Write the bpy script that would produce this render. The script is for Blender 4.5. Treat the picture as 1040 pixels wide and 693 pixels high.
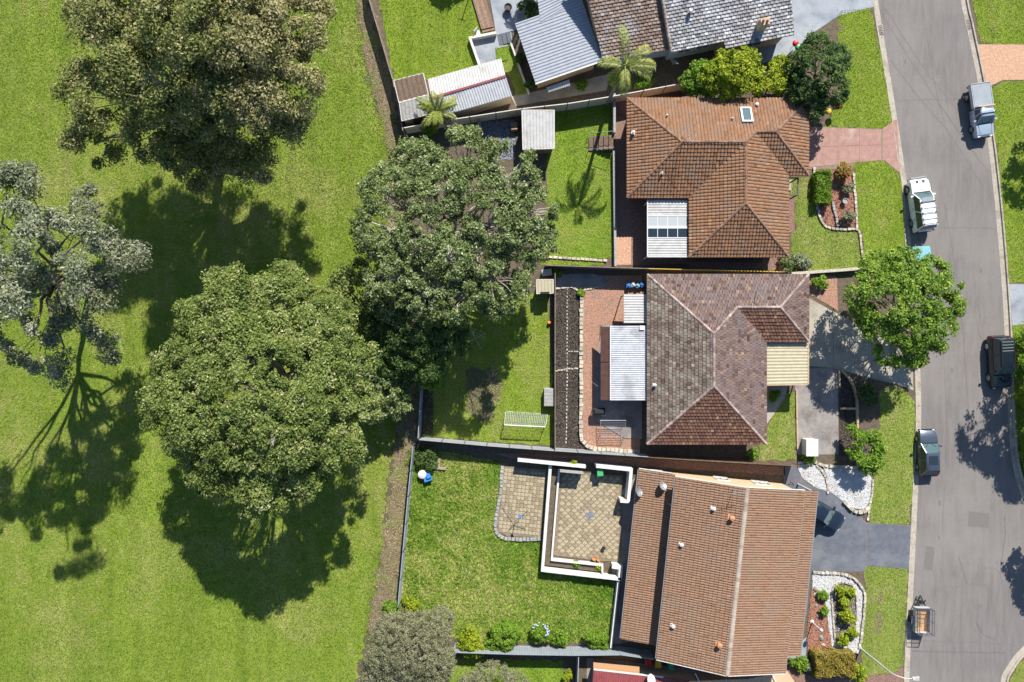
import bpy, bmesh, math, random
import numpy as np
from mathutils import Vector, Matrix

sc = bpy.context.scene
for o in list(bpy.data.objects):
    bpy.data.objects.remove(o)
COL = sc.collection
# plan: 10.6 plan units per metre on the ground, camera 65 m above the point (520, 346.5)
S, H, CX, CY = 10.6, 65.0, 520.0, 346.5
AZ, EL = math.radians(17), math.radians(40)

# ---------------------------------------------------------------- camera, sky, sun, exposure
cam = bpy.data.cameras.new('camera')
cam.sensor_width = 36.0
cam.lens = 36.0 * H / (1040.0 / S)
cam.clip_start, cam.clip_end = 0.5, 3000
camo = bpy.data.objects.new('camera', cam)
camo.location = (0, 0, H)
COL.objects.link(camo)
sc.camera = camo

world = bpy.data.worlds.new('World')
sc.world = world
world.use_nodes = True
wn = world.node_tree
sky = wn.nodes.new('ShaderNodeTexSky')
sky.sky_type = 'NISHITA'
sky.sun_disc = False
sky.sun_elevation = EL
sky.sun_rotation = AZ
sky.dust_density = 0.3
sky.ozone_density = 3.0
wn.nodes['Background'].inputs['Strength'].default_value = 0.085
wn.links.new(sky.outputs[0], wn.nodes['Background'].inputs['Color'])

sun = bpy.data.lights.new('sun', 'SUN')
sun.energy = 5.0
sun.angle = math.radians(0.5)
sun.color = (1.0, 0.955, 0.88)
suno = bpy.data.objects.new('sun', sun)
sdir = Vector((math.sin(AZ) * math.cos(EL), math.cos(AZ) * math.cos(EL), math.sin(EL)))
suno.rotation_euler = (-sdir).to_track_quat('-Z', 'Y').to_euler()
suno.location = sdir * 150
COL.objects.link(suno)

sc.view_settings.view_transform = 'Standard'
sc.view_settings.look = 'None'
sc.view_settings.gamma = 1.0
sc.view_settings.exposure = 0.84
sc.render.engine = 'CYCLES'
sc.cycles.max_bounces = 6
sc.cycles.diffuse_bounces = 3
sc.cycles.transparent_max_bounces = 8

rnd = random.Random(7)
rng = np.random.default_rng(7)

# ---------------------------------------------------------------- helpers
def g(px, py, z=0.0):
    k = (H - z) / H
    return Vector(((px - CX) / S * k, -(py - CY) / S * k, z))

def p(px, py, z=0.0):          # plan position
    return Vector(((px - CX) / S, -(py - CY) / S, z))

class MB:
    def __init__(s):
        s.v, s.f, s.t = [], [], []
    def add(s, vs, fs, t=0.5):
        b = len(s.v)
        s.v += [tuple(x) for x in vs]
        s.f += [tuple(b + i for i in q) for q in fs]
        s.t += [t] * len(fs)
        return s
    def box(s, c, size, rz=0.0, t=0.5, tilt=None):
        hx, hy, hz = size[0] / 2, size[1] / 2, size[2] / 2
        m = Matrix.Rotation(rz, 3, 'Z')
        if tilt is not None: m = m @ tilt
        c = Vector(c)
        vs = [c + m @ Vector((x * hx, y * hy, z * hz)) for z in (-1, 1) for x, y in ((-1, -1), (1, -1), (1, 1), (-1, 1))]
        return s.add(vs, [(3, 2, 1, 0), (4, 5, 6, 7), (0, 1, 5, 4), (1, 2, 6, 5), (2, 3, 7, 6), (3, 0, 4, 7)], t)
    def prism(s, pts, z0, z1, t=0.5):
        n = len(pts)
        a = sum(pts[i][0] * pts[(i + 1) % n][1] - pts[(i + 1) % n][0] * pts[i][1] for i in range(n))
        if a < 0: pts = list(pts)[::-1]
        vs = [(q[0], q[1], z0) for q in pts] + [(q[0], q[1], z1) for q in pts]
        fs = [tuple(range(n - 1, -1, -1)), tuple(range(n, 2 * n))] + [(i, (i + 1) % n, n + (i + 1) % n, n + i) for i in range(n)]
        return s.add(vs, fs, t)
    def bar(s, a, b, w, h, t=0.5):       # rectangular bar from a to b
        a, b = Vector(a), Vector(b)
        d = (b - a).normalized()
        up = Vector((0, 0, 1)) if abs(d.z) < 0.9 else Vector((0, 1, 0))
        x = d.cross(up).normalized(); y = x.cross(d).normalized()
        vs = [q + x * (i * w / 2) + y * (j * h / 2) for q in (a, b) for i, j in ((-1, -1), (1, -1), (1, 1), (-1, 1))]
        return s.add(vs, [(0, 1, 2, 3), (7, 6, 5, 4), (0, 4, 5, 1), (1, 5, 6, 2), (2, 6, 7, 3), (3, 7, 4, 0)], t)
    def tube(s, pts, r, n=8, t=0.5, cap=True):
        pts = [Vector(q) for q in pts]
        rs = r if isinstance(r, (list, tuple)) else [r] * len(pts)
        b = len(s.v); ref = None
        for i, q in enumerate(pts):
            d = (pts[min(i + 1, len(pts) - 1)] - pts[max(i - 1, 0)]).normalized()
            if ref is None:
                ref = d.orthogonal().normalized()
            ref = (ref - d * ref.dot(d))
            ref = ref.normalized() if ref.length > 1e-5 else d.orthogonal().normalized()
            w = d.cross(ref)
            for k in range(n):
                a = 2 * math.pi * k / n
                s.v.append(tuple(q + (ref * math.cos(a) + w * math.sin(a)) * rs[i]))
        for i in range(len(pts) - 1):
            for k in range(n):
                s.f.append((b + i * n + k, b + i * n + (k + 1) % n, b + (i + 1) * n + (k + 1) % n, b + (i + 1) * n + k)); s.t.append(t)
        if cap:
            s.f.append(tuple(b + k for k in range(n - 1, -1, -1))); s.t.append(t)
            e = b + (len(pts) - 1) * n
            s.f.append(tuple(e + k for k in range(n))); s.t.append(t)
        return s
    def lathe(s, c, prof, n=14, axis='Z', t=0.5):   # prof [(r, h)]
        b = len(s.v); c = Vector(c)
        for r, h in prof:
            for k in range(n):
                a = 2 * math.pi * k / n
                x, y = r * math.cos(a), r * math.sin(a)
                q = Vector((x, y, h)) if axis == 'Z' else (Vector((x, h, y)) if axis == 'Y' else Vector((h, x, y)))
                s.v.append(tuple(c + q))
        for i in range(len(prof) - 1):
            for k in range(n):
                s.f.append((b + i * n + k, b + i * n + (k + 1) % n, b + (i + 1) * n + (k + 1) % n, b + (i + 1) * n + k)); s.t.append(t)
        s.f.append(tuple(b + k for k in range(n - 1, -1, -1))); s.t.append(t)
        e = b + (len(prof) - 1) * n
        s.f.append(tuple(e + k for k in range(n))); s.t.append(t)
        return s

def link(name, me, mat, parent=None, loc=None):
    o = bpy.data.objects.new(name, me)
    COL.objects.link(o)
    if mat is not None and len(me.materials) == 0: me.materials.append(mat)
    if parent is not None: o.parent = parent
    if loc is not None: o.location = loc
    return o

def build(name, mb, mat, parent=None, world_coords=True, smooth=False, sharp=35):
    off = Vector((0, 0, 0))
    if parent is not None and world_coords:
        q = parent
        while q is not None:
            off += q.location; q = q.parent
    me = bpy.data.meshes.new(name)
    me.from_pydata([(x - off.x, y - off.y, z - off.z) for x, y, z in mb.v], [], mb.f)
    a = me.attributes.new('tint', 'FLOAT', 'FACE')
    a.data.foreach_set('value', np.array(mb.t, dtype=np.float32))
    me.update()
    if smooth:
        me.shade_smooth()
        me.set_sharp_from_angle(angle=math.radians(sharp))
    return link(name, me, mat, parent)

def tag(o, label, cat, group=None):
    o['label'] = label; o['category'] = cat
    if group: o['group'] = group
    return o

def thing(name, label, cat, loc=(0, 0, 0), rz=0.0, group=None):
    o = bpy.data.objects.new(name, None)
    o.empty_display_size = 0.3
    COL.objects.link(o)
    o.location = loc; o.rotation_euler = (0, 0, rz)
    return tag(o, label, cat, group)

def structure(o):
    o['kind'] = 'structure'; return o
def stuff(o):
    o['kind'] = 'stuff'; return o

def copy_tree(o, parent=None):
    c = o.copy(); COL.objects.link(c); c.parent = parent
    for ch in list(o.children): copy_tree(ch, c)
    return c

def ragged(pts, amp, step, seed=0):
    r = random.Random(seed); out = []
    n = len(pts)
    for i in range(n):
        a, b = Vector(pts[i][:2]), Vector(pts[(i + 1) % n][:2])
        L = (b - a).length
        k = max(1, int(L / step))
        nn = Vector((-(b - a).y, (b - a).x)).normalized() if L > 0 else Vector((0, 0))
        ph = r.random() * 6
        for j in range(k):
            q = a.lerp(b, j / k)
            w = 0 if j == 0 else amp * (0.6 * math.sin(ph + j * 0.9 + 0.6 * math.sin(j * 0.37)) + r.uniform(-0.7, 0.7))
            out.append(q + nn * w)
    return out

def sheet(name, pts, z, mat, rag=0.0, parent=None, step=0.25, thick=0.0):
    """pts plan units; a flat sheet (or thin slab) of ground surface"""
    q = [p(*a) for a in pts]
    if rag: q = ragged(q, rag, step, seed=len(pts) + int(pts[0][0]))
    q = [Vector((a[0], a[1], 0)) for a in q]
    n = len(q)
    ar = sum(q[i].x * q[(i + 1) % n].y - q[(i + 1) % n].x * q[i].y for i in range(n))
    if ar < 0: q = q[::-1]
    m = MB()
    if thick:
        m.prism(q, z - thick, z)
    else:
        m.add([(a.x, a.y, z) for a in q], [tuple(range(n))])
    bm = bmesh.new()
    vs = [bm.verts.new(v) for v in m.v]
    for f in m.f: bm.faces.new([vs[i] for i in f])
    bm.normal_update()
    bmesh.ops.triangulate(bm, faces=[f for f in bm.faces if len(f.verts) > 4], ngon_method='EAR_CLIP')
    me = bpy.data.meshes.new(name); bm.to_mesh(me); bm.free()
    return link(name, me, mat, parent)

def smooth_pts(pts, k=4):
    out = []
    n = len(pts)
    P = [Vector(q) for q in pts]
    for i in range(n - 1):
        p0, p1, p2, p3 = P[max(i - 1, 0)], P[i], P[i + 1], P[min(i + 2, n - 1)]
        for j in range(k):
            t = j / k
            out.append(0.5 * ((2 * p1) + (p2 - p0) * t + (2 * p0 - 5 * p1 + 4 * p2 - p3) * t * t + (3 * p1 - p0 - 3 * p2 + p3) * t ** 3))
    out.append(P[-1])
    return out

def sweep(name, pts, prof, mat, parent=None):
    """pts world xy; prof [(offset to the left of travel, z)] """
    m = MB(); n = len(prof)
    P = [Vector((q[0], q[1])) for q in pts]
    vs = []
    for i, q in enumerate(P):
        d = (P[min(i + 1, len(P) - 1)] - P[max(i - 1, 0)]).normalized()
        nl = Vector((-d.y, d.x))
        for o, z in prof:
            a = q + nl * o
            vs.append((a.x, a.y, z))
    fs = []
    for i in range(len(P) - 1):
        for k in range(n - 1):
            fs.append((i * n + k, (i + 1) * n + k, (i + 1) * n + k + 1, i * n + k + 1))
    m.add(vs, fs)
    return build(name, m, mat, parent)

def inpoly(pts, x, y):
    ins = np.zeros(len(x), bool)
    n = len(pts)
    for i in range(n):
        x1, y1 = pts[i][0], pts[i][1]; x2, y2 = pts[(i + 1) % n][0], pts[(i + 1) % n][1]
        if y1 == y2: continue
        c = ((y1 > y) != (y2 > y)) & (x < (x2 - x1) * (y - y1) / (y2 - y1) + x1)
        ins ^= c
    return ins

def np_mesh(name, V, F, tint, mat, parent=None, smooth=False):
    """V (n,3), F (m,k) all faces of k corners"""
    me = bpy.data.meshes.new(name)
    m, k = F.shape
    me.vertices.add(len(V)); me.vertices.foreach_set('co', V.astype(np.float32).ravel())
    me.loops.add(m * k); me.loops.foreach_set('vertex_index', F.astype(np.int32).ravel())
    me.polygons.add(m); me.polygons.foreach_set('loop_start', np.arange(0, m * k, k, dtype=np.int32))
    a = me.attributes.new('tint', 'FLOAT', 'FACE')
    a.data.foreach_set('value', tint.astype(np.float32))
    me.update(calc_edges=True)
    return link(name, me, mat, parent)

# ---------------------------------------------------------------- materials
def newmat(name):
    m = bpy.data.materials.new(name); m.use_nodes = True
    nt = m.node_tree
    return m, nt, nt.nodes['Principled BSDF']

def ramp(nt, stops, fac):
    r = nt.nodes.new('ShaderNodeValToRGB')
    while len(r.color_ramp.elements) < len(stops): r.color_ramp.elements.new(0.5)
    for e, (pos, c) in zip(r.color_ramp.elements, stops):
        e.position = pos; e.color = (*c, 1)
    nt.links.new(fac, r.inputs[0])
    return r.outputs[0]

def noise(nt, scale, detail=5, rough=0.6, stretch=None, coord='Object', rot=0.0):
    tc = nt.nodes.new('ShaderNodeTexCoord')
    mp = nt.nodes.new('ShaderNodeMapping')
    if stretch: mp.inputs['Scale'].default_value = stretch
    mp.inputs['Rotation'].default_value = (0, 0, rot)
    nt.links.new(tc.outputs[coord], mp.inputs[0])
    n = nt.nodes.new('ShaderNodeTexNoise')
    n.inputs['Scale'].default_value = scale; n.inputs['Detail'].default_value = detail; n.inputs['Roughness'].default_value = rough
    nt.links.new(mp.outputs[0], n.inputs['Vector'])
    return n.outputs['Fac']

def mix(nt, a, b, fac, mode='MIX'):
    m = nt.nodes.new('ShaderNodeMix'); m.data_type = 'RGBA'; m.blend_type = mode
    for s_, v in ((m.inputs[6], a), (m.inputs[7], b)):
        if isinstance(v, tuple): s_.default_value = (*v, 1)
        else: nt.links.new(v, s_)
    if isinstance(fac, float): m.inputs[0].default_value = fac
    else: nt.links.new(fac, m.inputs[0])
    return m.outputs[2]

def setbump(nt, b, h, strength, dist=0.05):
    bp = nt.nodes.new('ShaderNodeBump')
    bp.inputs['Strength'].default_value = strength; bp.inputs['Distance'].default_value = dist
    nt.links.new(h, bp.inputs['Height']); nt.links.new(bp.outputs[0], b.inputs['Normal'])

def surf(name, c1, c2, scale=6, rough=0.85, fine=None, fscale=60, big=None, bigscale=0.3, bump=0.0, bscale=80, metallic=0.0, spec=0.3, stretch=None, lo=0.3, hi=0.7, tintamt=0.0, tintdark=(0.3, 0.3, 0.3), biglo=0.5, bighi=0.68, coord='Object', rot=0.0):
    m, nt, b = newmat(name)
    col = ramp(nt, [(lo, c1), (hi, c2)], noise(nt, scale, 6, 0.65, stretch, coord, rot))
    if big is not None:
        f = ramp(nt, [(biglo, (0, 0, 0)), (bighi, (1, 1, 1))], noise(nt, bigscale, 5, 0.6, None, coord))
        col = mix(nt, col, big, f)
    if fine is not None:
        f = ramp(nt, [(0.35, (1 - fine,) * 3), (0.65, (1 + fine,) * 3)], noise(nt, fscale, 3, 0.7, None, coord))
        col = mix(nt, col, f, 1.0, 'MULTIPLY')
    if tintamt:
        at = nt.nodes.new('ShaderNodeAttribute'); at.attribute_name = 'tint'
        f = ramp(nt, [(0.0, tuple(1 - tintamt * (1 - d) for d in tintdark)), (1.0, (1 + tintamt * 0.35,) * 3)], at.outputs['Fac'])
        col = mix(nt, col, f, 1.0, 'MULTIPLY')
    nt.links.new(col, b.inputs['Base Color'])
    b.inputs['Roughness'].default_value = rough; b.inputs['Metallic'].default_value = metallic
    b.inputs['Specular IOR Level'].default_value = spec
    if bump: setbump(nt, b, noise(nt, bscale, 4, 0.7, None, coord), bump)
    return m

def plain(name, c, rough=0.6, metallic=0.0, var=0.18, coat=0.0, spec=0.4):
    m, nt, b = newmat(name)
    col = ramp(nt, [(0.3, tuple(x * (1 - var) for x in c)), (0.7, tuple(min(1, x * (1 + var)) for x in c))], noise(nt, 9, 5))
    nt.links.new(col, b.inputs['Base Color'])
    b.inputs['Roughness'].default_value = rough; b.inputs['Metallic'].default_value = metallic
    b.inputs['Coat Weight'].default_value = coat; b.inputs['Specular IOR Level'].default_value = spec
    return m

def tinted(name, stops, rough=0.6, transl=0.0, spec=0.3, fine=0.0, big=None, bigscale=0.25, bump=0.0):
    m, nt, b = newmat(name)
    at = nt.nodes.new('ShaderNodeAttribute'); at.attribute_name = 'tint'
    col = ramp(nt, stops, at.outputs['Fac'])
    if big is not None:
        f = ramp(nt, [(0.48, (0, 0, 0)), (0.66, (1, 1, 1))], noise(nt, bigscale, 6, 0.65))
        col = mix(nt, col, big, f)
    if fine:
        f = ramp(nt, [(0.35, (1 - fine,) * 3), (0.65, (1 + fine,) * 3)], noise(nt, 14, 5, 0.75))
        col = mix(nt, col, f, 1.0, 'MULTIPLY')
    nt.links.new(col, b.inputs['Base Color'])
    b.inputs['Roughness'].default_value = rough; b.inputs['Specular IOR Level'].default_value = spec
    if bump: setbump(nt, b, noise(nt, 60, 4, 0.7), bump)
    if transl:
        t = nt.nodes.new('ShaderNodeBsdfTranslucent'); nt.links.new(col, t.inputs['Color'])
        ms = nt.nodes.new('ShaderNodeMixShader'); ms.inputs[0].default_value = transl
        nt.links.new(b.outputs[0], ms.inputs[1]); nt.links.new(t.outputs[0], ms.inputs[2])
        nt.links.new(ms.outputs[0], nt.nodes['Material Output'].inputs['Surface'])
    return m

M = {}
def lawn_mat(name, a, b_, c, dry, dryscale=0.12, drylo=0.55):
    m, nt, b = newmat(name)
    c1 = ramp(nt, [(0.25, a), (0.5, b_), (0.75, c)], noise(nt, 0.9, 8, 0.72))
    f = ramp(nt, [(drylo, (0, 0, 0)), (drylo + 0.22, (1, 1, 1))], noise(nt, dryscale, 7, 0.68))
    c2 = mix(nt, c1, dry, f)
    s = ramp(nt, [(0.3, (0.7, 0.72, 0.7)), (0.7, (1.25, 1.22, 1.25))], noise(nt, 0.5, 3, 0.5, (1.6, 0.05, 1), rot=0.12))
    c3 = mix(nt, c2, s, 0.5, 'MULTIPLY')
    fn = ramp(nt, [(0.3, (0.55, 0.55, 0.55)), (0.7, (1.35, 1.35, 1.35))], noise(nt, 9, 5, 0.8))
    c4 = mix(nt, c3, fn, 0.8, 'MULTIPLY')
    nt.links.new(c4, b.inputs['Base Color'])
    b.inputs['Roughness'].default_value = 0.9; b.inputs['Specular IOR Level'].default_value = 0.1
    setbump(nt, b, noise(nt, 14, 6, 0.8), 0.9, 0.08)
    return m

M['park'] = lawn_mat('park_lawn', (0.125, 0.19, 0.02), (0.19, 0.255, 0.032), (0.245, 0.295, 0.052), (0.30, 0.295, 0.095), 0.12, 0.5)
M['lawn'] = lawn_mat('garden_lawn', (0.13, 0.21, 0.018), (0.19, 0.265, 0.026), (0.24, 0.30, 0.042), (0.31, 0.295, 0.09), 0.2, 0.55)
M['lush'] = lawn_mat('lush_lawn', (0.11, 0.20, 0.016), (0.17, 0.265, 0.024), (0.23, 0.305, 0.036), (0.27, 0.30, 0.065), 0.3, 0.5)
M['verge'] = lawn_mat('verge_lawn', (0.16, 0.215, 0.032), (0.215, 0.27, 0.052), (0.265, 0.295, 0.08), (0.33, 0.29, 0.125), 0.35, 0.5)
M['blade'] = tinted('grass_blade', [(0.0, (0.07, 0.14, 0.014)), (0.3, (0.155, 0.24, 0.028)), (0.6, (0.24, 0.30, 0.052)), (0.85, (0.335, 0.35, 0.105)), (1.0, (0.44, 0.39, 0.19))], 0.7, 0.3, 0.12)
M['blade_lush'] = tinted('lush_grass_blade', [(0.0, (0.055, 0.135, 0.014)), (0.5, (0.185, 0.28, 0.036)), (0.85, (0.305, 0.36, 0.075)), (1.0, (0.40, 0.39, 0.14))], 0.7, 0.3, 0.12)
M['soil'] = surf('soil', (0.07, 0.055, 0.037), (0.145, 0.112, 0.075), 3, fine=0.4, fscale=14, bump=0.5, bscale=20)
M['bark'] = surf('bark_litter', (0.11, 0.078, 0.05), (0.26, 0.19, 0.13), 5, fine=0.5, fscale=11, big=(0.15, 0.17, 0.05), bigscale=0.5, bump=0.8, bscale=18)
M['mulch_black'] = surf('black_mulch', (0.035, 0.028, 0.023), (0.10, 0.08, 0.065), 16, fine=0.5, fscale=30, bump=0.9, bscale=26)
M['mulch_red'] = surf('red_mulch', (0.22, 0.09, 0.055), (0.38, 0.19, 0.13), 9, fine=0.4, fscale=20, bump=0.8, bscale=26)
M['asphalt'] = surf('asphalt', (0.138, 0.126, 0.118), (0.188, 0.172, 0.161), 1.2, 0.9, fine=0.2, fscale=28, big=(0.215, 0.195, 0.18), bigscale=0.09, bump=0.25, bscale=60, stretch=(2.0, 0.25, 1), biglo=0.45, bighi=0.7)
M['crack'] = plain('crack_seal', (0.112, 0.103, 0.098), 0.8)
M['crack_faint'] = plain('old_crack_seal', (0.145, 0.133, 0.125), 0.85)
M['kerb'] = surf('kerb_concrete', (0.30, 0.265, 0.21), (0.41, 0.37, 0.305), 4, fine=0.25, fscale=16, big=(0.24, 0.20, 0.16), bigscale=0.7)
M['conc'] = surf('concrete', (0.30, 0.275, 0.22), (0.40, 0.37, 0.30), 2, fine=0.18, fscale=20, big=(0.22, 0.19, 0.15), bigscale=0.5)
M['conc_brown'] = surf('brown_grey_concrete', (0.20, 0.18, 0.165), (0.29, 0.265, 0.24), 1.2, fine=0.2, fscale=20, big=(0.15, 0.13, 0.12), bigscale=0.5)
M['conc_white'] = surf('pale_concrete', (0.24, 0.265, 0.295), (0.33, 0.35, 0.375), 2, fine=0.12, fscale=24, big=(0.17, 0.19, 0.225), bigscale=0.5)
M['conc_blue'] = surf('charcoal_drive', (0.085, 0.095, 0.115), (0.125, 0.135, 0.155), 2, fine=0.15, fscale=24, big=(0.16, 0.165, 0.18), bigscale=0.4)
M['conc_red'] = surf('red_drive', (0.27, 0.15, 0.125), (0.37, 0.225, 0.185), 2, fine=0.15, fscale=22, big=(0.44, 0.34, 0.30), bigscale=0.45, biglo=0.58, bighi=0.75)
M['conc_pink'] = surf('pink_brick_drive', (0.38, 0.215, 0.135), (0.50, 0.31, 0.205), 6, fine=0.3, fscale=14)
M['brick_pave'] = surf('brick_paving', (0.25, 0.125, 0.085), (0.39, 0.23, 0.16), 5, fine=0.35, fscale=9, big=(0.24, 0.17, 0.13), bigscale=0.6, bump=0.4, bscale=30)
M['brick_dark'] = surf('dark_brick_paving', (0.15, 0.085, 0.065), (0.26, 0.16, 0.12), 5, fine=0.35, fscale=9, bump=0.4, bscale=30)
M['gravel'] = surf('white_gravel', (0.42, 0.42, 0.42), (0.56, 0.56, 0.55), 12, fine=0.3, fscale=22, big=(0.38, 0.37, 0.35), bigscale=0.8, bump=0.8, bscale=30)
M['slate'] = surf('slate_gravel', (0.10, 0.11, 0.13), (0.24, 0.26, 0.29), 9, fine=0.5, fscale=10, bump=0.7, bscale=20)
M['stone'] = surf('edging_stone', (0.34, 0.30, 0.24), (0.56, 0.51, 0.42), 5, fine=0.3, fscale=14, tintamt=0.5)
M['stone_pale'] = surf('pale_block', (0.38, 0.335, 0.26), (0.52, 0.47, 0.375), 5, fine=0.25, fscale=14, tintamt=0.35)
M['stone_grey'] = surf('grey_block', (0.24, 0.24, 0.23), (0.38, 0.37, 0.35), 5, fine=0.3, fscale=14, tintamt=0.4)
M['sleeper'] = surf('timber_sleeper', (0.30, 0.22, 0.13), (0.48, 0.37, 0.24), 5, fine=0.3, fscale=14)
M['deck'] = surf('deck_timber', (0.20, 0.125, 0.08), (0.31, 0.21, 0.15), 5, fine=0.25, fscale=10, tintamt=0.4)
M['timber'] = surf('weathered_timber', (0.22, 0.17, 0.12), (0.36, 0.30, 0.23), 4, fine=0.3, fscale=12, tintamt=0.4)
M['timber_dark'] = surf('dark_timber', (0.10, 0.065, 0.045), (0.18, 0.125, 0.09), 4, fine=0.3, fscale=12, tintamt=0.4)
M['tile1'] = tinted('terracotta_tile', [(0.0, (0.10, 0.055, 0.034)), (0.3, (0.20, 0.105, 0.058)), (0.7, (0.265, 0.142, 0.078)), (1.0, (0.35, 0.205, 0.12))], 0.8, 0, 0.2, 0.28, big=(0.215, 0.14, 0.095), bigscale=0.7, bump=0.3)
M['tile2'] = tinted('mottled_brown_tile', [(0.0, (0.06, 0.035, 0.032)), (0.35, (0.125, 0.082, 0.07)), (0.6, (0.165, 0.122, 0.112)), (0.8, (0.195, 0.12, 0.085)), (1.0, (0.27, 0.195, 0.145))], 0.8, 0, 0.25, 0.42, big=(0.15, 0.115, 0.11), bigscale=0.9, bump=0.3)
M['tile2_lichen'] = tinted('lichen_brown_tile', [(0.0, (0.06, 0.04, 0.034)), (0.4, (0.125, 0.09, 0.074)), (0.75, (0.175, 0.135, 0.11)), (1.0, (0.27, 0.225, 0.17))], 0.8, 0, 0.25, 0.45, big=(0.23, 0.21, 0.165), bigscale=1.3, bump=0.3)
M['tile2_red'] = tinted('red_brown_tile', [(0.0, (0.08, 0.04, 0.03)), (0.5, (0.16, 0.082, 0.055)), (0.8, (0.20, 0.108, 0.07)), (1.0, (0.28, 0.18, 0.115))], 0.8, 0, 0.25, 0.3, bump=0.3)
M['tile3'] = tinted('light_terracotta_tile', [(0.0, (0.15, 0.088, 0.06)), (0.4, (0.225, 0.132, 0.083)), (0.8, (0.265, 0.162, 0.105)), (1.0, (0.34, 0.22, 0.148))], 0.8, 0, 0.2, 0.22, big=(0.225, 0.15, 0.105), bigscale=0.4, bump=0.3)
M['tile5'] = tinted('weathered_white_tile', [(0.0, (0.16, 0.15, 0.15)), (0.4, (0.32, 0.31, 0.31)), (0.7, (0.46, 0.46, 0.46)), (1.0, (0.62, 0.62, 0.61))], 0.85, 0, 0.2, 0.4, big=(0.24, 0.22, 0.21), bigscale=0.6, bump=0.3)
M['tile5_brown'] = tinted('weathered_brown_tile', [(0.0, (0.14, 0.09, 0.07)), (0.5, (0.24, 0.17, 0.13)), (1.0, (0.38, 0.31, 0.26))], 0.85, 0, 0.2, 0.4, big=(0.34, 0.32, 0.31), bigscale=0.35, bump=0.3)
M['cap1'] = tinted('terracotta_ridge', [(0.0, (0.13, 0.075, 0.05)), (1.0, (0.25, 0.15, 0.10))], 0.8, 0, 0.2, 0.3)
M['cap2'] = tinted('pale_ridge', [(0.0, (0.20, 0.14, 0.12)), (1.0, (0.38, 0.30, 0.265))], 0.8, 0, 0.2, 0.3)
M['cap3'] = tinted('grey_ridge', [(0.0, (0.28, 0.22, 0.17)), (1.0, (0.42, 0.36, 0.30))], 0.8, 0, 0.2, 0.3)
M['underlay'] = plain('roof_underlay', (0.045, 0.032, 0.026), 0.9)
M['cream'] = surf('cream_render', (0.46, 0.32, 0.195), (0.56, 0.41, 0.27), 3, fine=0.12, fscale=20)
M['brick_wall'] = surf('brick_wall', (0.36, 0.20, 0.13), (0.48, 0.29, 0.20), 8, fine=0.3, fscale=10)
M['tan_brick'] = surf('tan_brick_wall', (0.42, 0.30, 0.19), (0.55, 0.42, 0.29), 8, fine=0.25, fscale=10)
M['blue_wall'] = surf('pale_blue_weatherboard', (0.30, 0.42, 0.48), (0.38, 0.50, 0.56), 3, fine=0.1, fscale=20)
M['white'] = surf('white_paint', (0.50, 0.485, 0.45), (0.62, 0.605, 0.57), 3, fine=0.12, fscale=16, big=(0.36, 0.32, 0.26), bigscale=0.9, biglo=0.54, bighi=0.8)
M['white_clean'] = plain('white_metal', (0.58, 0.58, 0.58), 0.4, 0, 0.05)
M['gutter_brown'] = plain('brown_gutter', (0.15, 0.09, 0.06), 0.5)
M['gutter_white'] = plain('pale_gutter', (0.55, 0.53, 0.50), 0.5)
M['gutter_grey'] = plain('grey_gutter', (0.20, 0.20, 0.21), 0.5)
M['zinc'] = surf('zinc_sheet', (0.38, 0.39, 0.41), (0.50, 0.51, 0.53), 2, 0.5, fine=0.1, fscale=10, metallic=0.15, big=(0.30, 0.30, 0.31), bigscale=0.6)
M['zinc_pale'] = surf('pale_sheet', (0.36, 0.355, 0.345), (0.47, 0.465, 0.45), 2, 0.5, fine=0.1, fscale=10, big=(0.27, 0.25, 0.225), bigscale=0.7, biglo=0.5, bighi=0.8)
M['grey_sheet'] = surf('grey_roof_sheet', (0.25, 0.27, 0.31), (0.32, 0.34, 0.38), 2, 0.5, fine=0.08, fscale=10)
M['beige_sheet'] = surf('beige_roof_sheet', (0.36, 0.32, 0.215), (0.43, 0.385, 0.27), 2, 0.6, fine=0.08, fscale=10)
M['red_sheet'] = surf('red_roof_sheet', (0.18, 0.04, 0.045), (0.24, 0.065, 0.065), 2, 0.5, fine=0.1, fscale=10)
M['brown_sheet'] = surf('brown_blind_shade', (0.085, 0.04, 0.032), (0.13, 0.065, 0.05), 2, 0.6, fine=0.1, fscale=10)
M['fence_grey'] = surf('grey_fence_sheet', (0.26, 0.27, 0.28), (0.33, 0.34, 0.35), 2, 0.5, fine=0.1, fscale=10)
M['fence_blue'] = surf('bluegrey_fence_sheet', (0.22, 0.25, 0.27), (0.28, 0.31, 0.33), 2, 0.5, fine=0.1, fscale=10)
M['fence_cream'] = surf('cream_fence_sheet', (0.55, 0.48, 0.35), (0.66, 0.59, 0.45), 2, 0.5, fine=0.1, fscale=10)
M['fence_brown'] = surf('brown_fence_sheet', (0.16, 0.125, 0.10), (0.22, 0.175, 0.14), 2, 0.6, fine=0.15, fscale=10)
M['post_dark'] = plain('dark_post', (0.09, 0.09, 0.09), 0.5)
M['steel'] = plain('galvanised_steel', (0.45, 0.46, 0.47), 0.4, 0.7, 0.1)
M['black'] = plain('black_plastic', (0.025, 0.025, 0.028), 0.5)
M['rubber'] = plain('tyre_rubber', (0.03, 0.03, 0.03), 0.85)
M['rim'] = plain('alloy_rim', (0.5, 0.5, 0.5), 0.35, 0.8, 0.1)
M['glass_dark'] = plain('dark_glass', (0.018, 0.03, 0.038), 0.06, 0, 0.1, 0.0, 0.9)
M['glass_pane'] = plain('window_glass', (0.05, 0.07, 0.085), 0.08, 0, 0.1, 0.0, 0.8)
M['screen_glass'] = plain('windscreen_glass', (0.07, 0.12, 0.13), 0.08, 0, 0.1, 0.0, 0.9)
M['frosted'] = plain('frosted_panel', (0.36, 0.38, 0.385), 0.3, 0, 0.05)
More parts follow.
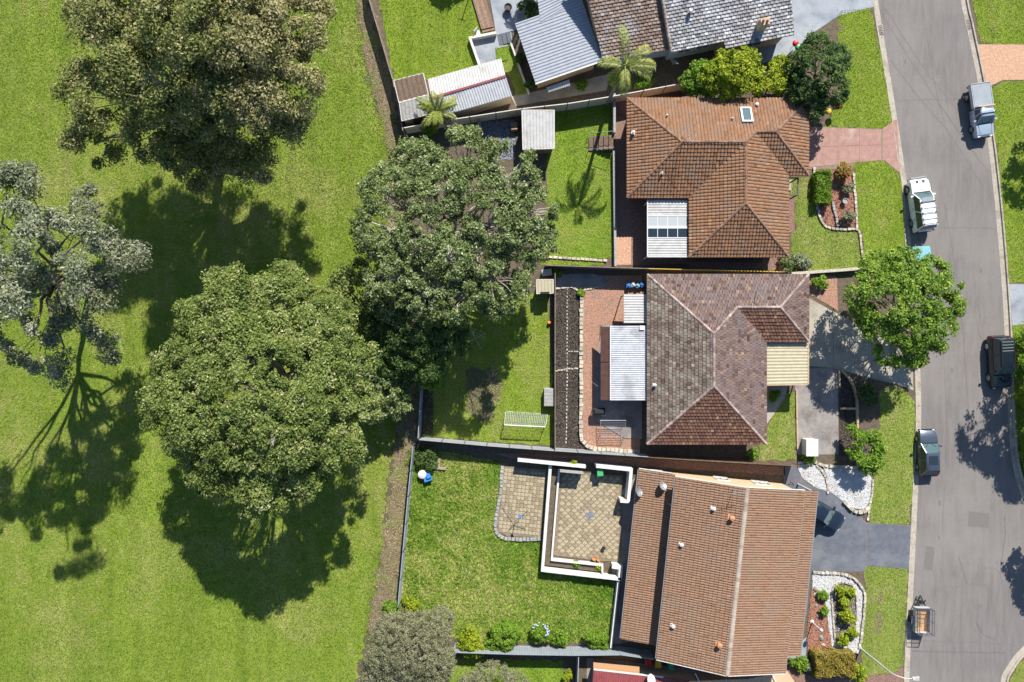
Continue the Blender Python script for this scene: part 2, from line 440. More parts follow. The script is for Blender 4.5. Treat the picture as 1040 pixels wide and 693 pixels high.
M['yellow'] = plain('yellow_plastic', (0.62, 0.42, 0.03), 0.5)
M['red'] = plain('red_plastic', (0.55, 0.02, 0.03), 0.45)
M['green'] = plain('green_plastic', (0.06, 0.33, 0.12), 0.45)
M['green_dark'] = plain('dark_green_plastic', (0.03, 0.20, 0.08), 0.45)
M['blue'] = plain('blue_plastic', (0.04, 0.20, 0.55), 0.45)
M['cyan'] = plain('cyan_tarp', (0.15, 0.36, 0.44), 0.55, 0, 0.2)
M['orange'] = plain('orange_plastic', (0.65, 0.22, 0.03), 0.5)
M['terracotta'] = plain('terracotta_pot', (0.48, 0.22, 0.11), 0.8)
M['ply'] = plain('orange_plywood', (0.44, 0.25, 0.125), 0.7)
M['head'] = plain('headlight_lens', (0.7, 0.72, 0.75), 0.15)
M['tail'] = plain('tail_light_lens', (0.5, 0.02, 0.02), 0.25)
M['bark_grey'] = surf('grey_bark', (0.17, 0.14, 0.115), (0.32, 0.28, 0.24), 3, fine=0.35, fscale=8)
M['bark_pale'] = surf('pale_bark', (0.36, 0.32, 0.28), (0.52, 0.48, 0.43), 3, fine=0.3, fscale=8)
M['bark_brown'] = surf('brown_bark', (0.10, 0.075, 0.055), (0.20, 0.155, 0.12), 3, fine=0.3, fscale=8)
M['paver'] = surf('tan_paver', (0.29, 0.24, 0.155), (0.41, 0.345, 0.235), 3, fine=0.3, fscale=9, big=(0.23, 0.185, 0.12), bigscale=0.7)
M['paver_dark'] = surf('mossy_paver', (0.19, 0.155, 0.098), (0.29, 0.24, 0.155), 4, fine=0.3, fscale=9)
M['joint'] = surf('mossy_joint', (0.15, 0.125, 0.08), (0.25, 0.20, 0.14), 5, fine=0.3, fscale=12)

def leafmat(name, d, m_, l, tip=None, tr=0.22):
    st = [(0.0, d), (0.5, m_), (0.88, l)]
    if tip: st.append((1.0, tip))
    return tinted(name, st, 0.6, tr, 0.16)
M['lf_euc'] = leafmat('gum_leaf', (0.075, 0.098, 0.022), (0.19, 0.21, 0.06), (0.33, 0.325, 0.125), (0.44, 0.38, 0.21))
M['lf_euc2'] = leafmat('gum_leaf_brown', (0.12, 0.125, 0.038), (0.265, 0.25, 0.10), (0.40, 0.36, 0.18), (0.50, 0.41, 0.26))
M['lf_grey'] = leafmat('grey_gum_leaf', (0.11, 0.13, 0.065), (0.22, 0.245, 0.145), (0.35, 0.365, 0.25), (0.46, 0.46, 0.36))
M['lf_fig'] = leafmat('fig_leaf', (0.068, 0.107, 0.02), (0.165, 0.213, 0.048), (0.28, 0.32, 0.10), (0.41, 0.40, 0.22))
M['lf_mid'] = leafmat('grey_green_leaf', (0.06, 0.092, 0.024), (0.165, 0.215, 0.07), (0.295, 0.345, 0.145), (0.44, 0.46, 0.29))
M['lf_dark'] = leafmat('dark_leaf', (0.026, 0.055, 0.012), (0.07, 0.12, 0.03), (0.14, 0.21, 0.06))
M['lf_bright'] = leafmat('bright_leaf', (0.06, 0.125, 0.014), (0.15, 0.25, 0.028), (0.26, 0.37, 0.05), (0.36, 0.42, 0.10))
M['lf_yellow'] = leafmat('yellow_green_leaf', (0.10, 0.155, 0.008), (0.24, 0.31, 0.014), (0.38, 0.43, 0.03), (0.46, 0.44, 0.06))
M['lf_olive'] = leafmat('olive_leaf', (0.12, 0.125, 0.058), (0.22, 0.22, 0.12), (0.33, 0.325, 0.20))
M['lf_palm'] = leafmat('palm_leaf', (0.09, 0.13, 0.016), (0.20, 0.25, 0.04), (0.33, 0.36, 0.09), (0.44, 0.42, 0.2))
M['lf_gold'] = leafmat('golden_hedge_leaf', (0.15, 0.12, 0.02), (0.26, 0.21, 0.035), (0.36, 0.27, 0.06))
M['lf_shrub'] = leafmat('shrub_leaf', (0.06, 0.125, 0.012), (0.14, 0.25, 0.02), (0.235, 0.36, 0.04))
M['flower_blue'] = plain('pale_blue_petal', (0.45, 0.5, 0.75), 0.7)
M['flower_red'] = plain('red_petal', (0.6, 0.05, 0.08), 0.7)
# ---------------------------------------------------------------- the setting
m = MB(); m.add([(-600, -600, -0.3), (600, -600, -0.3), (600, 600, -0.3), (-600, 600, -0.3)], [(0, 1, 2, 3)])
structure(build('ground', m, M['park']))

RL = [(870, -160), (884, -60), (892, 0), (900, 49), (910, 110), (919, 169), (923, 200), (926, 260), (931, 320), (935, 375), (936, 433), (933, 495), (930, 560), (928, 600), (925.5, 650), (924, 693), (922, 760), (918, 860)]
RR = [(950, -160), (968, -60), (977, 0), (984, 32), (994.5, 83), (1004, 140), (1010, 190), (1014, 231), (1018, 280), (1021.5, 335), (1024, 397), (1027, 450), (1034, 490), (1050, 520), (1090, 545), (1220, 560)]
RB = [(1220, 640), (1090, 640), (1058, 647), (1038, 660), (1024, 678), (1017, 697), (1012, 760), (1008, 860)]
sRL, sRR, sRB = [smooth_pts([Vector(a).to_2d() for a in q], 4) for q in (RL, RR, RB)]
road = structure(sheet('road', [(a.x, a.y) for a in sRL] + [(a.x, a.y) for a in reversed(sRB)] + [(a.x, a.y) for a in reversed(sRR)], -0.13, M['asphalt']))
KP = [(-0.04, -0.124), (0.40, -0.105), (0.44, 0.025), (0.58, 0.034), (0.60, -0.02)]
def world_pts(q): return [p(a.x, a.y) for a in q]
structure(sweep('kerb', world_pts(reversed(sRL)), KP, M['kerb']))
structure(sweep('kerb', world_pts(sRR), KP, M['kerb']))
structure(sweep('kerb', world_pts(sRB), KP, M['kerb']))
# base earth on both sides of the road
off = lambda q, d: [(a.x + d, a.y) for a in q]
structure(sheet('yard_earth', [(330, -160), (330, 860)] + off(list(reversed(sRL)), -5.6), 0.0, M['soil']))
structure(sheet('verge_earth', off(sRR[:44], 5.6) + [(1300, 540), (1300, -160)], 0.0, M['soil']))
structure(sheet('verge_earth', [(1300, 860), (1300, 646)] + [(a.x + 5, a.y + 2) for a in sRB[4:]], 0.0, M['soil']))

def strip(name, pts, w, z, mat, parent, jit=0.0, seed=1):
    r = random.Random(seed)
    P = smooth_pts([Vector(p(*a)).to_2d() for a in pts], 5)
    if jit: P = [a + Vector((r.uniform(-jit, jit), r.uniform(-jit, jit))) for a in P]
    mb = MB(); vs = []
    for i, q in enumerate(P):
        d = (P[min(i + 1, len(P) - 1)] - P[max(i - 1, 0)]).normalized(); nl = Vector((-d.y, d.x))
        ww = w * r.uniform(0.55, 1.25)
        vs += [(*(q + nl * ww / 2), z), (*(q - nl * ww / 2), z)]
    mb.add(vs, [(2 * i + 1, 2 * i + 3, 2 * i + 2, 2 * i) for i in range(len(P) - 1)])
    return build(name, mb, mat, parent)
for i, (pts, w, f) in enumerate([
        ([(936, -10), (941, 30), (946, 60), (952, 95), (958, 116)], 0.05, 0), ([(958, 116), (965, 140), (972, 165), (975, 190)], 0.045, 1),
        ([(913, 102), (935, 101), (960, 101), (983, 100)], 0.045, 1), ([(947, 231), (970, 231), (1012, 232)], 0.06, 1),
        ([(896, 12), (920, 52), (950, 98), (985, 148), (1006, 176)], 0.10, 1), ([(900, 8), (930, 55), (960, 95), (990, 130)], 0.09, 1),
        ([(905, 60), (935, 100), (965, 135), (1000, 190), (1012, 205)], 0.08, 1), ([(928, 651), (960, 652), (1000, 654), (1034, 656)], 0.05, 1),
        ([(926, 662), (970, 663), (1022, 664)], 0.06, 0), ([(958, 640), (962, 610), (970, 598), (985, 594), (1000, 595), (1009, 603)], 0.045, 1),
        ([(983, 594), (979, 580), (974, 565)], 0.05, 0), ([(992, 583), (1002, 578), (1012, 578), (1017, 584)], 0.045, 1),
        ([(1017, 584), (1019, 565), (1022, 545), (1021, 525)], 0.05, 0), ([(1017, 584), (1021, 610), (1020, 635), (1012, 650), (1011, 664)], 0.04, 1),
        ([(1012, 650), (1000, 645), (992, 632)], 0.05, 0), ([(998, 318), (994, 332), (998, 346)], 0.03, 1), ([(995, 296), (994, 310), (997, 325)], 0.03, 1),
        ([(955, 300), (962, 420), (958, 540)], 0.03, 1), ([(960, 205), (975, 300), (985, 420)], 0.035, 1)]):
    strip('road_crack', pts, w, -0.126 + 0.0004 * i, M['crack_faint' if f else 'crack'], road, 0.03, i)
for k, (q, mt) in enumerate(([[(938, 268), (950, 268), (952, 300), (941, 301)], 'crack_faint'], [[(985, 520), (1006, 522), (1005, 537), (984, 535)], 'crack_faint'], [[(941, 555), (950, 556), (948, 580), (939, 579)], 'crack_faint'])):
    sheet('road_patch', q, -.1275 + .0003 * k, M[mt], .02, road)
rs = random.Random(12)
for k in range(26):
    j = rs.randrange(2, 15); lane = rs.choice((.22, .38, .62, .8)); cx_ = RL[j][0] + (RR[min(j, 12)][0] - RL[j][0]) * lane + rs.uniform(-2, 2); cy_ = RL[j][1] + rs.uniform(-20, 20); r_ = rs.uniform(.8, 2.6)
    sheet('oil_stain', [(cx_ + r_ * math.cos(a_) * rs.uniform(.5, 1), cy_ + 1.7 * r_ * math.sin(a_) * rs.uniform(.5, 1)) for a_ in [i_ * .7 for i_ in range(9)]], -.1282 + .00005 * k, M['crack_faint'], .03, road)
def drain(px, py, rz):
    t = thing('storm_drain', 'dark grated storm drain set in the ' + ('house-side kerb gutter' if px < 940 else 'far kerb gutter beside the lawn'), 'drain', p(px, py, -0.12), rz)
    mb = MB(); mb.box((0, 0, 0.015), (0.5, 1.0, 0.03)); build('frame', mb, M['kerb'], t, False)
    for k in range(6):
        mb = MB(); mb.box((0, -0.4 + k * 0.16, 0.045), (0.4, 0.06, 0.03)); build('bar', mb, M['post_dark'], t, False)
drain(895, 30, 0.15); drain(985.5, 24, 0.2)

# park
PARK = [(-330, -330), (358, -330), (362, 0), (372, 60), (385, 110), (393, 140), (396, 180), (394, 260), (392, 330), (405, 380), (402, 430), (392, 500), (388, 560), (377, 620), (368, 660), (360, 693), (350, 1000), (-330, 1000)]
structure(sheet('park_lawn', PARK, 0.008, M['park'], 0.25))
structure(sheet('bark_path', [(358, -160), (360, 0), (369, 60), (381, 108), (391, 140), (396, 250), (408, 370), (404, 440), (394, 510), (386, 570), (376, 620), (370, 700), (392, 700), (404, 612), (413, 520), (421, 450), (427, 390), (412, 200), (406, 140), (398, 90), (375, 0), (372, -160)], 0.014, M['bark'], 0.45, step=.35))
BARKP = [(352, -40), (356, 0), (366, 60), (379, 108), (390, 140), (394, 250), (404, 370), (400, 440), (390, 510), (382, 570), (372, 620), (364, 700), (390, 700), (403, 612), (412, 520), (420, 450), (427, 390), (412, 200), (405, 140), (397, 90), (374, 0), (370, -40)]
LAWNS = {}
def lawn(pts, mat, rag=0.1, z=0.012, tall=0.11, dens=150, name='lawn'):
    o = structure(sheet(name, pts, z, M[mat], rag))
    LAWNS.setdefault(mat, []).append((pts, tall, dens))
    return o
LAWNS['park'] = [(PARK, 0.125, 150), (BARKP, 0.17, 42)]
lawn([(379, -30), (482, -30), (484, 0), (493, 36), (477, 42), (486, 66), (515, 62), (435, 82), (401, 84)], 'lawn')
lawn([(503, 49), (518, 45), (536, 95), (524, 99), (519, 80), (505, 66)], 'lush')
lawn([(564, 112), (622, 104), (622, 262), (566, 264), (555, 262), (556, 160)], 'lush')
lawn([(549, 264.5), (613, 266.5), (613, 270), (549, 269)], 'lush')
lawn([(424, 300), (470, 298), (560, 299), (562, 452), (520, 450), (430, 443), (434, 380)], 'lawn')
lawn([(414, 458), (432, 457), (470, 462), (509, 470), (506, 510), (502, 530), (506, 545), (549, 550), (551, 579), (629, 588), (622, 652), (560, 652), (470, 652), (407, 612), (410, 560), (418, 500)], 'lush', tall=0.24, dens=150)
lawn([(455, 668), (572, 671), (572, 720), (455, 720)], 'lush', tall=0.12)
lawn([(850, 11), (884, 8), (891, 40), (898, 75), (904, 110), (907, 122), (897, 131), (838, 129), (845, 115), (852, 104), (858, 70), (851, 40)], 'lawn')
lawn([(868, 163), (898, 164), (914, 177), (918, 214), (920, 262), (924, 330), (900, 280), (878, 275), (876, 236), (869, 231)], 'lawn')
lawn([(798, 181), (826, 181), (829, 216), (837, 231), (872, 236), (876, 271), (802, 278), (804, 236), (808, 235), (807, 200), (798, 200)], 'verge')
lawn([(771, 468), (771, 450), (787, 420), (797, 400), (808, 398), (808, 467)], 'verge')
lawn([(893, 397), (906, 391), (920, 396), (929, 410), (929, 440), (927, 500), (923, 533), (883, 531), (886, 490), (894, 460), (893, 430)], 'verge')
lawn([(878, 574), (922, 578), (919, 640), (917, 676), (906, 684), (877, 686), (874, 658), (879, 604)], 'verge')
lawn([(975, -100), (1300, -100), (1300, 42), (1020, 46), (996, 44), (988, 2)], 'lawn')
lawn([(1005, 90), (1018, 83), (1300, 78), (1300, 292), (1025, 287), (1020, 240), (1014, 160)], 'lawn')
lawn([(1028, 332), (1040, 324), (1300, 320), (1300, 520), (1060, 512), (1040, 480), (1032, 440)], 'lawn')
lawn([(1026, 690), (1035, 674), (1060, 656), (1300, 650), (1300, 800), (1024, 800)], 'verge')

def slabs(name, outer, mat, z, cuts, thick=0.09):
    """a poured drive: base joint bed and slabs cut by the given polygons"""
    o = structure(sheet(name, outer, z - 0.012, M['joint']))
    for c in cuts: sheet('slab', c, z, M[mat], 0, o, thick=thick)
    return o
def quads(xs, ys, tl, tr, br, bl, gap=0.35):
    """split a quadrilateral (plan) into a grid of slabs"""
    def at(u, v): return (Vector(tl).lerp(Vector(tr), u)).lerp(Vector(bl).lerp(Vector(br), u), v)
    out = []
    L = (Vector(tr) - Vector(tl)).length; W_ = (Vector(bl) - Vector(tl)).length
    for i in range(xs):
        for j in range(ys):
            u0, u1, v0, v1 = i / xs + gap / 2 / L, (i + 1) / xs - gap / 2 / L, j / ys + gap / 2 / W_, (j + 1) / ys - gap / 2 / W_
            out.append([tuple(at(a, b)) for a, b in ((u0, v0), (u1, v0), (u1, v1), (u0, v1))])
    return out
slabs('driveway', [(806, 128), (897, 131), (908, 122), (911, 122), (914, 177), (898, 163.5), (868, 163), (866, 172), (806, 172)], 'conc_red', 0.03,
      quads(4, 2, (806.5, 128.6), (895, 131.6), (895, 163), (806.5, 171.5)) + [[(896, 131.4), (908, 122.5), (911, 122.5), (914, 176), (898, 163), (896, 163)]])
slabs('driveway', [(992.5, 45), (1300, 44), (1300, 79), (1018, 82), (1002, 89.5)], 'conc_pink', 0.03, [[(993, 45.5), (1299, 44.5), (1299, 78.5), (1018, 81.5), (1002.3, 88.8)]])
slabs('driveway', [(1024, 288), (1300, 293), (1300, 319), (1040, 323), (1028, 332)], 'conc_white', 0.03, quads(3, 1, (1024.5, 288.5), (1140, 292.5), (1140, 319), (1027.8, 331)))
# house 2 frontage
slabs('driveway', [(806, 294), (850, 318), (885, 337), (905, 350), (927, 362), (927.5, 397), (912, 391), (880, 384), (843, 374), (806, 372)], 'conc', 0.03,
      [[(806.5, 295), (821, 303), (821, 371.5), (806.5, 371.5)], [(821.5, 303.3), (846, 316.5), (846, 373.8), (821.5, 371.6)], [(846.5, 316.8), (885, 337.5), (885, 384), (846.5, 374)],
       [(885.5, 337.7), (927, 362.5), (927.4, 396.4), (912, 390.5), (885.5, 384.2)]])
structure(sheet('brick_path', [(822, 279), (850, 281), (851, 316), (840, 309), (820, 298)], 0.022, M['brick_pave']))
slabs('parking_pad', [(806, 373), (851, 374), (852, 462), (810, 462)], 'conc_brown', 0.026, quads(1, 2, (806.5, 373.4), (850.6, 374.4), (851.6, 461.6), (809.5, 461.6), 0.25))
structure(sheet('mulch_bed', [(852, 374), (863, 385), (870, 402), (871, 463), (852, 463)], 0.02, M['mulch_black'], 0.03))
structure(sheet('mulch_bed', [(872, 386), (893, 390), (894, 470), (884, 476), (872, 470)], 0.018, M['soil'], 0.05))
structure(sheet('concrete_path', [(768, 392), (800, 392), (797, 405), (785, 422), (772, 440), (768, 440)], 0.02, M['conc']))
structure(sheet('brick_path', [(789, 198), (807, 199), (807, 235), (789, 240)], 0.02, M['brick_dark']))
# house 3 frontage
structure(sheet('gravel_bed', [(809, 472), (826, 471), (834, 478), (839, 488), (840, 499), (826, 494), (815, 486)], 0.024, M['gravel'], 0.03))
structure(sheet('gravel_bed', [(836, 474), (880, 476), (886, 488), (884, 510), (876, 518), (866, 516), (855, 508), (842, 499), (841, 488)], 0.024, M['gravel'], 0.03))
slabs('driveway', [(796, 474), (809, 473), (815, 487), (826, 495), (845, 500), (858, 510), (868, 519), (880, 531), (925, 533.5), (923, 578), (880, 575), (878, 581), (796, 580)], 'conc_blue', 0.03,
      [[(797, 474.4), (808.8, 473.4), (814.8, 487.4), (826, 495.4), (845, 500.4), (858, 510.4), (868, 519.4), (879.6, 531), (879.6, 574.6), (877.6, 580.6), (797, 579.6)], [(880.2, 531.4), (925, 534), (923, 577.6), (880.2, 574.8)]])
structure(sheet('charcoal_path', [(796, 580), (824, 580.4), (819, 625), (813, 652), (796, 652)], 0.022, M['conc_blue']))
structure(sheet('concrete_path', [(796, 652.4), (813, 652.4), (820, 646), (818, 670), (796, 668)], 0.024, M['conc_white']))
structure(sheet('gravel_bed', [(825, 582), (862, 585), (876, 600), (875, 632), (871, 660), (846, 661), (842, 640), (838, 612), (833, 600), (825, 598)], 0.022, M['gravel'], 0.04))
structure(sheet('planting_bed', [(847, 594), (858, 592), (868, 599), (869, 630), (866, 644), (862, 652), (848, 652), (846, 630), (845, 605)], 0.034, M['soil'], 0.04))
structure(sheet('mulch_bed', [(824, 599), (833, 600), (838, 612), (842, 640), (845, 663), (822, 665), (819, 645)], 0.028, M['mulch_red'], 0.05))
structure(sheet('brick_path', [(790, 672), (826, 688), (906, 685), (917, 677), (918, 740), (790, 740)], 0.018, M['brick_dark'], 0.02))
# house 1 beds and rear paths
structure(sheet('mulch_bed', [(829, 172), (867, 174), (869, 230), (840, 230), (831, 216)], 0.022, M['mulch_red'], 0.04))
structure(sheet('brick_path', [(624, 98), (700, 98), (700, 268), (624, 270)], 0.018, M['brick_dark']))
structure(sheet('brick_path', [(625, 241), (641, 241), (641, 269), (625, 269)], 0.026, M['conc_pink']))  # sunlit patch of the dark brick path, painted as a brighter sheet
structure(sheet('brick_path', [(700, 266), (800, 268), (800, 275), (700, 274)], 0.018, M['brick_dark']))
structure(sheet('brick_path', [(775, 262), (803, 262), (800, 275), (770, 275)], 0.024, M['brick_dark']))
structure(sheet('slate_bed', [(488, 124), (523, 122), (523, 162), (492, 162)], 0.02, M['slate'], 0.05))
# house 2 backyard
structure(sheet('mulch_bed', [(563.5, 293), (589, 293), (589, 446), (596, 456), (563.5, 455)], 0.018, M['mulch_black']))
structure(sheet('slate_bed', [(563.5, 279), (600, 278), (620, 282), (612, 293), (563.5, 293)], 0.022, M['conc_brown'], 0.02))
structure(sheet('brick_path', [(592, 294), (600, 294), (600, 280), (652, 280), (652, 330), (609, 331), (607, 374), (604, 376), (604, 428), (634, 446), (650, 446), (650, 459), (600, 455), (592, 444)], 0.02, M['brick_pave']))
structure(sheet('concrete_path', [(604, 372), (612, 330), (652, 330), (652, 446), (634, 445), (604, 427)], 0.026, M['conc_brown']))
structure(sheet('bare_earth', [(478, 372), (500, 376), (512, 388), (506, 404), (500, 425), (486, 430), (474, 415), (472, 390)], 0.018, M['soil'], 0.3))
structure(sheet('garden_bed', [(430, 386), (440, 390), (440, 442), (428, 441)], 0.018, M['mulch_black'], 0.06))
structure(sheet('garden_bed', [(556, 300), (562.5, 300), (562.5, 370), (559, 360)], 0.018, M['soil'], 0.05))
# house 3 rear: strip against the house and the side passage
structure(sheet('concrete_path', [(622, 508), (650, 480), (660, 480), (650, 650), (622, 655)], 0.016, M['conc_brown']))
structure(sheet('side_passage', [(500, 460), (660, 466), (830, 476), (815, 484), (640, 473), (520, 466)], 0.018, M['brick_dark'], 0.03))
structure(sheet('side_passage', [(596, 668), (800, 690), (800, 760), (596, 760)], 0.014, M['conc_brown']))
# top neighbour
structure(sheet('patio', [(491, -40), (560, -40), (551, 12), (545, 20), (534, 28), (504, 36)], 0.05, M['conc_white']))
structure(sheet('patio', [(478, 41), (505, 36), (519, 33), (521, 45), (503, 50), (504, 64), (486, 66)], 0.024, M['conc_white']))
structure(sheet('driveway', [(760, -80), (886, -80), (888, 7), (852, 16), (822, 36), (805, 54), (770, 66), (760, 40)], 0.024, M['conc_white']))
structure(sheet('concrete_path', [(519, 98), (536, 95), (620, 75), (616, 92), (524, 108)], 0.026, M['conc']))
structure(sheet('garden_bed', [(852, 16), (850, 38), (836, 50), (815, 58), (800, 66), (805, 54), (822, 36)], 0.02, M['soil'], 0.05))

for q in ([(889, 622), (895, 620), (897, 634), (893, 645), (888, 640)], [(893, 600), (897, 604), (895, 615), (891, 612)], [(852, 25), (856, 22), (857, 30), (853, 33)]):
    structure(sheet('worn_patch', q, 0.02, M['bark'], 0.12))
# ---------------------------------------------------------------- grass blades
def vnoise(x, y, s_, seed):
    gr = np.random.default_rng(seed + 900).uniform(-.5, .5, (257, 257))
    u, v = (x / s_ + 500) % 256, (y / s_ + 500) % 256
    i, j = u.astype(int), v.astype(int); fu, fv = u - i, v - j
    fu, fv = fu * fu * (3 - 2 * fu), fv * fv * (3 - 2 * fv)
    return (gr[i, j] * (1 - fu) + gr[i + 1, j] * fu) * (1 - fv) + (gr[i, j + 1] * (1 - fu) + gr[i + 1, j + 1] * fu) * fv
def grass_blades(name, polys, mat, seed):
    r = np.random.default_rng(seed); VV, TT = [], []
    for pts, tall, dens in polys:
        q = np.array([(p(*a).x, p(*a).y) for a in pts])
        x0, y0 = np.maximum(q.min(0), (-50.5, -34)); x1, y1 = np.minimum(q.max(0), (50.5, 34))
        if x1 <= x0 or y1 <= y0: continue
        n = int((x1 - x0) * (y1 - y0) * dens)
        x = r.uniform(x0, x1, n); y = r.uniform(y0, y1, n)
        k = inpoly([tuple(a) for a in q], x, y); x, y = x[k], y[k]; n = len(x)
        cl = np.clip(0.5 + 1.5 * (0.42 * vnoise(x, y, 14.0, seed + 5) + 0.30 * vnoise(x, y, 5.0, seed) + 0.38 * vnoise(x, y, 1.6, seed + 1) + 0.32 * vnoise(x, y, .55, seed + 2) + .3 * vnoise(x + y * .12, y * .06, 1.1, seed + 3)), 0, 1)
        if name == 'grass' and seed == 1:      # mower passes beside the fence line and worn wheel tracks
            u_ = x + 0.22 * y + .7 * np.sin(y * .09); cl = cl + .13 * np.sin(u_ * 2 * np.pi / 1.9) * np.clip((x + 30) / 10, 0, 1)
            cl = cl + .22 * (np.exp(-((u_ + 20.5) / .28) ** 2) + np.exp(-((u_ + 18.9) / .28) ** 2)) * (.6 + vnoise(x, y, 2.5, 8))
            cl = np.clip(cl, 0, 1)
        a = r.uniform(0, 2 * np.pi, n); L = tall * r.uniform(0.6, 1.5, n) * (0.7 + 0.6 * cl)
        w = 0.025 + 0.38 * tall * r.uniform(0.5, 1, n)
        dx, dy = np.cos(a), np.sin(a)
        lean = r.uniform(0.4, 1.1, n)
        b1 = np.stack([x - dy * w / 2, y + dx * w / 2, np.full(n, 0.012)], 1)
        b2 = np.stack([x + dy * w / 2, y - dx * w / 2, np.full(n, 0.012)], 1)
        tp = np.stack([x + dx * L * lean, y + dy * L * lean, 0.014 + L * 0.5], 1)
        VV.append(np.stack([b1, b2, tp], 1).reshape(-1, 3))
        TT.append(np.clip(-.02 + 0.92 * cl + r.normal(0, 0.25, n) + 0.2 * (r.random(n) < 0.05), 0, 1))
    V = np.concatenate(VV); T = np.concatenate(TT)
    return stuff(np_mesh(name, V, np.arange(len(V)).reshape(-1, 3), T, M[mat]))
tag(grass_blades('grass', LAWNS['park'], 'blade', 1), 'short mown green grass covering the open park', 'grass')
tag(grass_blades('grass', LAWNS['lawn'] + LAWNS['verge'], 'blade', 2), 'short clipped grass on the garden lawns and roadside verges', 'grass')
tag(grass_blades('grass', LAWNS['lush'], 'blade_lush', 3), 'longer deep green grass in the rear yards', 'grass')
# ---------------------------------------------------------------- building helpers
def tile_facet(name, pieces, mat, parent, sig=0.2, tw=0.30, th=0.34, step=0.05, roll=0.045, seed=0, flat=False, z_off=0.045, stagger=True):
    """clay tiles in courses on one roof slope; pieces = convex polygons (world), first piece starts with its eave edge"""
    r = np.random.default_rng(seed)
    P = [Vector(q) for q in pieces[0]]
    n = Vector((0, 0, 0))
    for i in range(len(P)):
        a, b = P[i], P[(i + 1) % len(P)]
        n += Vector(((a.y - b.y) * (a.z + b.z), (a.z - b.z) * (a.x + b.x), (a.x - b.x) * (a.y + b.y)))
    n.normalize()
    if n.z < 0: n = -n
    v = (Vector((0, 0, 1)) - n * n.z).normalized()
    u = v.cross(n).normalized()
    o = P[0]
    bmf = bmesh.new()
    prof = [(0.0, -.9), (0.07, 0.35), (0.25, 1.0), (0.58, 1.0), (0.78, 0.35), (0.86, -.9), (1.0, -.9)] if not flat else [(0.0, -1.2), (0.05, .6), (0.5, 0.8), (0.93, 0.6), (0.97, -1.2)]
    K = len(prof)
    for pc in pieces:
        Q = [Vector(q) for q in pc]
        uu = [(q - o).dot(u) for q in Q]; vv = [(q - o).dot(v) for q in Q]
        i0, i1 = math.floor(min(uu) / tw) - 1, math.ceil(max(uu) / tw) + 1
        j0, j1 = math.floor(min(vv) / th), math.ceil(max(vv) / th) + 1
        I, J = np.meshgrid(np.arange(i0, i1), np.arange(j0, j1))
        I, J = I.ravel().astype(float), J.ravel().astype(float); N = len(I)
        off_ = (J % 2) * 0.5 if stagger else 0 * J
        jz = r.normal(0, 0.006, N); ju = r.normal(0, 0.006, N)
        rows = []
        for (a, h) in prof:          # front top edge
            rows.append(np.stack([(I + off_ + a) * tw + ju, J * th + 0 * I, z_off + step + roll * h + jz], 1))
        for (a, h) in prof:          # back
            rows.append(np.stack([(I + off_ + a) * tw + ju, (J + 1.04) * th + 0 * I, z_off + roll * h * 0.7 + jz], 1))
        for (a, h) in prof:          # front foot
            rows.append(np.stack([(I + off_ + a) * tw + ju, J * th + 0 * I, 0 * I + z_off - 0.015], 1))
        A = np.stack(rows, 1)        # N, 3K, 3
        V = (A[..., 0:1] * np.array(u) + A[..., 1:2] * np.array(v) + A[..., 2:3] * np.array(n) + np.array(o)).reshape(-1, 3)
        base = np.arange(N)[:, None] * (3 * K)
        F = []
        for k in range(K - 1):
            F.append(base + np.array([[k, k + 1, K + k + 1, K + k]]))
            F.append(base + np.array([[2 * K + k, 2 * K + k + 1, k + 1, k]]))
        F = np.stack(F, 1).reshape(-1, 4)
        T = np.repeat(np.clip(r.normal(0.5, sig, N), 0, 1), 2 * (K - 1))
        me = bpy.data.meshes.new('tmp')
        me.from_pydata(V.tolist(), [], F.tolist())
        at = me.attributes.new('tint', 'FLOAT', 'FACE'); at.data.foreach_set('value', T.astype(np.float32))
        bm = bmesh.new(); bm.from_mesh(me); bpy.data.meshes.remove(me)
        cen = sum(Q, Vector()) / len(Q)
        for i in range(len(Q)):
            a, b = Q[i], Q[(i + 1) % len(Q)]
            e = (b - a)
            if e.length < 1e-4: continue
            no = e.cross(n).normalized()
            if no.dot(cen - a) > 0: no = -no
            bmesh.ops.bisect_plane(bm, geom=bm.verts[:] + bm.edges[:] + bm.faces[:], plane_co=a + no * 0.02, plane_no=no, clear_outer=True)
        me = bpy.data.meshes.new('tmp'); bm.to_mesh(me); bm.free()
        bmf.from_mesh(me); bpy.data.meshes.remove(me)
    off3 = parent.location
    for w in bmf.verts: w.co -= off3
    me = bpy.data.meshes.new(name); bmf.to_mesh(me); bmf.free()
    return stuff(link(name, me, M[mat], parent))

def ridge_caps(name, lines, mat, parent, w=0.15, h=0.085, seg=0.4, seed=0, dz=0.055):
    r = random.Random(seed); mb = MB()
    for a, b in lines:
        a, b = Vector(a), Vector(b); L = (b - a).length; d = (b - a).normalized()
        x = d.cross(Vector((0, 0, 1))).normalized(); y = x.cross(d).normalized()
        nseg = max(1, int(L / seg))
        for i in range(nseg):
            q0 = a + d * (L * i / nseg) + y * (dz + 0.018); q1 = a + d * (L * (i + 1.05) / nseg) + y * dz
            t = r.random(); jj = r.uniform(-0.008, 0.008)
            vs = []
            for q, s_ in ((q0, 1.06), (q1, 0.97)):
                for cx, cy in ((-1, -0.9), (-0.75, 0.25), (-0.3, 0.9), (0.3, 0.9), (0.75, 0.25), (1, -0.9)):
                    vs.append(q + x * (cx * w * s_ + jj) + y * cy * h * s_)
            mb.add(vs, [(k, k + 1, 7 + k, 6 + k) for k in range(5)] + [(5, 4, 3, 2, 1, 0)], t)
    return stuff(build(name, mb, M[mat], parent))

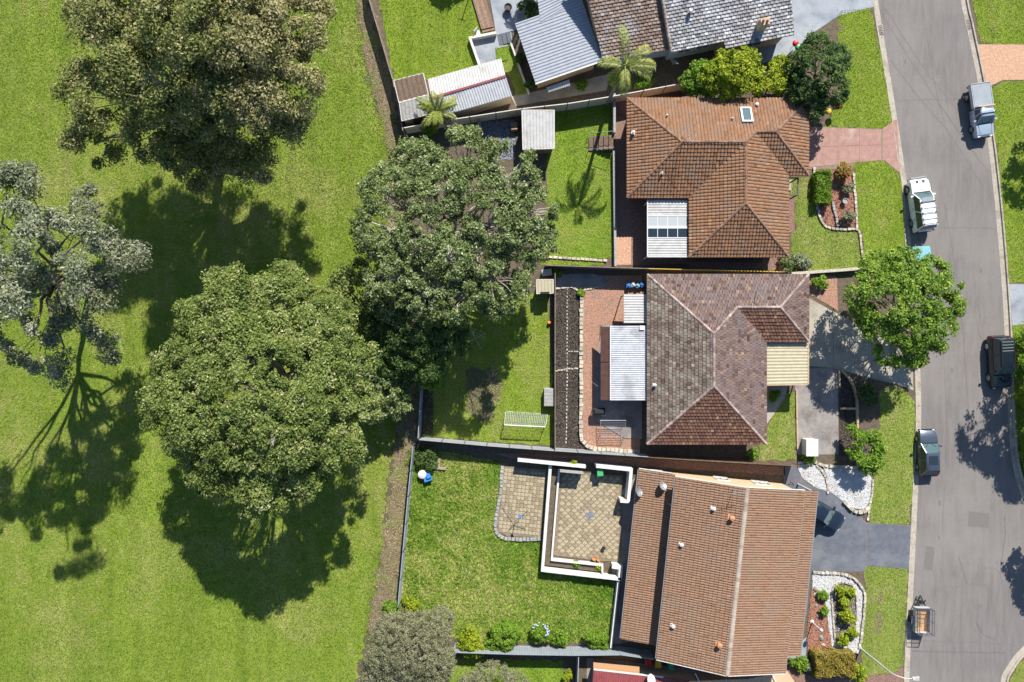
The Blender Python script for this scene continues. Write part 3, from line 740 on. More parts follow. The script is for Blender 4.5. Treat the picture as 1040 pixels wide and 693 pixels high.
def underlay(name, polys, parent, dz=-0.012, thick=0.10):
    mb = MB()
    for q in polys:
        n = len(q); q = [Vector(a) for a in q]
        mb.add([a + Vector((0, 0, dz)) for a in q], [tuple(range(n))])
        mb.add([a + Vector((0, 0, dz - thick)) for a in q], [tuple(range(n - 1, -1, -1))])
    return build(name, mb, M['underlay'], parent)

def gutters(pts, mat, parent, closed=True, w=0.11, h=0.12, dz=-0.02):
    n = len(pts)
    for i in range(n if closed else n - 1):
        a, b = Vector(pts[i]), Vector(pts[(i + 1) % n]); d = (b - a).normalized()
        mb = MB()
        mb.bar(a + Vector((0, 0, dz)) + d * 0.03, b + Vector((0, 0, dz)) - d * 0.03, w, h)
        build('gutter', mb, M[mat], parent)

def walls(pts, z0, z1, mat, parent, name='wall'):
    mb = MB(); mb.prism(pts, z0, z1)
    return build(name, mb, M[mat], parent)

def window(parent, a, b, frac, sill, w, h, mat='white_clean'):
    a, b = Vector(a).to_2d(), Vector(b).to_2d(); d = (b - a).normalized(); nn = Vector((d.y, -d.x))
    c = a.lerp(b, frac); rz = math.atan2(d.y, d.x)
    fr = MB(); cz = sill + h / 2
    for s_ in (-1, 1):
        q = c + d * s_ * (w / 2); fr.box((q.x + nn.x * 0.03, q.y + nn.y * 0.03, cz), (0.07, 0.1, h + 0.07), rz)
        fr.box((c.x + nn.x * 0.031, c.y + nn.y * 0.031, cz + s_ * h / 2), (w - 0.075, 0.1, 0.07), rz)
    fr.box((c.x + nn.x * 0.03, c.y + nn.y * 0.03, cz), (0.05, 0.08, h - 0.08), rz)
    o = bpy.data.objects.new('window', None); COL.objects.link(o); o.parent = parent
    build('frame', fr, M[mat], o)
    pn = MB(); pn.box((c.x + nn.x * 0.012, c.y + nn.y * 0.012, cz), (w - 0.06, 0.03, h - 0.06), rz)
    build('pane', pn, M['glass_pane'], o)
    sl = MB(); sl.box((c.x + nn.x * 0.08, c.y + nn.y * 0.08, sill - 0.07), (w + 0.16, 0.18, 0.06), rz)
    build('sill', sl, M['stone'], o)
    return o

def corrugated(name, a, b, c, d, mat, parent, rib=0.2, amp=0.035, trap=True, thick=0.03):
    """sheet a-b-c-d; ribs run from a to d (and b to c), repeat from a to b"""
    a, b, c, d = map(Vector, (a, b, c, d))
    n = max(2, round((b - a).length / rib)); N = (b - a).cross(d - a).normalized()
    if N.z < 0: N = -N
    cut = [(0, 0), (0.35, 0), (0.5, 1), (0.85, 1)] if trap else [(k / 6, 0.5 - 0.5 * math.cos(2 * math.pi * k / 6)) for k in range(6)]
    prof = [((i + u) / n, h) for i in range(n) for u, h in cut] + [(1.0, 0)]
    vs = []
    for u, h in prof: vs += [a.lerp(b, u) + N * h * amp, d.lerp(c, u) + N * h * amp]
    k = len(prof)
    fs = [(2 * i, 2 * i + 2, 2 * i + 3, 2 * i + 1) for i in range(k - 1)]
    mb = MB(); mb.add(vs, fs)
    mb.add([q - N * thick for q in (a, b, c, d)], [(3, 2, 1, 0)])
    for q0, q1 in ((a, b), (b, c), (c, d), (d, a)):
        mb.add([q0, q1, q1 - N * thick, q0 - N * thick], [(0, 1, 2, 3)])
    return build(name, mb, M[mat], parent)

def vent_pipe(pos, parent, mat='white_clean', r=0.07, h=0.4, cap=True, name='vent_pipe'):
    mb = MB(); pos = Vector(pos)
    prof = [(r, -0.1), (r, h)] + ([(r * 1.8, h), (r * 1.8, h + 0.06), (r * 0.6, h + 0.12)] if cap else [])
    mb.lathe(pos, prof, 10); mb.box(pos + Vector((0, 0, 0.03)), (r * 4, r * 4, 0.03))
    return build(name, mb, M[mat], parent)

def antenna(pos, parent, h=1.6, az=0.5):
    pos = Vector(pos); o = bpy.data.objects.new('antenna', None); COL.objects.link(o); o.parent = parent
    mb = MB(); mb.tube([pos, pos + Vector((0, 0, h))], 0.025, 6); build('mast', mb, M['steel'], o)
    d = Vector((math.cos(az), math.sin(az), 0)); x = Vector((-d.y, d.x, 0)); t = pos + Vector((0, 0, h - 0.08))
    mb = MB(); mb.tube([t - d * 0.6, t + d * 0.6], 0.016, 5); build('boom', mb, M['steel'], o)
    for i in range(7):
        mb = MB(); q = t + d * (-0.55 + i * 0.18); l = 0.42 - 0.03 * i
        mb.tube([q - x * l, q + x * l], 0.011, 4); build('element', mb, M['steel'], o)
    return o

def dish(pos, parent, r=0.42, az=0.0, mat='steel', stand=0.35, name='satellite_dish'):
    pos = Vector(pos); o = bpy.data.objects.new(name, None); COL.objects.link(o)
    if parent is not None: o.parent = parent
    mb = MB(); mb.tube([pos, pos + Vector((0, 0, stand))], 0.025, 6); build('mast', mb, M['steel'], o)
    R = Matrix.Rotation(az, 3, 'Z') @ Matrix.Rotation(math.radians(48), 3, 'X')
    c = pos + Vector((0, 0, stand + 0.1)); mb = MB(); vs = [c]; n = 18
    for rr in (0.5, 1.0):
        for k in range(n):
            a = 2 * math.pi * k / n
            vs.append(c + R @ Vector((math.cos(a) * r * rr, math.sin(a) * r * rr * 1.08, 0.16 * rr * rr * r / 0.42)))
    fs = [(0, 1 + k, 1 + (k + 1) % n) for k in range(n)] + [(1 + k, 1 + n + k, 1 + n + (k + 1) % n, 1 + (k + 1) % n) for k in range(n)]
    mb.add(vs, fs); mb.add([v - R @ Vector((0, 0, 0.02)) for v in vs], [tuple(reversed(f)) for f in fs])
    build('reflector', mb, M[mat], o, smooth=True)
    mb = MB(); e = c + R @ Vector((0, -0.05, 0.5)); mb.tube([c + R @ Vector((0, -r, 0.12)), e], 0.014, 5); mb.box(e, (0.07, 0.07, 0.1))
    build('feed_arm', mb, M['post_dark'], o)
    return o

def inset(pts, d):
    n = len(pts); P = [Vector(q).to_2d() for q in pts]; out = []
    ar = sum(P[i].x * P[(i + 1) % n].y - P[(i + 1) % n].x * P[i].y for i in range(n))
    s_ = 1 if ar > 0 else -1
    for i in range(n):
        d1 = (P[i] - P[i - 1]).normalized(); d2 = (P[(i + 1) % n] - P[i]).normalized()
        n1, n2 = Vector((-d1.y, d1.x)) * s_, Vector((-d2.y, d2.x)) * s_
        b = (n1 + n2) / (1 + n1.dot(n2))
        out.append(P[i] + b * d)
    return out

TP = 0.405
def hiproof(root, rects, tile, cap, seeds, gut, tiles_over={}, ze=2.7, **kw):
    """x0..x2 main body, wing to x3 between y0 and y1; xl = left edge of the lower leg (x0 when there is none)"""
    x0, xl, x2, x3, y0, y1, y2, y3 = rects
    hm = (x2 - xl) / 2; rx = (xl + x2) / 2; hw = (y1 - y0) / 2; wy = (y0 + y1) / 2
    def E(x, y): return p(x, y, ze)
    def R(x, y, half): return p(x, y, ze + half / S * TP)
    we = R(x3 - hw, wy, hw)
    fac, ridges = {}, []
    if xl > x0:           # L with a west wing sharing the main ridge height
        my = (y0 + y2) / 2; hh = (y2 - y0) / 2
        mw = R(x0 + hh, my, hh); J = R(rx, my, hh); jx = rx + (my - wy); K = R(jx, wy, hw); B = R(rx, y3 - hm, hm)
        fac['roof_slope_n'] = [[E(x0, y0), E(jx, y0), K, J, mw], [E(jx, y0), E(x3, y0), we, K]]
        fac['w'] = [[E(x0, y2), E(x0, y0), mw]]
        fac['s1'] = [[E(xl, y2), E(x0, y2), mw, J]]
        fac['w2'] = [[E(xl, y3), E(xl, y2), J, B]]
        outline = [(x0, y0), (x3, y0), (x3, y1), (x2, y1), (x2, y3), (xl, y3), (xl, y2), (x0, y2)]
        ridges = [(E(x0, y0), mw), (E(x0, y2), mw), (mw, J), (J, K), (K, we), (J, B)]
        fac['s'] = [[E(x2, y3), E(xl, y3), B]]
        ridges += [(E(xl, y3), B), (E(x2, y3), B)]
    else:
        J = R(rx, y0 + hm, hm); jx = rx + (y0 + hm - wy); K = R(jx, wy, hw); B = R(rx, y3 - hm, hm)
        fac['n'] = [[E(x0, y0), E(jx, y0), K, J], [E(jx, y0), E(x3, y0), we, K]]
        fac['w'] = [[E(x0, y3), E(x0, y0), J, B]]
        outline = [(x0, y0), (x3, y0), (x3, y1), (x2, y1), (x2, y3), (x0, y3)]
        fac['s'] = [[E(x2, y3), E(x0, y3), B]]
        ridges = [(E(x0, y0), J), (J, K), (K, we), (J, B), (E(x0, y3), B), (E(x2, y3), B)]
    fac['e1'] = [[E(x3, y0), E(x3, y1), we]]
    fac['s2'] = [[E(x3, y1), E(x2, y1), K, we]]
    fac['e'] = [[E(x2, y1), E(x2, y3), B, J, K]]
    ridges += [(E(x3, y0), we), (E(x3, y1), we)]
    for i, (k, pcs) in enumerate(fac.items()):
        tile_facet('roof_tiles', pcs, tiles_over.get(k, tile), root, seed=seeds + i, **kw)
    underlay('roof_deck', [q for pcs in fac.values() for q in pcs], root)
    ridge_caps('ridge_cap', ridges, cap, root, seed=seeds)
    # valley troughs
    vm = MB(); vm.bar(E(x2, y1) + Vector((0, 0, 0.05)), K + Vector((0, 0, 0.05)), 0.12, 0.02)
    if xl > x0: vm.bar(E(xl, y2) + Vector((0, 0, 0.05)), J + Vector((0, 0, 0.05)), 0.12, 0.02)
    build('valley_flashing', vm, M['cap3'], root)
    ow = [E(*a) for a in outline]
    gutters(ow, gut, root)
    return ow, dict(J=J, K=K, B=B, we=we)

# ---------------------------------------------------------------- house 1: orange-brown hip roof
h1 = thing('house', 'brick house with orange-brown hip tile roof and small white-framed skylight', 'house', p(720, 170))
ow, K1 = hiproof(h1, (632, 692.4, 789, 808.4, 110.3, 185, 207, 264.6), 'tile1', 'cap1', 10, 'gutter_brown', stagger=False, sig=.14, roll=.036)
wl = inset(ow, 0.55)
walls(wl, 0.0, 2.56, 'brick_wall', h1)
for i, fr, w_ in ((7, 0.3, 1.8), (7, 0.7, 1.2), (5, 0.5, 1.8), (2, 0.5, 1.6), (4, 0.5, 2.0), (6, 0.5, 1.5), (3, 0.5, 0.9)):
    window(h1, wl[(i + 1) % 8], wl[i], fr, 0.9, w_, 1.2)
# skylight
def on_north1(px, py):   # point of the north slope seen at this place of the photograph's plan
    for z in np.arange(2.7, 5, 0.01):
        q = g(px, py, z)
        y_m = q.y; dist = p(0, 110.3).y - y_m
        if 2.7 + dist * TP <= z: return q
    return g(px, py, 3.5)
sk = bpy.data.objects.new('skylight', None); COL.objects.link(sk); sk.parent = h1
c = on_north1(757.5, 118); tl = Matrix.Rotation(-math.atan(TP), 3, 'X').inverted()
tl = Matrix.Rotation(-math.atan(-TP), 3, 'X')
tl = Matrix.Rotation(math.atan(-TP), 3, 'X')
mb = MB()
for dx, dy, sx, sy in ((-0.43, 0, 0.14, 1.62), (0.43, 0, 0.14, 1.62), (0, -0.74, 0.72, 0.14), (0, 0.74, 0.72, 0.14)):
    mb.box(c + tl @ Vector((dx, dy, 0.16)), (sx, sy, 0.22), 0, tilt=tl)
build('frame', mb, M['white_clean'], sk)
mb = MB(); mb.box(c + tl @ Vector((0, 0, 0.17)), (0.72, 1.34, 0.06), 0, tilt=tl); build('pane', mb, M['screen_glass'], sk)
for px, py in ((768, 107), (743, 121), (677, 118)):
    vent_pipe(on_north1(px, py), h1, 'white_clean', 0.09 if px > 760 else 0.05, 0.25)
vent_pipe(g(643, 135, 3.1), h1, 'white_clean', 0.08, 0.25); vent_pipe(g(672, 176, 3.6), h1, 'white_clean', 0.05, 0.25)
antenna(g(694, 144, 4.45), h1, 1.8, 2.6)
# patio roof behind
pr = h1
zz = 2.45
def pq(px, py): return g(px, py, zz)
corrugated('patio_roof_sheet', pq(658, 203), pq(658, 219), pq(698.5, 219), pq(698.5, 203), 'zinc_pale', pr, 0.25, 0.03)
corrugated('patio_roof_sheet', pq(658, 242), pq(658, 260.5), pq(698.5, 260.5), pq(698.5, 242), 'zinc_pale', pr, 0.25, 0.03)
for i in range(4):
    xa, xb = 658 + i * 10.15, 658 + (i + 1) * 10.15 - 0.6
    for ya, yb, mt in ((219.8, 229.4, 'frosted'), (232.4, 241.2, 'glass_dark')):
        mb = MB(); a, b, c_, d_ = pq(xa, ya), pq(xb, ya), pq(xb, yb), pq(xa, yb)
        mb.prism([a, b, c_, d_], zz - 0.02, zz + 0.01); build('patio_roof_panel', mb, M[mt], pr)
mb = MB()
for y in (219.4, 230.9, 241.7): mb.bar(pq(657.6, y), pq(698.6, y), 0.09 if y != 230.9 else 0.24, 0.08)
for i in range(1, 4): mb.bar(pq(658 + i * 10.15 - 0.3, 219.8), pq(658 + i * 10.15 - 0.3, 241.3), 0.05, 0.05)
mb.bar(pq(657.5, 203), pq(657.5, 261), 0.08, 0.12); mb.bar(pq(657.5, 261), pq(699, 261), 0.08, 0.12)
build('patio_roof_frame', mb, M['white_clean'], pr)
for a in ((659, 204), (659, 260), (697, 260)):
    q = pq(*a); mb = MB(); mb.box((q.x, q.y, zz / 2), (0.09, 0.09, zz - 0.05)); build('patio_post', mb, M['white_clean'], pr)
# entry frame on the east side
mb = MB(); a, b = g(802, 181, 2.2), g(810.5, 181, 2.2); c_, d_ = g(810.5, 198, 2.2), g(802, 198, 2.2)
for q0, q1 in ((a, b), (b, c_), (c_, d_)): mb.bar(q0, q1, 0.1, 0.1)
for q in (b, c_): mb.bar(Vector((q.x, q.y, 0)), q, 0.1, 0.1)
build('porch_frame', mb, M['post_dark'], h1)
mb = MB(); mb.prism([p(796.5, 183), p(803, 183), p(803, 194), p(796.5, 194)], 0.02, 0.16); build('porch_step', mb, M['conc'], h1)

# ---------------------------------------------------------------- house 2: mottled brown hip roof with beige carport
h2 = thing('house', 'house with mottled purple-brown hip tile roof and pale ridge caps', 'house', p(715, 360))
ow, K2 = hiproof(h2, (651.6, 651.6, 767.3, 808.5, 281.8, 347, 0, 446.7), 'tile2', 'cap2', 40, 'gutter_grey', {'s': 'tile2_red', 's2': 'tile2_red', 'w': 'tile2_lichen'}, flat=True, roll=0.025, step=0.06, tw=0.31, th=0.33)
wl = inset(ow, 0.5); walls(wl, 0.0, 2.56, 'tan_brick', h2)
for i, fr, w_ in ((5, 0.25, 1.8), (5, 0.7, 1.8), (0, 0.3, 1.2), (0, 0.6, 1.5), (1, 0.5, 1.5), (3, 0.6, 1.6), (4, 0.4, 1.4)):
    window(h2, wl[(i + 1) % 6], wl[i], fr, 0.9, w_, 1.2)
vent_pipe(g(664.5, 391, 3.0), h2, 'white_clean', 0.08, 0.3)
antenna(g(768, 296, 3.5), h2, 1.8, 1.2)
zz = 2.4
corrugated('carport_roof_sheet', g(778.5, 347.5, zz), g(778.5, 391, zz), g(820.5, 390, zz), g(820.5, 347.5, zz), 'beige_sheet', h2, 0.3, 0.03)
gutters([g(778, 391.3, zz), g(821, 390.6, zz), g(821, 347.5, zz)], 'sleeper', h2, False)
for a in ((781, 389), (818, 388), (818, 350)):
    q = g(*a, zz); mb = MB(); mb.box((q.x, q.y, zz / 2), (0.1, 0.1, zz - 0.06)); build('carport_post', mb, M['post_dark'], h2)

# ---------------------------------------------------------------- house 3: long gable roof
h3 = thing('house', 'long gable house with ribbed light terracotta roof and cream walls', 'house', p(720, 550))
def L3(t, s_, z=0.0):     # along / across the ridge
    x, y = 0.9943 * t - 0.107 * s_, 0.107 * t + 0.9943 * s_
    return Vector((x / S, -y / S, z))
zr, zw, zse, zve = 6.1, 4.4, 4.4, 4.0
s0, s1 = 111.5, 284.5
kw = dict(sig=.11, tw=0.215, th=0.38, step=0.035, roll=0.034)
tile_facet('roof_tiles', [[L3(168, s1, zw), L3(168, s0, zw), L3(229.8, s0, zr), L3(229.8, s1, zr)]], 'tile3', h3, seed=70, stagger=False, **kw)
tile_facet('roof_tiles', [[L3(290.5, s0, zse), L3(290.5, s1, zse), L3(229.8, s1, zr), L3(229.8, s0, zr)]], 'tile3', h3, seed=71, stagger=False, **kw)
tile_facet('roof_tiles', [[L3(306, s0, zve - 0.25), L3(306, 270, zve - 0.25), L3(290.5, 270, zse - 0.3), L3(290.5, s0, zse - 0.3)]], 'tile3', h3, seed=72, stagger=False, **kw)
tile_facet('roof_tiles', [[L3(137, 278, 2.35), L3(137, s0, 2.35), L3(171, s0, 3.0), L3(171, 278, 3.0)]], 'tile3', h3, seed=73, stagger=False, **kw)
underlay('roof_deck', [[L3(168, s1, zw), L3(168, s0, zw), L3(229.8, s0, zr), L3(229.8, s1, zr)], [L3(290.5, s0, zse), L3(290.5, s1, zse), L3(229.8, s1, zr), L3(229.8, s0, zr)],
                       [L3(306, s0, zve - 0.25), L3(306, 270, zve - 0.25), L3(290.5, 270, zse - 0.3), L3(290.5, s0, zse - 0.3)], [L3(137, 278, 2.35), L3(137, s0, 2.35), L3(171, s0, 3.0), L3(171, 278, 3.0)]], h3)
ridge_caps('ridge_cap', [(L3(229.8, s0, zr), L3(229.8, s1, zr))], 'cap3', h3, w=0.22, seed=3)
gutters([L3(136.4, s0, 2.33), L3(136.4, 278, 2.33)], 'gutter_grey', h3, False)
gutters([L3(167.4, s0, zw - 0.02), L3(167.4, s1, zw - 0.02)], 'gutter_grey', h3, False)
gutters([L3(291.2, s0, zse - 0.04), L3(291.2, s1, zse - 0.04)], 'gutter_grey', h3, False, w=0.07)
gutters([L3(306.6, s0, zve - 0.25), L3(306.6, 270, zve - 0.25)], 'gutter_grey', h3, False)
for q in ([L3(168, s0 - 0.8, zw), L3(229.8, s0 - 0.8, zr)], [L3(229.8, s0 - 0.8, zr), L3(290.5, s0 - 0.8, zse)], [L3(168, s1 + .8, zw), L3(229.8, s1 + .8, zr)], [L3(229.8, s1 + .8, zr), L3(290.5, s1 + .8, zse)], [L3(137, s0 - 0.8, 2.35), L3(168, s0 - 0.8, 3.0)]):
    mb = MB(); mb.bar(q[0] + Vector((0, 0, -0.03)), q[1] + Vector((0, 0, -0.03)), 0.06, 0.22); build('barge_board', mb, M['gutter_white'], h3)
def gable_block(t0, t1, sa, sb, zfun, mat, name='wall'):
    """solid block whose top follows the roof"""
    ts = sorted(set([t0, t1] + [t for t in (229.8,) if t0 < t < t1])); mb = MB(); n = len(ts)
    A = [L3(t, sa, 0) for t in ts] + [L3(t, sa, zfun(t)) for t in reversed(ts)]
    B_ = [L3(t, sb, 0) for t in ts] + [L3(t, sb, zfun(t)) for t in reversed(ts)]
    k = len(A)
    mb.add(A + B_, [tuple(range(k)), tuple(range(2 * k - 1, k - 1, -1))] + [(i, k + i, k + (i + 1) % k, (i + 1) % k) for i in range(k)])
    bm = bmesh.new(); vs = [bm.verts.new(v) for v in mb.v]
    for f in mb.f: bm.faces.new([vs[i] for i in f])
    bmesh.ops.recalc_face_normals(bm, faces=bm.faces[:])
    for v in bm.verts: v.co -= h3.location
    me = bpy.data.meshes.new(name); bm.to_mesh(me); bm.free()
    return link(name, me, M[mat], h3)
zmain = lambda t: (zw + (t - 168) / 61.8 * (zr - zw) if t < 229.8 else zr - (t - 229.8) / 60.7 * (zr - zse)) - 0.16
gable_block(171.5, 288, s0 + 3, s1 - 3, zmain, 'cream')
gable_block(141, 171.4, s0 + 3.2, 275, lambda t: 2.35 + (t - 137) / 34 * 0.65 - 0.16, 'cream')
for t0, t1, fr, sill, w_, h_ in ((200, 288, 0.3, 0.9, 1.5, 1.1), (200, 288, 0.75, 0.9, 1.2, 1.1), (145, 170, 0.5, 0.9, 1.0, 1.1)):
    window(h3, L3(t1, s0 + 3 if t0 > 150 else s0 + 3.2), L3(t0, s0 + 3 if t0 > 150 else s0 + 3.2), fr, sill, w_, h_)
for fr in (0.2, 0.5, 0.8): window(h3, L3(141, s0 + 4), L3(141, 274), fr, 0.9, 1.6, 1.1)
for fr in (0.55, 0.82): window(h3, L3(288, s1 - 4), L3(288, s0 + 4), fr, 1.0, 1.8, 1.4)
for s_ in (s0 + 2, 150, 190, 230, 268):
    q = L3(304, s_); mb = MB(); mb.box((q.x, q.y, 1.9), (0.12, 0.12, 3.75)); build('verandah_post', mb, M['white_clean'], h3)
mb = MB(); mb.bar(L3(167, s0 + 28, zw - 0.1), L3(167, s0 + 28, 2.95), 0.07, 0.07); build('downpipe', mb, M['gutter_grey'], h3)
def roof3(px, py):
    for z in np.arange(2.3, 6.3, 0.01):
        q = g(px, py, z); x, y = q.x * S, -q.y * S
        t = 0.9943 * x + 0.107 * y
        zz_ = 2.35 + (t - 137) / 34 * 0.65 if t < 168 else zmain(t) + 0.16
        if zz_ <= z: return q
    return g(px, py, 4)
for px, py in ((724, 516), (691.5, 552.5), (683, 635)): vent_pipe(roof3(px, py), h3, 'white_clean', 0.1, 0.3)
for px, py in ((742, 525), (729.5, 653.5)): vent_pipe(roof3(px, py), h3, 'terracotta', 0.13, 0.45, name='clay_vent')
dish(roof3(671, 493), h3, 0.42, 2.3); dish(roof3(647, 499), h3, 0.42, 2.0); antenna(roof3(744, 497), h3, 1.5, 0.1)

# ---------------------------------------------------------------- house 5 at the top: weathered tiles and grey metal skillion
h5 = thing('house', 'house with weathered white-grey tiles and grey ribbed metal rear roof', 'house', p(660, 40))
za = 2.75
corrugated('metal_roof_sheet', g(544, 85, za), g(523, 24, za + .25), g(591, 0, za + .3), g(612, 61.5, za + .05), 'grey_sheet', h5, 0.28, 0.04)
corrugated('metal_roof_sheet', g(549, 24, za + .27), g(541, -40, za + .5), g(578, -40, za + .5), g(591, -0.6, za + .3), 'grey_sheet', h5, 0.28, 0.04)
gutters([g(543.6, 85.6, za - .02), g(612.4, 62, za + .03)], 'gutter_white', h5, False)
def V5(px, py, z): return g(px, py, z)
A5, B5 = V5(612.5, 62.5, 2.8), V5(684, 49.5, 2.8)
ed = (B5 - A5).normalized(); up = Vector((-ed.y, ed.x, 0)); up = up if up.y > 0 else -up
sl = lambda q, d: q + up * d + Vector((0, 0, d * 0.36))
tile_facet('roof_tiles', [[A5, B5, sl(B5, 9) - ed * 1.2, sl(A5, 9) - ed * 1.2]], 'tile5_brown', h5, seed=91, tw=0.40, th=0.29, step=0.07, roll=0.03, flat=True)
C5, D5 = V5(684.5, 50, 3.05), V5(735, 41, 3.05)
E5, F5 = V5(736, 49.5, 2.8), V5(806.5, 35, 2.8)
ed2 = (F5 - E5).normalized(); up2 = Vector((-ed2.y, ed2.x, 0)); up2 = up2 if up2.y > 0 else -up2
sl2 = lambda q, d: q + up2 * d + Vector((0, 0, d * 0.36))
F5b = F5
zE = lambda q: q
q0 = E5 + up2 * 0.05
tile_facet('roof_tiles', [[E5, F5, sl2(F5, 9) - ed2 * 0.6, sl2(E5, 9) - ed2 * 0.6], [sl2(E5 - ed2 * 4.95, 0.62), sl2(E5, 0.62), sl2(E5, 9) - ed2 * 0.6, sl2(E5 - ed2 * 4.95, 9) - ed2 * 0.6]], 'tile5', h5, seed=92, tw=0.40, th=0.29, step=0.07, roll=0.03, z_off=0.075, flat=True)
W5a = sl2(E5 - ed2 * 4.95, 0.62)
underlay('roof_deck', [[A5, B5, sl(B5, 9) - ed * 1.2, sl(A5, 9) - ed * 1.2], [E5, F5, sl2(F5, 9) - ed2 * 0.6, sl2(E5, 9) - ed2 * 0.6], [W5a, sl2(E5, 0.62), sl2(E5, 9) - ed2 * 0.6, sl2(E5 - ed2 * 4.95, 9) - ed2 * 0.6]], h5)
ridge_caps('ridge_cap', [(W5a, sl2(E5 - ed2 * 4.95, 9) - ed2 * 0.6)], 'cap3', h5, w=0.16, seed=8, dz=0.1)
gutters([W5a + Vector((0, 0, 0)), sl2(E5, 0.62)], 'gutter_white', h5, False); gutters([E5, F5], 'gutter_grey', h5, False); gutters([A5, B5], 'gutter_grey', h5, False)
def flat(q, z=0): return Vector((q.x, q.y, z))
back = 8.5
walls([flat(A5 + up * 0.5 + ed * .4), flat(B5 + up * 0.5), flat(B5 + up * back), flat(A5 + up * back)], 0, 2.62, 'blue_wall', h5)
walls([flat(W5a + up2 * 0.45 + ed2 * .3), flat(sl2(E5, 0.62) + up2 * 0.45), flat(sl2(E5, 0.62) + up2 * back), flat(W5a + up2 * back)], 0, 2.86, 'blue_wall', h5)
walls([flat(E5 + up2 * 0.4 + ed2 * .05), flat(F5 + up2 * 0.4 - ed2 * .45), flat(F5 + up2 * back - ed2), flat(E5 + up2 * back)], 0, 2.62, 'tan_brick', h5)
wa, wb = flat(W5a + up2 * 0.45 + ed2 * .3), flat(sl2(E5, 0.62) + up2 * 0.45)
window(h5, wa, wb, 0.3, 1.2, 1.2, 1.1); window(h5, wa, wb, 0.68, 1.2, 1.2, 1.1)
window(h5, flat(E5 + up2 * .4), flat(F5 + up2 * .4), 0.5, 1.0, 1.6, 1.2)
walls(inset([flat(g(544, 85, za)), flat(g(612, 61.5, za)), flat(g(591, 0, za)), flat(g(523, 24, za))], .45), 0, 2.6, 'tan_brick', h5)
mb = MB(); q = V5(773, 27, 3.6); mb.box(q + Vector((0, 0, .3)), (0.75, 0.6, 1.4), 0.2); build('chimney', mb, M['tan_brick'], h5)
for k in (-1, 1):
    mb = MB(); mb.lathe(q + Vector((k * .18, 0, 1.0)), [(0.13, 0), (0.11, .35)], 10); build('chimney_pot', mb, M['terracotta'], h5)
vent_pipe(V5(700, 14, 3.9), h5, 'steel', 0.12, 0.5)
dish(V5(683, 66, 1.9), h5, 0.42, 2.7, stand=0.3)

# ---------------------------------------------------------------- house 4 at the bottom edge: dark red sheet roof
h4 = thing('house', 'building with dark red ribbed metal roof at the bottom edge', 'house', p(640, 700))
zz = 2.6
corrugated('metal_roof_sheet', g(603, 680.5, zz), g(674, 688.5, zz), g(668, 760, zz + .6), g(598, 752, zz + .6), 'red_sheet', h4, 0.22, 0.035)
gutters([g(602.6, 680, zz), g(674, 688, zz)], 'gutter_white', h4, False)
corrugated('metal_roof_sheet', g(674.5, 688, zz), g(735, 696, zz - .4), g(729, 768, zz + .1), g(669, 760, zz + .6), 'red_sheet', h4, 0.22, 0.035)
walls([flat(g(606, 683, zz)), flat(g(722, 700, zz)), flat(g(716, 760, zz)), flat(g(602, 750, zz))], 0, 2.1, 'tan_brick', h4)
mb = MB(); mb.prism([g(603, 674.5, zz), g(650, 679, zz), g(650, 686, zz), g(603, 680.3, zz)], zz - .32, zz - .27); build('fascia_board', mb, M['ply'], h4)
dish(g(659, 688.5, zz + .1), h4, 0.5, 2.2, 'white_clean')
h6 = thing('house', 'low building with cream timber eaves and brown brick wall below the gable', 'house', p(760, 700))
walls([p(700, 684), p(787, 690), p(787, 760), p(700, 760)], 0, 2.4, 'brick_wall', h6)
mb = MB(); mb.prism([g(760, 690, 2.5), g(800, 682, 2.5), g(812, 700, 2.5), g(812, 740, 2.5), g(700, 740, 2.5), g(700, 692, 2.5)], 2.42, 2.5); build('eave_lining', mb, M['cream'], h6)
for a, b in (((737, 690), (748, 720)), ((783, 684), (800, 715)), ((706, 684), (714, 700))):
    mb = MB(); mb.bar(g(*a, 2.56), g(*b, 2.56), 0.08, 0.08); build('rafter', mb, M['white_clean'], h6)
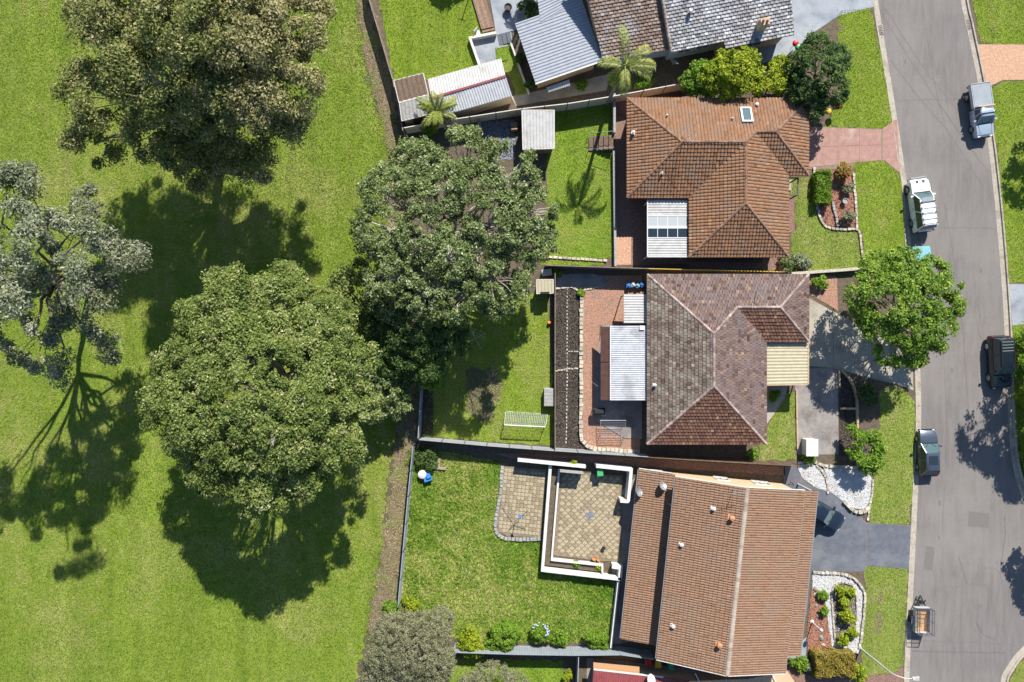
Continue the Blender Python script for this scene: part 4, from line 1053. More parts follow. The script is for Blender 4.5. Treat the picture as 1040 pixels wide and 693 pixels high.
# ---------------------------------------------------------------- fences and walls
def fence(label, pts, h=1.8, mat='fence_grey', post='post_dark', plen=2.4, style='sheet', rail='fence_grey', z0=0.0, base=None, name='fence'):
    P = [p(*a) for a in pts]
    t = thing(name, label, 'fence', P[0])
    for a, b in zip(P[:-1], P[1:]):
        L = (b - a).length; n = max(1, round(L / plen)); d = (b - a).normalized(); rz = math.atan2(d.y, d.x); l = L / n
        mb = MB()
        if style == 'sheet':
            k = max(3, int((l - 0.06) / 0.15)); w = (l - 0.06) / k; vs = []
            for i in range(k + 1):
                for u, y in ((0.0, -0.018), (0.4, -0.018), (0.55, 0.018), (0.9, 0.018)):
                    if i == k and u > 0: break
                    vs += [(0.03 + (i + u) * w, y, 0.03), (0.03 + (i + u) * w, y, h - 0.03)]
            m_ = len(vs) // 2
            mb.add(vs, [(2 * i, 2 * i + 2, 2 * i + 3, 2 * i + 1) for i in range(m_ - 1)])
        else:
            k = max(3, int((l - 0.04) / 0.13)); w = (l - 0.04) / k
            for i in range(k): mb.box((0.02 + (i + .5) * w, (i % 2) * 0.022 - 0.011, h / 2 + rnd.uniform(-.015, .015)), (w * 0.94, 0.018, h - 0.05), 0, rnd.random())
        me = None
        for i in range(n):
            q = a + d * (l * i) - t.location
            if me is None:
                o = build('panel', mb, M[mat], t, False); me = o.data
            else: o = link('panel', me, None, t)
            o.location = (q.x, q.y, z0); o.rotation_euler = (0, 0, rz)
        for zr_, hr_ in ((h - 0.02, .05), (.06, .07)):
            rb = MB(); rb.box((L / 2, 0, zr_), (L, 0.07, hr_))
            o = build('rail', rb, M[rail], t, False); o.location = (a.x - t.location.x, a.y - t.location.y, z0); o.rotation_euler = (0, 0, rz)
        pm = None
        for i in range(n + 1):
            q = a + d * (l * i) - t.location
            if pm is None:
                pb = MB(); pb.box((0, 0, h / 2 + .01), (0.075, 0.085, h + .04)); o = build('post', pb, M[post], t, False); pm = o.data
            else: o = link('post', pm, None, t)
            o.location = (q.x, q.y, z0); o.rotation_euler = (0, 0, rz)
    return t
fence('weathered grey paling fence beside the bark path at the top', [(371, -60), (376, 0), (388, 40), (402, 88), (412, 138)], 1.7, 'timber', 'timber', style='pale', rail='timber')
fence('cream sheet fence running behind the ribbed shed and palm', [(413, 136), (440, 131), (478, 125), (530, 117), (575, 112), (618, 105), (650, 99), (694, 91)], 1.8, 'fence_cream', 'post_dark', rail='gutter_white')
fence('brown sheet fence between the two hip-roofed houses', [(553, 271.5), (626, 274), (700, 276), (790, 278)], 1.7, 'fence_brown', 'post_dark', rail='fence_brown')
f = [o for o in bpy.data.objects if o.get('label') == 'brown sheet fence between the two hip-roofed houses'][0]
mb = MB(); mb.bar(p(655, 275, 1.74), p(700, 276, 1.74), 0.05, 0.05); mb.bar(p(700, 276, 1.74), p(786, 278, 1.74), 0.07, 0.06); build('yellow_capping', mb, M['yellow'], f)
fence('grey sheet fence dividing the goal lawn from the lush lower yard', [(428, 444), (495, 450), (562, 455), (655, 461)], 1.75, 'fence_grey', 'post_dark')
fence('brown timber paling fence above the long gable house', [(656, 461.5), (730, 466), (804, 470)], 1.8, 'timber_dark', 'timber_dark', style='pale', rail='timber_dark')
fence('short grey fence beside the bark path at the goal lawn', [(430, 386), (427, 443)], 1.7, 'fence_grey', 'post_dark')
fence('dark blue-grey fence between bark path and lush lower yard', [(422, 450), (417, 500), (412, 555), (407, 610)], 1.7, 'fence_blue', 'post_dark', rail='fence_blue')
fence('pale blue-grey ribbed fence along the bottom of the lush yard', [(462, 654), (520, 656), (580, 657), (628, 656.5), (660, 661)], 1.8, 'fence_blue', 'fence_blue', rail='fence_blue')
fence('dark fence between goal lawn and black mulch beds', [(563, 279), (563, 370), (563, 454)], 1.2, 'fence_brown', 'post_dark', rail='fence_brown')
fence('short grey side fence at the bottom edge near the bins', [(586, 660), (584, 720)], 1.6, 'fence_blue', 'fence_blue', rail='fence_grey')

def wall_run(name, label, pts, w, h, mat, cat='wall', cap=True, z0=0.0):
    P = [p(*a) for a in pts]; t = thing(name, label, cat, P[0])
    for i, (a, b) in enumerate(zip(P[:-1], P[1:])):
        d = (b - a).normalized(); e = w / 2
        aa = a + d * (e if i else -e); bb = b + d * e
        mb = MB(); mb.bar(aa + Vector((0, 0, z0 + h / 2)), bb + Vector((0, 0, z0 + h / 2)), w, h); build('wall_section', mb, M[mat], t)
        if cap:
            mb = MB(); mb.bar(aa + Vector((0, 0, z0 + h + .03)), bb + Vector((0, 0, z0 + h + .03)), w + .02, .06); build('coping', mb, M[mat], t)
    return t
wall_run('garden_wall', 'white rendered wall along the top of the paved terraces', [(527, 465), (592, 471.5)], 0.26, 1.3, 'white')
wall_run('garden_wall', 'long white wall dividing the two paved terraces with its return', [(558.5, 471), (550.5, 576), (628, 585)], 0.26, 0.9, 'white')
wall_run('planter_wall', 'thin white inner planter wall framing the diagonal pavers', [(567.5, 476), (560, 567), (611, 572.5), (611, 579)], 0.16, 0.5, 'white')
wall_run('planter_wall', 'white planter wall raised to cast the dark corner shade', [(568.5, 475.5), (590, 477.5)], 0.16, 1.55, 'stone_grey')  # made taller than the other planter walls to throw the corner shade
wall_run('garden_wall', 'white wall wrapping the green bin corner of the terrace', [(605, 471), (638.5, 474.5), (635.5, 506), (629, 505.5)], 0.27, 1.4, 'white')
wall_run('garden_wall', 'white stub wall at the lower right terrace corner', [(622, 572.5), (629, 573.5), (628, 584)], 0.34, 0.9, 'white')
wall_run('garden_wall', 'thin white wall between lush yard and gable house', [(627, 588), (619.5, 654)], 0.18, 0.7, 'white')
wall_run('retaining_wall', 'blue-grey wall with rail along the sunny palm-shadow lawn', [(622.5, 100), (622.5, 137)], 0.2, 1.0, 'stone_grey')
wall_run('retaining_wall', 'low blue-grey wall between palm-shadow lawn and brick path', [(622.8, 156), (624.3, 270)], 0.2, 0.5, 'stone_grey')
wall_run('garden_wall', 'white low wall around the sunken blue patio', [(503, 36), (477.5, 41), (487, 68)], 0.2, 0.5, 'white')
wall_run('garden_wall', 'white edging wall beside the narrow strip of shaded grass', [(519, 46), (537, 96)], 0.14, 0.35, 'white')
wall_run('garden_wall', 'long low stone wall below the front lawn of the first house', [(803, 278.5), (877, 273)], 0.26, 0.5, 'stone')

def edging(label, pts, mat, l=0.35, w=0.2, h=0.16, seed=0, name='garden_edging', gap=0.03):
    r = random.Random(seed); P = smooth_pts([Vector(p(*a)).to_2d() for a in pts], 6); mb = MB()
    acc = 0.0; step_ = l + gap; nxt = l / 2
    for a, b in zip(P[:-1], P[1:]):
        L = (b - a).length; d = (b - a).normalized() if L > 0 else Vector((1, 0))
        while nxt <= acc + L:
            q = a + d * (nxt - acc)
            hh = h * r.uniform(0.8, 1.2)
            mb.box((q.x + r.uniform(-.03, .03), q.y + r.uniform(-.03, .03), hh / 2), (l * r.uniform(.85, 1), w * r.uniform(.85, 1.1), hh), math.atan2(d.y, d.x) + r.uniform(-.08, .08), r.random())
            nxt += step_
        acc += L
    return tag(build(name, mb, M[mat]), label, 'edging')
edging('curved pale stone block edging around the red mulch front bed', [(826, 170), (829, 200), (830.5, 215), (838, 230), (855, 233), (871, 234), (874, 250), (877, 271)], 'stone')
edging('stone edging along the road side of the red mulch bed', [(866, 176), (868, 200), (870, 232)], 'stone', seed=2)
edging('row of dark rocks crossing the red mulch bed', [(845, 205), (847, 215), (850, 229)], 'stone_grey', 0.28, 0.22, 0.2, 3)
edging('long pale tan block edging between black mulch and brick paving', [(590.5, 296), (590, 350), (590, 400), (590, 440), (594, 450), (602, 455), (625, 457), (650, 459)], 'stone_pale', 0.38, 0.34, 0.3, 4)
edging('thin line of pale stones down the black mulch bed', [(576, 293), (576, 375), (575, 452)], 'stone', 0.2, 0.1, 0.08, 5, gap=.14)
edging('pale stones crossing the black mulch bed', [(564, 377), (575, 375), (588, 374)], 'stone', 0.22, 0.14, 0.1, 6)
edging('upper pale stones above the small sandy mulch square', [(577, 357), (588, 357)], 'stone', 0.22, 0.12, 0.1, 16)
edging('pale stone border where grey slab meets the mulch beds', [(564, 293.5), (580, 292), (589, 295), (606, 292)], 'stone', 0.25, 0.16, 0.12, 17)
edging('pale stone row along the lower edge of palm-shadow lawn', [(553, 261), (580, 262.5), (615, 265)], 'stone', 0.4, 0.22, 0.15, 7)
edging('grey block edging curving round the lower left paved terrace', [(510, 473), (508.5, 500), (505, 520), (503, 535), (508, 544), (520, 547.5), (549, 547)], 'stone_grey', 0.32, 0.3, 0.2, 8)
edging('rock edging along the top of the white gravel', [(810, 470), (826, 469), (838, 473), (858, 474), (880, 475)], 'stone', 0.35, 0.26, 0.2, 9)
edging('curved rock edging between the two white gravel patches', [(829, 472), (836, 480), (840, 490), (840.5, 500)], 'stone', 0.28, 0.2, 0.14, 10)
edging('stacked stone edging where white gravel meets charcoal drive', [(856, 509), (862, 515), (868, 519), (876, 519.5), (883, 513)], 'stone', 0.4, 0.3, 0.3, 11)
edging('stone edging at the right side of the white gravel', [(886, 487), (885, 500), (883, 512), (881, 528)], 'stone', 0.3, 0.18, 0.14, 12)
edging('outer stone edging of the white gravel garden by the verge', [(825, 581), (845, 582), (863, 585), (877, 600), (877, 620), (875, 640), (872, 662)], 'stone', 0.35, 0.22, 0.2, 13)
edging('inner stone ring round the yellow-green bushes', [(848, 652), (846, 630), (844.5, 607), (848, 594), (858, 591.5), (868, 598), (870, 625), (867, 644), (862, 653), (848, 653)], 'stone', 0.28, 0.16, 0.14, 14)
edging('stone edging along the bottom of the white gravel garden', [(846, 661), (858, 661.5), (871, 661)], 'stone', 0.4, 0.24, 0.2, 15)
def sleepers(label, pts, mat='sleeper', w=0.2, h=0.25):
    t = thing('sleeper_edging', label, 'edging', p(*pts[0]))
    P = [p(*a) for a in pts]
    for i, (a, b) in enumerate(zip(P[:-1], P[1:])):
        d = (b - a).normalized() * 0.02
        mb = MB(); mb.bar(a + d + Vector((0, 0, h / 2)), b - d + Vector((0, 0, h / 2 + 0.004 * i)), w, h); build('sleeper', mb, M[mat], t)
sleepers('curved timber sleeper edging round the black mulch beside the drive', [(853, 376), (860, 382), (866, 392), (869.5, 405), (870, 430), (870.5, 462)])
sleepers('timber sleeper crossing the black mulch strip', [(852.5, 415), (869.5, 415)])
sleepers('short upright timber sleeper at the parking pad corner', [(851.5, 376), (852, 394)], w=0.14)
sleepers('pale timber edge between front lawn and parking pad', [(808.5, 396), (809, 425), (809.5, 456)], w=0.14, h=0.15)

# terraces of pavers
def terrace(poly, pitch, size, rot, origin, z, seed, pdark, diag):
    r = random.Random(seed)
    q = [p(*a) for a in poly]
    o = structure(sheet('terrace', poly, z - 0.02, M['joint'], 0, thick=0.12))
    c, s_ = math.cos(rot), math.sin(rot); o0 = p(*origin); me = {}
    for i in range(-18, 19):
        for j in range(-18, 19):
            x = o0.x + (i * c - j * s_) * pitch; y = o0.y + (i * s_ + j * c) * pitch
            hs = size * 0.5
            X = np.array([x + (a * c - b * s_) * hs for a, b in ((-1, -1), (1, -1), (1, 1), (-1, 1))]); Y = np.array([y + (a * s_ + b * c) * hs for a, b in ((-1, -1), (1, -1), (1, 1), (-1, 1))])
            if not inpoly([(a.x, a.y) for a in q], X, Y).all(): continue
            dark = r.random() < (pdark if (not diag or (i + j) % 2 == 0) else pdark * 0.3)
            k = 'paver_dark' if dark else 'paver'
            if k not in me:
                mb = MB(); h_ = size / 2; e = 0.018
                mb.add([(-h_, -h_, -.04), (h_, -h_, -.04), (h_, h_, -.04), (-h_, h_, -.04), (-h_, -h_, .0), (h_, -h_, 0), (h_, h_, 0), (-h_, h_, 0), (-h_ + e, -h_ + e, .012), (h_ - e, -h_ + e, .012), (h_ - e, h_ - e, .012), (-h_ + e, h_ - e, .012)],
                       [(8, 9, 10, 11)] + [(a, (a + 1) % 4, 4 + (a + 1) % 4, 4 + a) for a in range(4)] + [(4 + a, 4 + (a + 1) % 4, 8 + (a + 1) % 4, 8 + a) for a in range(4)])
                b = build('paver', mb, M[k], o, False); me[k] = b.data
            else: b = link('paver', me[k], None, o)
            b.location = (x, y, z + r.uniform(-.006, .006)); b.rotation_euler = (r.uniform(-.012, .012), r.uniform(-.012, .012), rot + r.uniform(-.02, .02))
terrace([(510, 474), (555, 477), (549.5, 545.5), (516, 545), (506, 540), (504.5, 530), (509, 510)], 0.36, 0.315, -0.1, (530, 510), 0.07, 1, 0.42, False)
terrace([(569, 479), (632, 483), (631, 570), (613, 570), (562, 564)], 0.425, 0.375, 0.72, (599, 523), 0.07, 2, 0.5, True)
structure(sheet('planter_soil', [(560, 474), (567, 476), (560, 566), (610, 572), (609, 580), (553, 573)], 0.3, M['soil'], 0))

# ---------------------------------------------------------------- sheds, covers, deck
def shed(label, quad, z_hi, z_lo, wallmat, roofmat, rib=0.25, name='shed', door='timber_dark'):
    """quad plan as seen at roof height: high edge a,b then low edge c,d; ribs fall from high to low"""
    a, b = g(*quad[0], z_hi), g(*quad[1], z_hi); c_, d_ = g(*quad[2], z_lo), g(*quad[3], z_lo)
    t = thing(name, label, 'shed', (*((a + b + c_ + d_) / 4).to_2d(), 0))
    corrugated('roof', a, b, c_, d_, roofmat, t, rib, 0.03)
    w = inset([a, b, c_, d_], 0.14)
    mb = MB(); zt = [z_hi, z_hi, z_lo, z_lo]
    vs = [(q.x, q.y, 0) for q in w] + [(q.x, q.y, zz_ - 0.1) for q, zz_ in zip(w, zt)]
    mb.add(vs, [(0, 1, 5, 4), (1, 2, 6, 5), (2, 3, 7, 6), (3, 0, 4, 7), (4, 5, 6, 7)]); build('wall', mb, M[wallmat], t)
    m0, m1 = w[2], w[3]; ctr = (m0 + m1) / 2; dd = (m1 - m0).normalized(); out = Vector((-dd.y, dd.x)); mid = sum(w, Vector((0, 0))) / 4
    if out.dot(ctr - mid) < 0: out = -out
    mb = MB(); mb.box((ctr.x + out.x * .02, ctr.y + out.y * .02, .95), (0.85, .04, 1.85), math.atan2(dd.y, dd.x)); build('door', mb, M[door], t)
    for q0, q1 in ((a, b), (b, c_), (c_, d_), (d_, a)):
        mb = MB(); mb.bar(q0 + Vector((0, 0, -.03)), q1 + Vector((0, 0, -.03)), .06, .1); build('trim', mb, M['gutter_white'], t)
    return t
shed('pale grey flat-roofed shed standing on the sunny lawn', [(530, 112), (563, 112), (563, 151), (531, 152)], 2.35, 2.15, 'timber_dark', 'zinc_pale', 0.3)
shed('dark brown flat shed roof against the grey paling fence', [(400, 82), (430, 74.5), (435, 96), (405, 104)], 2.2, 2.25, 'timber', 'timber_dark', 0.5)
shed('tan and grey flat shed in front of the dark brown one', [(405.5, 104.5), (435, 96.5), (437, 116), (408, 123)], 2.3, 2.1, 'fence_cream', 'stone_grey', 0.35)
t = thing('shed', 'long ribbed metal shed with red ridge strip beside the palm', 'shed', p(480, 100))
zr5, ze5 = 2.6, 2.25
A, B_, C_, D_, R0, R1 = g(434.5, 80.5, ze5), g(509, 59.5, ze5), g(520, 97.5, ze5), g(444, 119, ze5), g(438, 100, zr5), g(513.5, 77.5, zr5)
corrugated('roof', A, B_, R1, R0, 'zinc_pale', t, 0.25, 0.035); corrugated('roof', D_, C_, R1, R0, 'zinc', t, 0.25, 0.035)
mb = MB(); mb.bar(R0 + Vector((0, 0, .05)), R1 + Vector((0, 0, .05)), .2, .05); build('ridge_strip', mb, M['red_sheet'], t)
mb = MB(); mb.prism(inset([A, B_, C_, D_], .12), 0, ze5 - .05); build('wall', mb, M['fence_cream'], t)
shed('small tan cubby roof at the corner of the goal lawn', [(545, 284), (562, 284), (562, 298), (545, 298.5)], 1.6, 1.5, 'timber', 'beige_sheet', 0.3)
t = thing('awning', 'short white awning over the side door of the metal-roofed wing', 'awning', p(570, 90))
corrugated('awning_sheet', g(555, 89, 2.2), g(578, 81, 2.2), g(579, 87, 2.0), g(557, 94, 2.0), 'zinc_pale', t, 0.2, 0.02)
for a in ((556.5, 93), (578.5, 86.5)):
    q = g(*a, 2.0); mb = MB(); mb.box((q.x, q.y, 1.0), (.06, .06, 1.94)); build('post', mb, M['steel'], t)
# deck of planks with two steps
t = thing('timber_deck', 'brown plank deck with two steps beside the white patio', 'deck', p(490, 10))
n = 9
for i in range(n):
    u0, u1 = i / n, (i + .88) / n; z = .22
    a, b, c_, d_ = Vector((471, -30)).lerp(Vector((484.5, -30)), u0), Vector((471, -30)).lerp(Vector((484.5, -30)), u1), Vector((489, 31)).lerp(Vector((502, 28)), u1), Vector((489, 31)).lerp(Vector((502, 28)), u0)
    mb = MB(); mb.prism([p(*q) for q in (a, b, c_, d_)], z - .04, z, rnd.random()); build('plank', mb, M['deck'], t)
for k, z in enumerate((.15, .08)):
    mb = MB(); mb.prism([p(489.5 + k, 32 + k * 2.6), p(502.3 + k, 29 + k * 2.6), p(503 + k, 31 + k * 2.6), p(490.2 + k, 34 + k * 2.6)], z - .04, z); build('step', mb, M['deck'], t)
for k in range(3):
    mb = MB(); mb.prism([p(505 + k * 4.5, 36 - k), p(509 + k * 4.5, 35 - k), p(511 + k * 4.5, 45.5 - k), p(507 + k * 4.5, 46.5 - k)], 0.02, .05 + k * .06)
    tag(build('garden_step', mb, M['conc_blue']), ['lowest', 'middle', 'highest'][k] + ' blue-grey step beside the white patio curve', 'step', 'steps down to the sunken patio')

# pergola behind house 2
t = thing('pergola', 'pergola with ribbed silver roof and dark brown flap for blind and shadow', 'pergola', p(630, 360))
zz = 2.35
corrugated('roof_sheet', g(620.5, 331, zz), g(620.5, 407, zz), g(656.5, 407, zz + .12), g(656.5, 331, zz + .12), 'zinc', t, 0.2, 0.035)
gutters([g(620, 407, zz - .03), g(620, 331, zz - .03)], 'gutter_white', t, False)
for y0_, y1_ in ((332, 367.5), (368.5, 406.5)):  # dark brown panels stand for the side blind and its shadow together
    mb = MB(); a, b, c_, d_ = g(610, y0_, 1.75), g(619.5, y0_, 2.2), g(619.5, y1_, 2.2), g(610, y1_, 1.75)
    mb.add([a, b, c_, d_], [(0, 1, 2, 3)]); mb.add([q - Vector((0, 0, .04)) for q in (a, b, c_, d_)], [(3, 2, 1, 0)]); build('blind_shade_panel', mb, M['brown_sheet'], t)
for a in ((621.5, 333), (621.5, 369), (621.5, 405)):
    q = g(*a, zz); mb = MB(); mb.box((q.x, q.y, 1.14), (.09, .09, 2.27)); build('post', mb, M['timber_dark'], t)
mb = MB(); mb.box(g(652, 333, zz + .2), (.45, .4, .12)); build('skylight_cap', mb, M['white_clean'], t)
t = thing('pergola', 'smaller pale ribbed pergola roof above the brick paving', 'pergola', p(640, 315))
corrugated('roof_sheet', g(633.5, 299, 2.15), g(633.5, 328.5, 2.15), g(656.5, 328.5, 2.25), g(656.5, 299, 2.25), 'zinc_pale', t, 0.25, 0.03)
for a in ((634.5, 300), (634.5, 327)):
    q = g(*a, 2.15); mb = MB(); mb.box((q.x, q.y, 1.04), (.08, .08, 2.07)); build('post', mb, M['timber_dark'], t)
# small stair down to the lawn
t = thing('garden_stair', 'short stair with steel handrails from brick path to lawn', 'stair', p(610, 147))
for k in range(5):
    mb = MB(); mb.prism([p(598 + k * 4.8, 139.5), p(602.6 + k * 4.8, 139.5), p(602.6 + k * 4.8, 153.5), p(598 + k * 4.8, 153.5)], 0, .14 + k * .14); build('tread', mb, M['timber_dark'], t)
for y in (138.5, 154.5):
    mb = MB(); mb.tube([p(597, y, 0), p(597, y, .95), p(621, y, 1.6), p(621, y, .6)], .025, 6); build('handrail', mb, M['steel'], t)

# ---------------------------------------------------------------- yard objects
# goal
gq = [p(513.5, 418), p(556, 420.5), p(553, 432), p(512.5, 430)]
t = thing('football_goal', 'white football goal with net on the lawn by the fence', 'goal', gq[0])
f0, f1, r1_, r0_ = gq[3], gq[2], gq[1], gq[0]
hg = Vector((0, 0, 1.35))
mb = MB(); mb.tube([f0, f0 + hg, f1 + hg, f1], .05, 8); build('frame', mb, M['white_clean'], t)
mb = MB(); mb.tube([f0 + hg, f0 + hg + (r0_ - f0) * .35, r0_, f0], .022, 6); mb.tube([f1 + hg, f1 + hg + (r1_ - f1) * .35, r1_, f1], .022, 6); mb.tube([r0_, r1_], .022, 6); build('back_bar', mb, M['white_clean'], t)
mb = MB()
u0, u1 = f0 + hg + (r0_ - f0) * .35, f1 + hg + (r1_ - f1) * .35
for i in range(25):
    k = i / 24; mb.tube([(f0 + hg).lerp(f1 + hg, k), u0.lerp(u1, k), r0_.lerp(r1_, k)], .008, 3)
for i in range(4):
    k = i / 4; mb.tube([(f0 + hg).lerp(u0, k), (f1 + hg).lerp(u1, k)], .008, 3)
for i in range(9):
    k = i / 9; mb.tube([u0.lerp(r0_, k), u1.lerp(r1_, k)], .008, 3)
build('net', mb, M['white_clean'], t)
# rotary hoist
def hoist(label, px, py, h, r, rot, bend=0.0):
    q = p(px, py); t = thing('clothes_hoist', label, 'clothes line', q)
    mb = MB(); mb.tube([q, q + Vector((0, 0, h))], .03, 8); build('pole', mb, M['steel'], t)
    for k in range(4):
        a = rot + k * math.pi / 2; e = q + Vector((math.cos(a) * r, math.sin(a) * r, h + .25))
        mb = MB(); mb.tube([q + Vector((0, 0, h - .1)), e], .018, 6); build('arm', mb, M['steel'], t)
    for j in range(1, 4):
        mb = MB(); P = [q + Vector((math.cos(rot + k * math.pi / 2) * r * j / 3, math.sin(rot + k * math.pi / 2) * r * j / 3, h - .1 + .35 * j / 3)) for k in range(5)]
        mb.tube(P, .006, 3); build('line', mb, M['white_clean'], t)
hoist('rotary clothes hoist half in tree shade on the goal lawn', 484, 344, 1.9, 1.1, 0.5)
q = p(524, 527, .09); t = thing('folded_hoist', 'tripod stand with slim pole on the square paver terrace', 'stand', q)
mb = MB(); mb.tube([q + Vector((0, 0, .5)), q + Vector((.35, 0.75, 2.1))], .03, 6); build('pole', mb, M['steel'], t)
for k, (dx, dy) in enumerate(((-1.3, 1.1), (-.8, -1.2), (.95, -1.0), (1.2, .9))):
    mb = MB(); mb.tube([q + Vector((0, 0, .55)), q + Vector((dx, dy, 0.02))], .022, 5); build('leg', mb, M['post_dark'], t)
mb = MB(); mb.box(q + Vector((.38, .8, 2.12)), (.2, .3, .14), .4); build('head', mb, M['blue'], t)
# bins
def bin_(label, px, py, body, lid, rz=0.0, h=1.0):
    t = thing('wheelie_bin', label, 'bin', p(px, py, 0.07), rz, None)
    mb = MB(); mb.add([(-.22, -.24, .05), (.22, -.24, .05), (.22, .22, .05), (-.22, .22, .05), (-.28, -.32, h), (.28, -.32, h), (.28, .3, h), (-.28, .3, h)], [(3, 2, 1, 0), (4, 5, 6, 7), (0, 1, 5, 4), (1, 2, 6, 5), (2, 3, 7, 6), (3, 0, 4, 7)])
    build('body', mb, M[body], t, False)
    mb = MB(); mb.add([(-.3, -.35, h + .004), (.3, -.35, h + .004), (.3, .33, h + .004), (-.3, .33, h + .004), (-.27, -.3, h + .1), (.27, -.3, h + .1), (.27, .28, h + .1), (-.27, .28, h + .1)], [(3, 2, 1, 0), (4, 5, 6, 7), (0, 1, 5, 4), (1, 2, 6, 5), (2, 3, 7, 6), (3, 0, 4, 7)])
    build('lid', mb, M[lid], t, False)
    mb = MB(); mb.tube([(-.24, .36, h + .02), (.24, .36, h + .02)], .02, 6); build('handle', mb, M['black'], t, False)
    for s_ in (-1, 1):
        mb = MB(); mb.lathe((s_ * .26 - .025, .26, .1), [(.1, 0), (.1, .05)], 10, 'X'); build('wheel', mb, M['rubber'], t, False)
    return t
bin_('green wheelie bin standing on the diagonal paver terrace', 608, 478, 'green', 'green', 0.05)
bin_('bin with red lid beside the dark red roof', 656.5, 667.5, 'green_dark', 'red')
bin_('bin with yellow lid between the red and green bins', 666, 669.5, 'green_dark', 'yellow')
bin_('bin with plain green lid at the end of the row', 679, 672, 'green_dark', 'green')
# pots
def pot(label, px, py, r, h, mat, z=0.08, name='plant_pot'):
    mb = MB(); q = p(px, py, z); mb.lathe(q, [(r * .7, 0), (r * .95, h * .85), (r * 1.08, h * .86), (r * 1.08, h), (r * .88, h), (r * .8, h * .8)], 14)
    return tag(build(name, mb, M[mat], smooth=True), label, 'pot')
pot('left terracotta pot at the foot of the diagonal pavers', 603, 566, .2, .35, 'terracotta'); pot('right terracotta pot at the foot of the diagonal pavers', 607.5, 567.5, .16, .28, 'terracotta')
pot('dark pot on the diagonal pavers holding a thin stick', 612.5, 556, .17, .3, 'black'); mb = MB(); mb.tube([p(612.5, 556, .3), p(613.5, 549, .55)], .02, 5)
tag(build('garden_stick', mb, M['bark_brown']), 'thin dark stick leaning out of the black pot', 'stick')
pot('big dark round planter on the pale upper patio', 516, 10, .35, .5, 'black')
pot('white round pot on the grey concrete near the black barbecue', 612.5, 420, .22, .3, 'white_clean')
pot('small grey pot in the red mulch front bed', 856.5, 205, .25, .35, 'stone_grey')
mb = MB(); mb.box(p(599, 523, .095), (.75, .62, .03), .72); tag(build('drain_cover', mb, M['slate']), 'dark square drain cover in the diagonal pavers', 'drain cover')
# play things, boxes
t = thing('toy_car', 'white and blue toy ride-on in the lush yard corner', 'toy', p(432, 483))
mb = MB(); mb.lathe(p(429.5, 481, 0), [(.3, .1), (.42, .4), (.4, .6), (.2, .7)], 12); build('hood', mb, M['white_clean'], t, smooth=True)
mb = MB(); mb.box(p(434.5, 484, .3), (.7, .75, .5), .3); mb.box(p(436, 482.5, .62), (.4, .35, .2), .3); build('seat', mb, M['blue'], t)
for dx, dy in ((-3, 3), (3, 4.5), (-2, -4), (5, -1)):
    mb = MB(); q = p(432 + dx, 483 + dy, .12); mb.lathe(q, [(.12, 0), (.12, .08)], 10, 'X'); build('wheel', mb, M['black'], t)
mb = MB(); mb.box(p(445, 475, .15), (1.6, .25, .22), -.1); mb.box(p(446, 471, .13), (.22, 1.1, .2), -.1); tag(build('timber_offcut', mb, M['timber']), 'weathered timber offcuts lying in the lush yard corner', 'timber')
t = thing('storage_box', 'grey slatted storage box against the dark yard fence', 'box', p(557, 403))
mb = MB(); mb.box(p(557, 403, .4), (.85, 1.7, .78)); build('body', mb, M['zinc'], t)
for k in range(5):
    mb = MB(); mb.box(p(557, 396 + k * 3.5, .82), (.9, .31, .05)); build('slat', mb, M['stone_grey'], t)
mb = MB(); mb.box(p(819.5, 453, .55), (1.05, 1.5, 1.1)); mb.box(p(819.5, 453, 1.13), (1.12, 1.6, .08)); tag(build('cabinet', mb, M['white_clean']), 'white rectangular cabinet at the corner of the parking pad', 'cabinet')
t = thing('barbecue', 'black covered barbecue on the red brick paving', 'barbecue', p(607, 417))
mb = MB(); mb.box(p(607, 417, .85), (1.2, .65, .22)); build('body', mb, M['black'], t)
mb = MB(); mb.add([p(601.5, 414, .96), p(612.5, 414, .96), p(612.5, 420, .96), p(601.5, 420, .96), p(602.5, 415.5, 1.2), p(611.5, 415.5, 1.2), p(611.5, 418.5, 1.2), p(602.5, 418.5, 1.2)], [(4, 5, 6, 7)[::-1], (0, 1, 5, 4)[::-1], (1, 2, 6, 5)[::-1], (2, 3, 7, 6)[::-1], (3, 0, 4, 7)[::-1]]); build('hood', mb, M['black'], t)
for dx, dy in ((-5, -2.5), (5, -2.5), (5, 2.5), (-5, 2.5)):
    mb = MB(); mb.box(p(607 + dx, 417 + dy, .38), (.06, .06, .74)); build('leg', mb, M['black'], t)
t = thing('drying_rack', 'grey metal rack of parallel bars on the brick paving', 'rack', p(621, 434))
c4 = [p(608.5, 426, .9), p(634, 426, .9), p(633.5, 442.5, .9), p(609, 442, .9)]
mb = MB(); mb.tube(c4 + [c4[0]], .03, 6); build('frame', mb, M['steel'], t)
for i in range(1, 9):
    mb = MB(); mb.tube([c4[0].lerp(c4[3], i / 9), c4[1].lerp(c4[2], i / 9)], .014, 4); build('bar', mb, M['steel'], t)
for q in c4:
    mb = MB(); mb.tube([q, Vector((q.x, q.y, .02))], .025, 6); build('leg', mb, M['steel'], t)
for i, (px, py, c_) in enumerate(((637.5, 290.5, 'blue'), (642, 289.5, 'white_clean'), (646.5, 290.5, 'cyan'), (650.5, 289.5, 'blue'))):
    mb = MB(); q = p(px, py, .03); mb.box(q + Vector((0, 0, .25)), (.36, .4, .5), .3 * i); mb.box(q + Vector((.02, .05, .55)), (.2, .25, .12), .5 * i)
    tag(build('storage_crate', mb, M[c_]), ['leftmost blue', 'white', 'cyan', 'rightmost blue'][i] + ' crate in the row above the small pergola roof', 'crate', 'crates behind the small pergola')
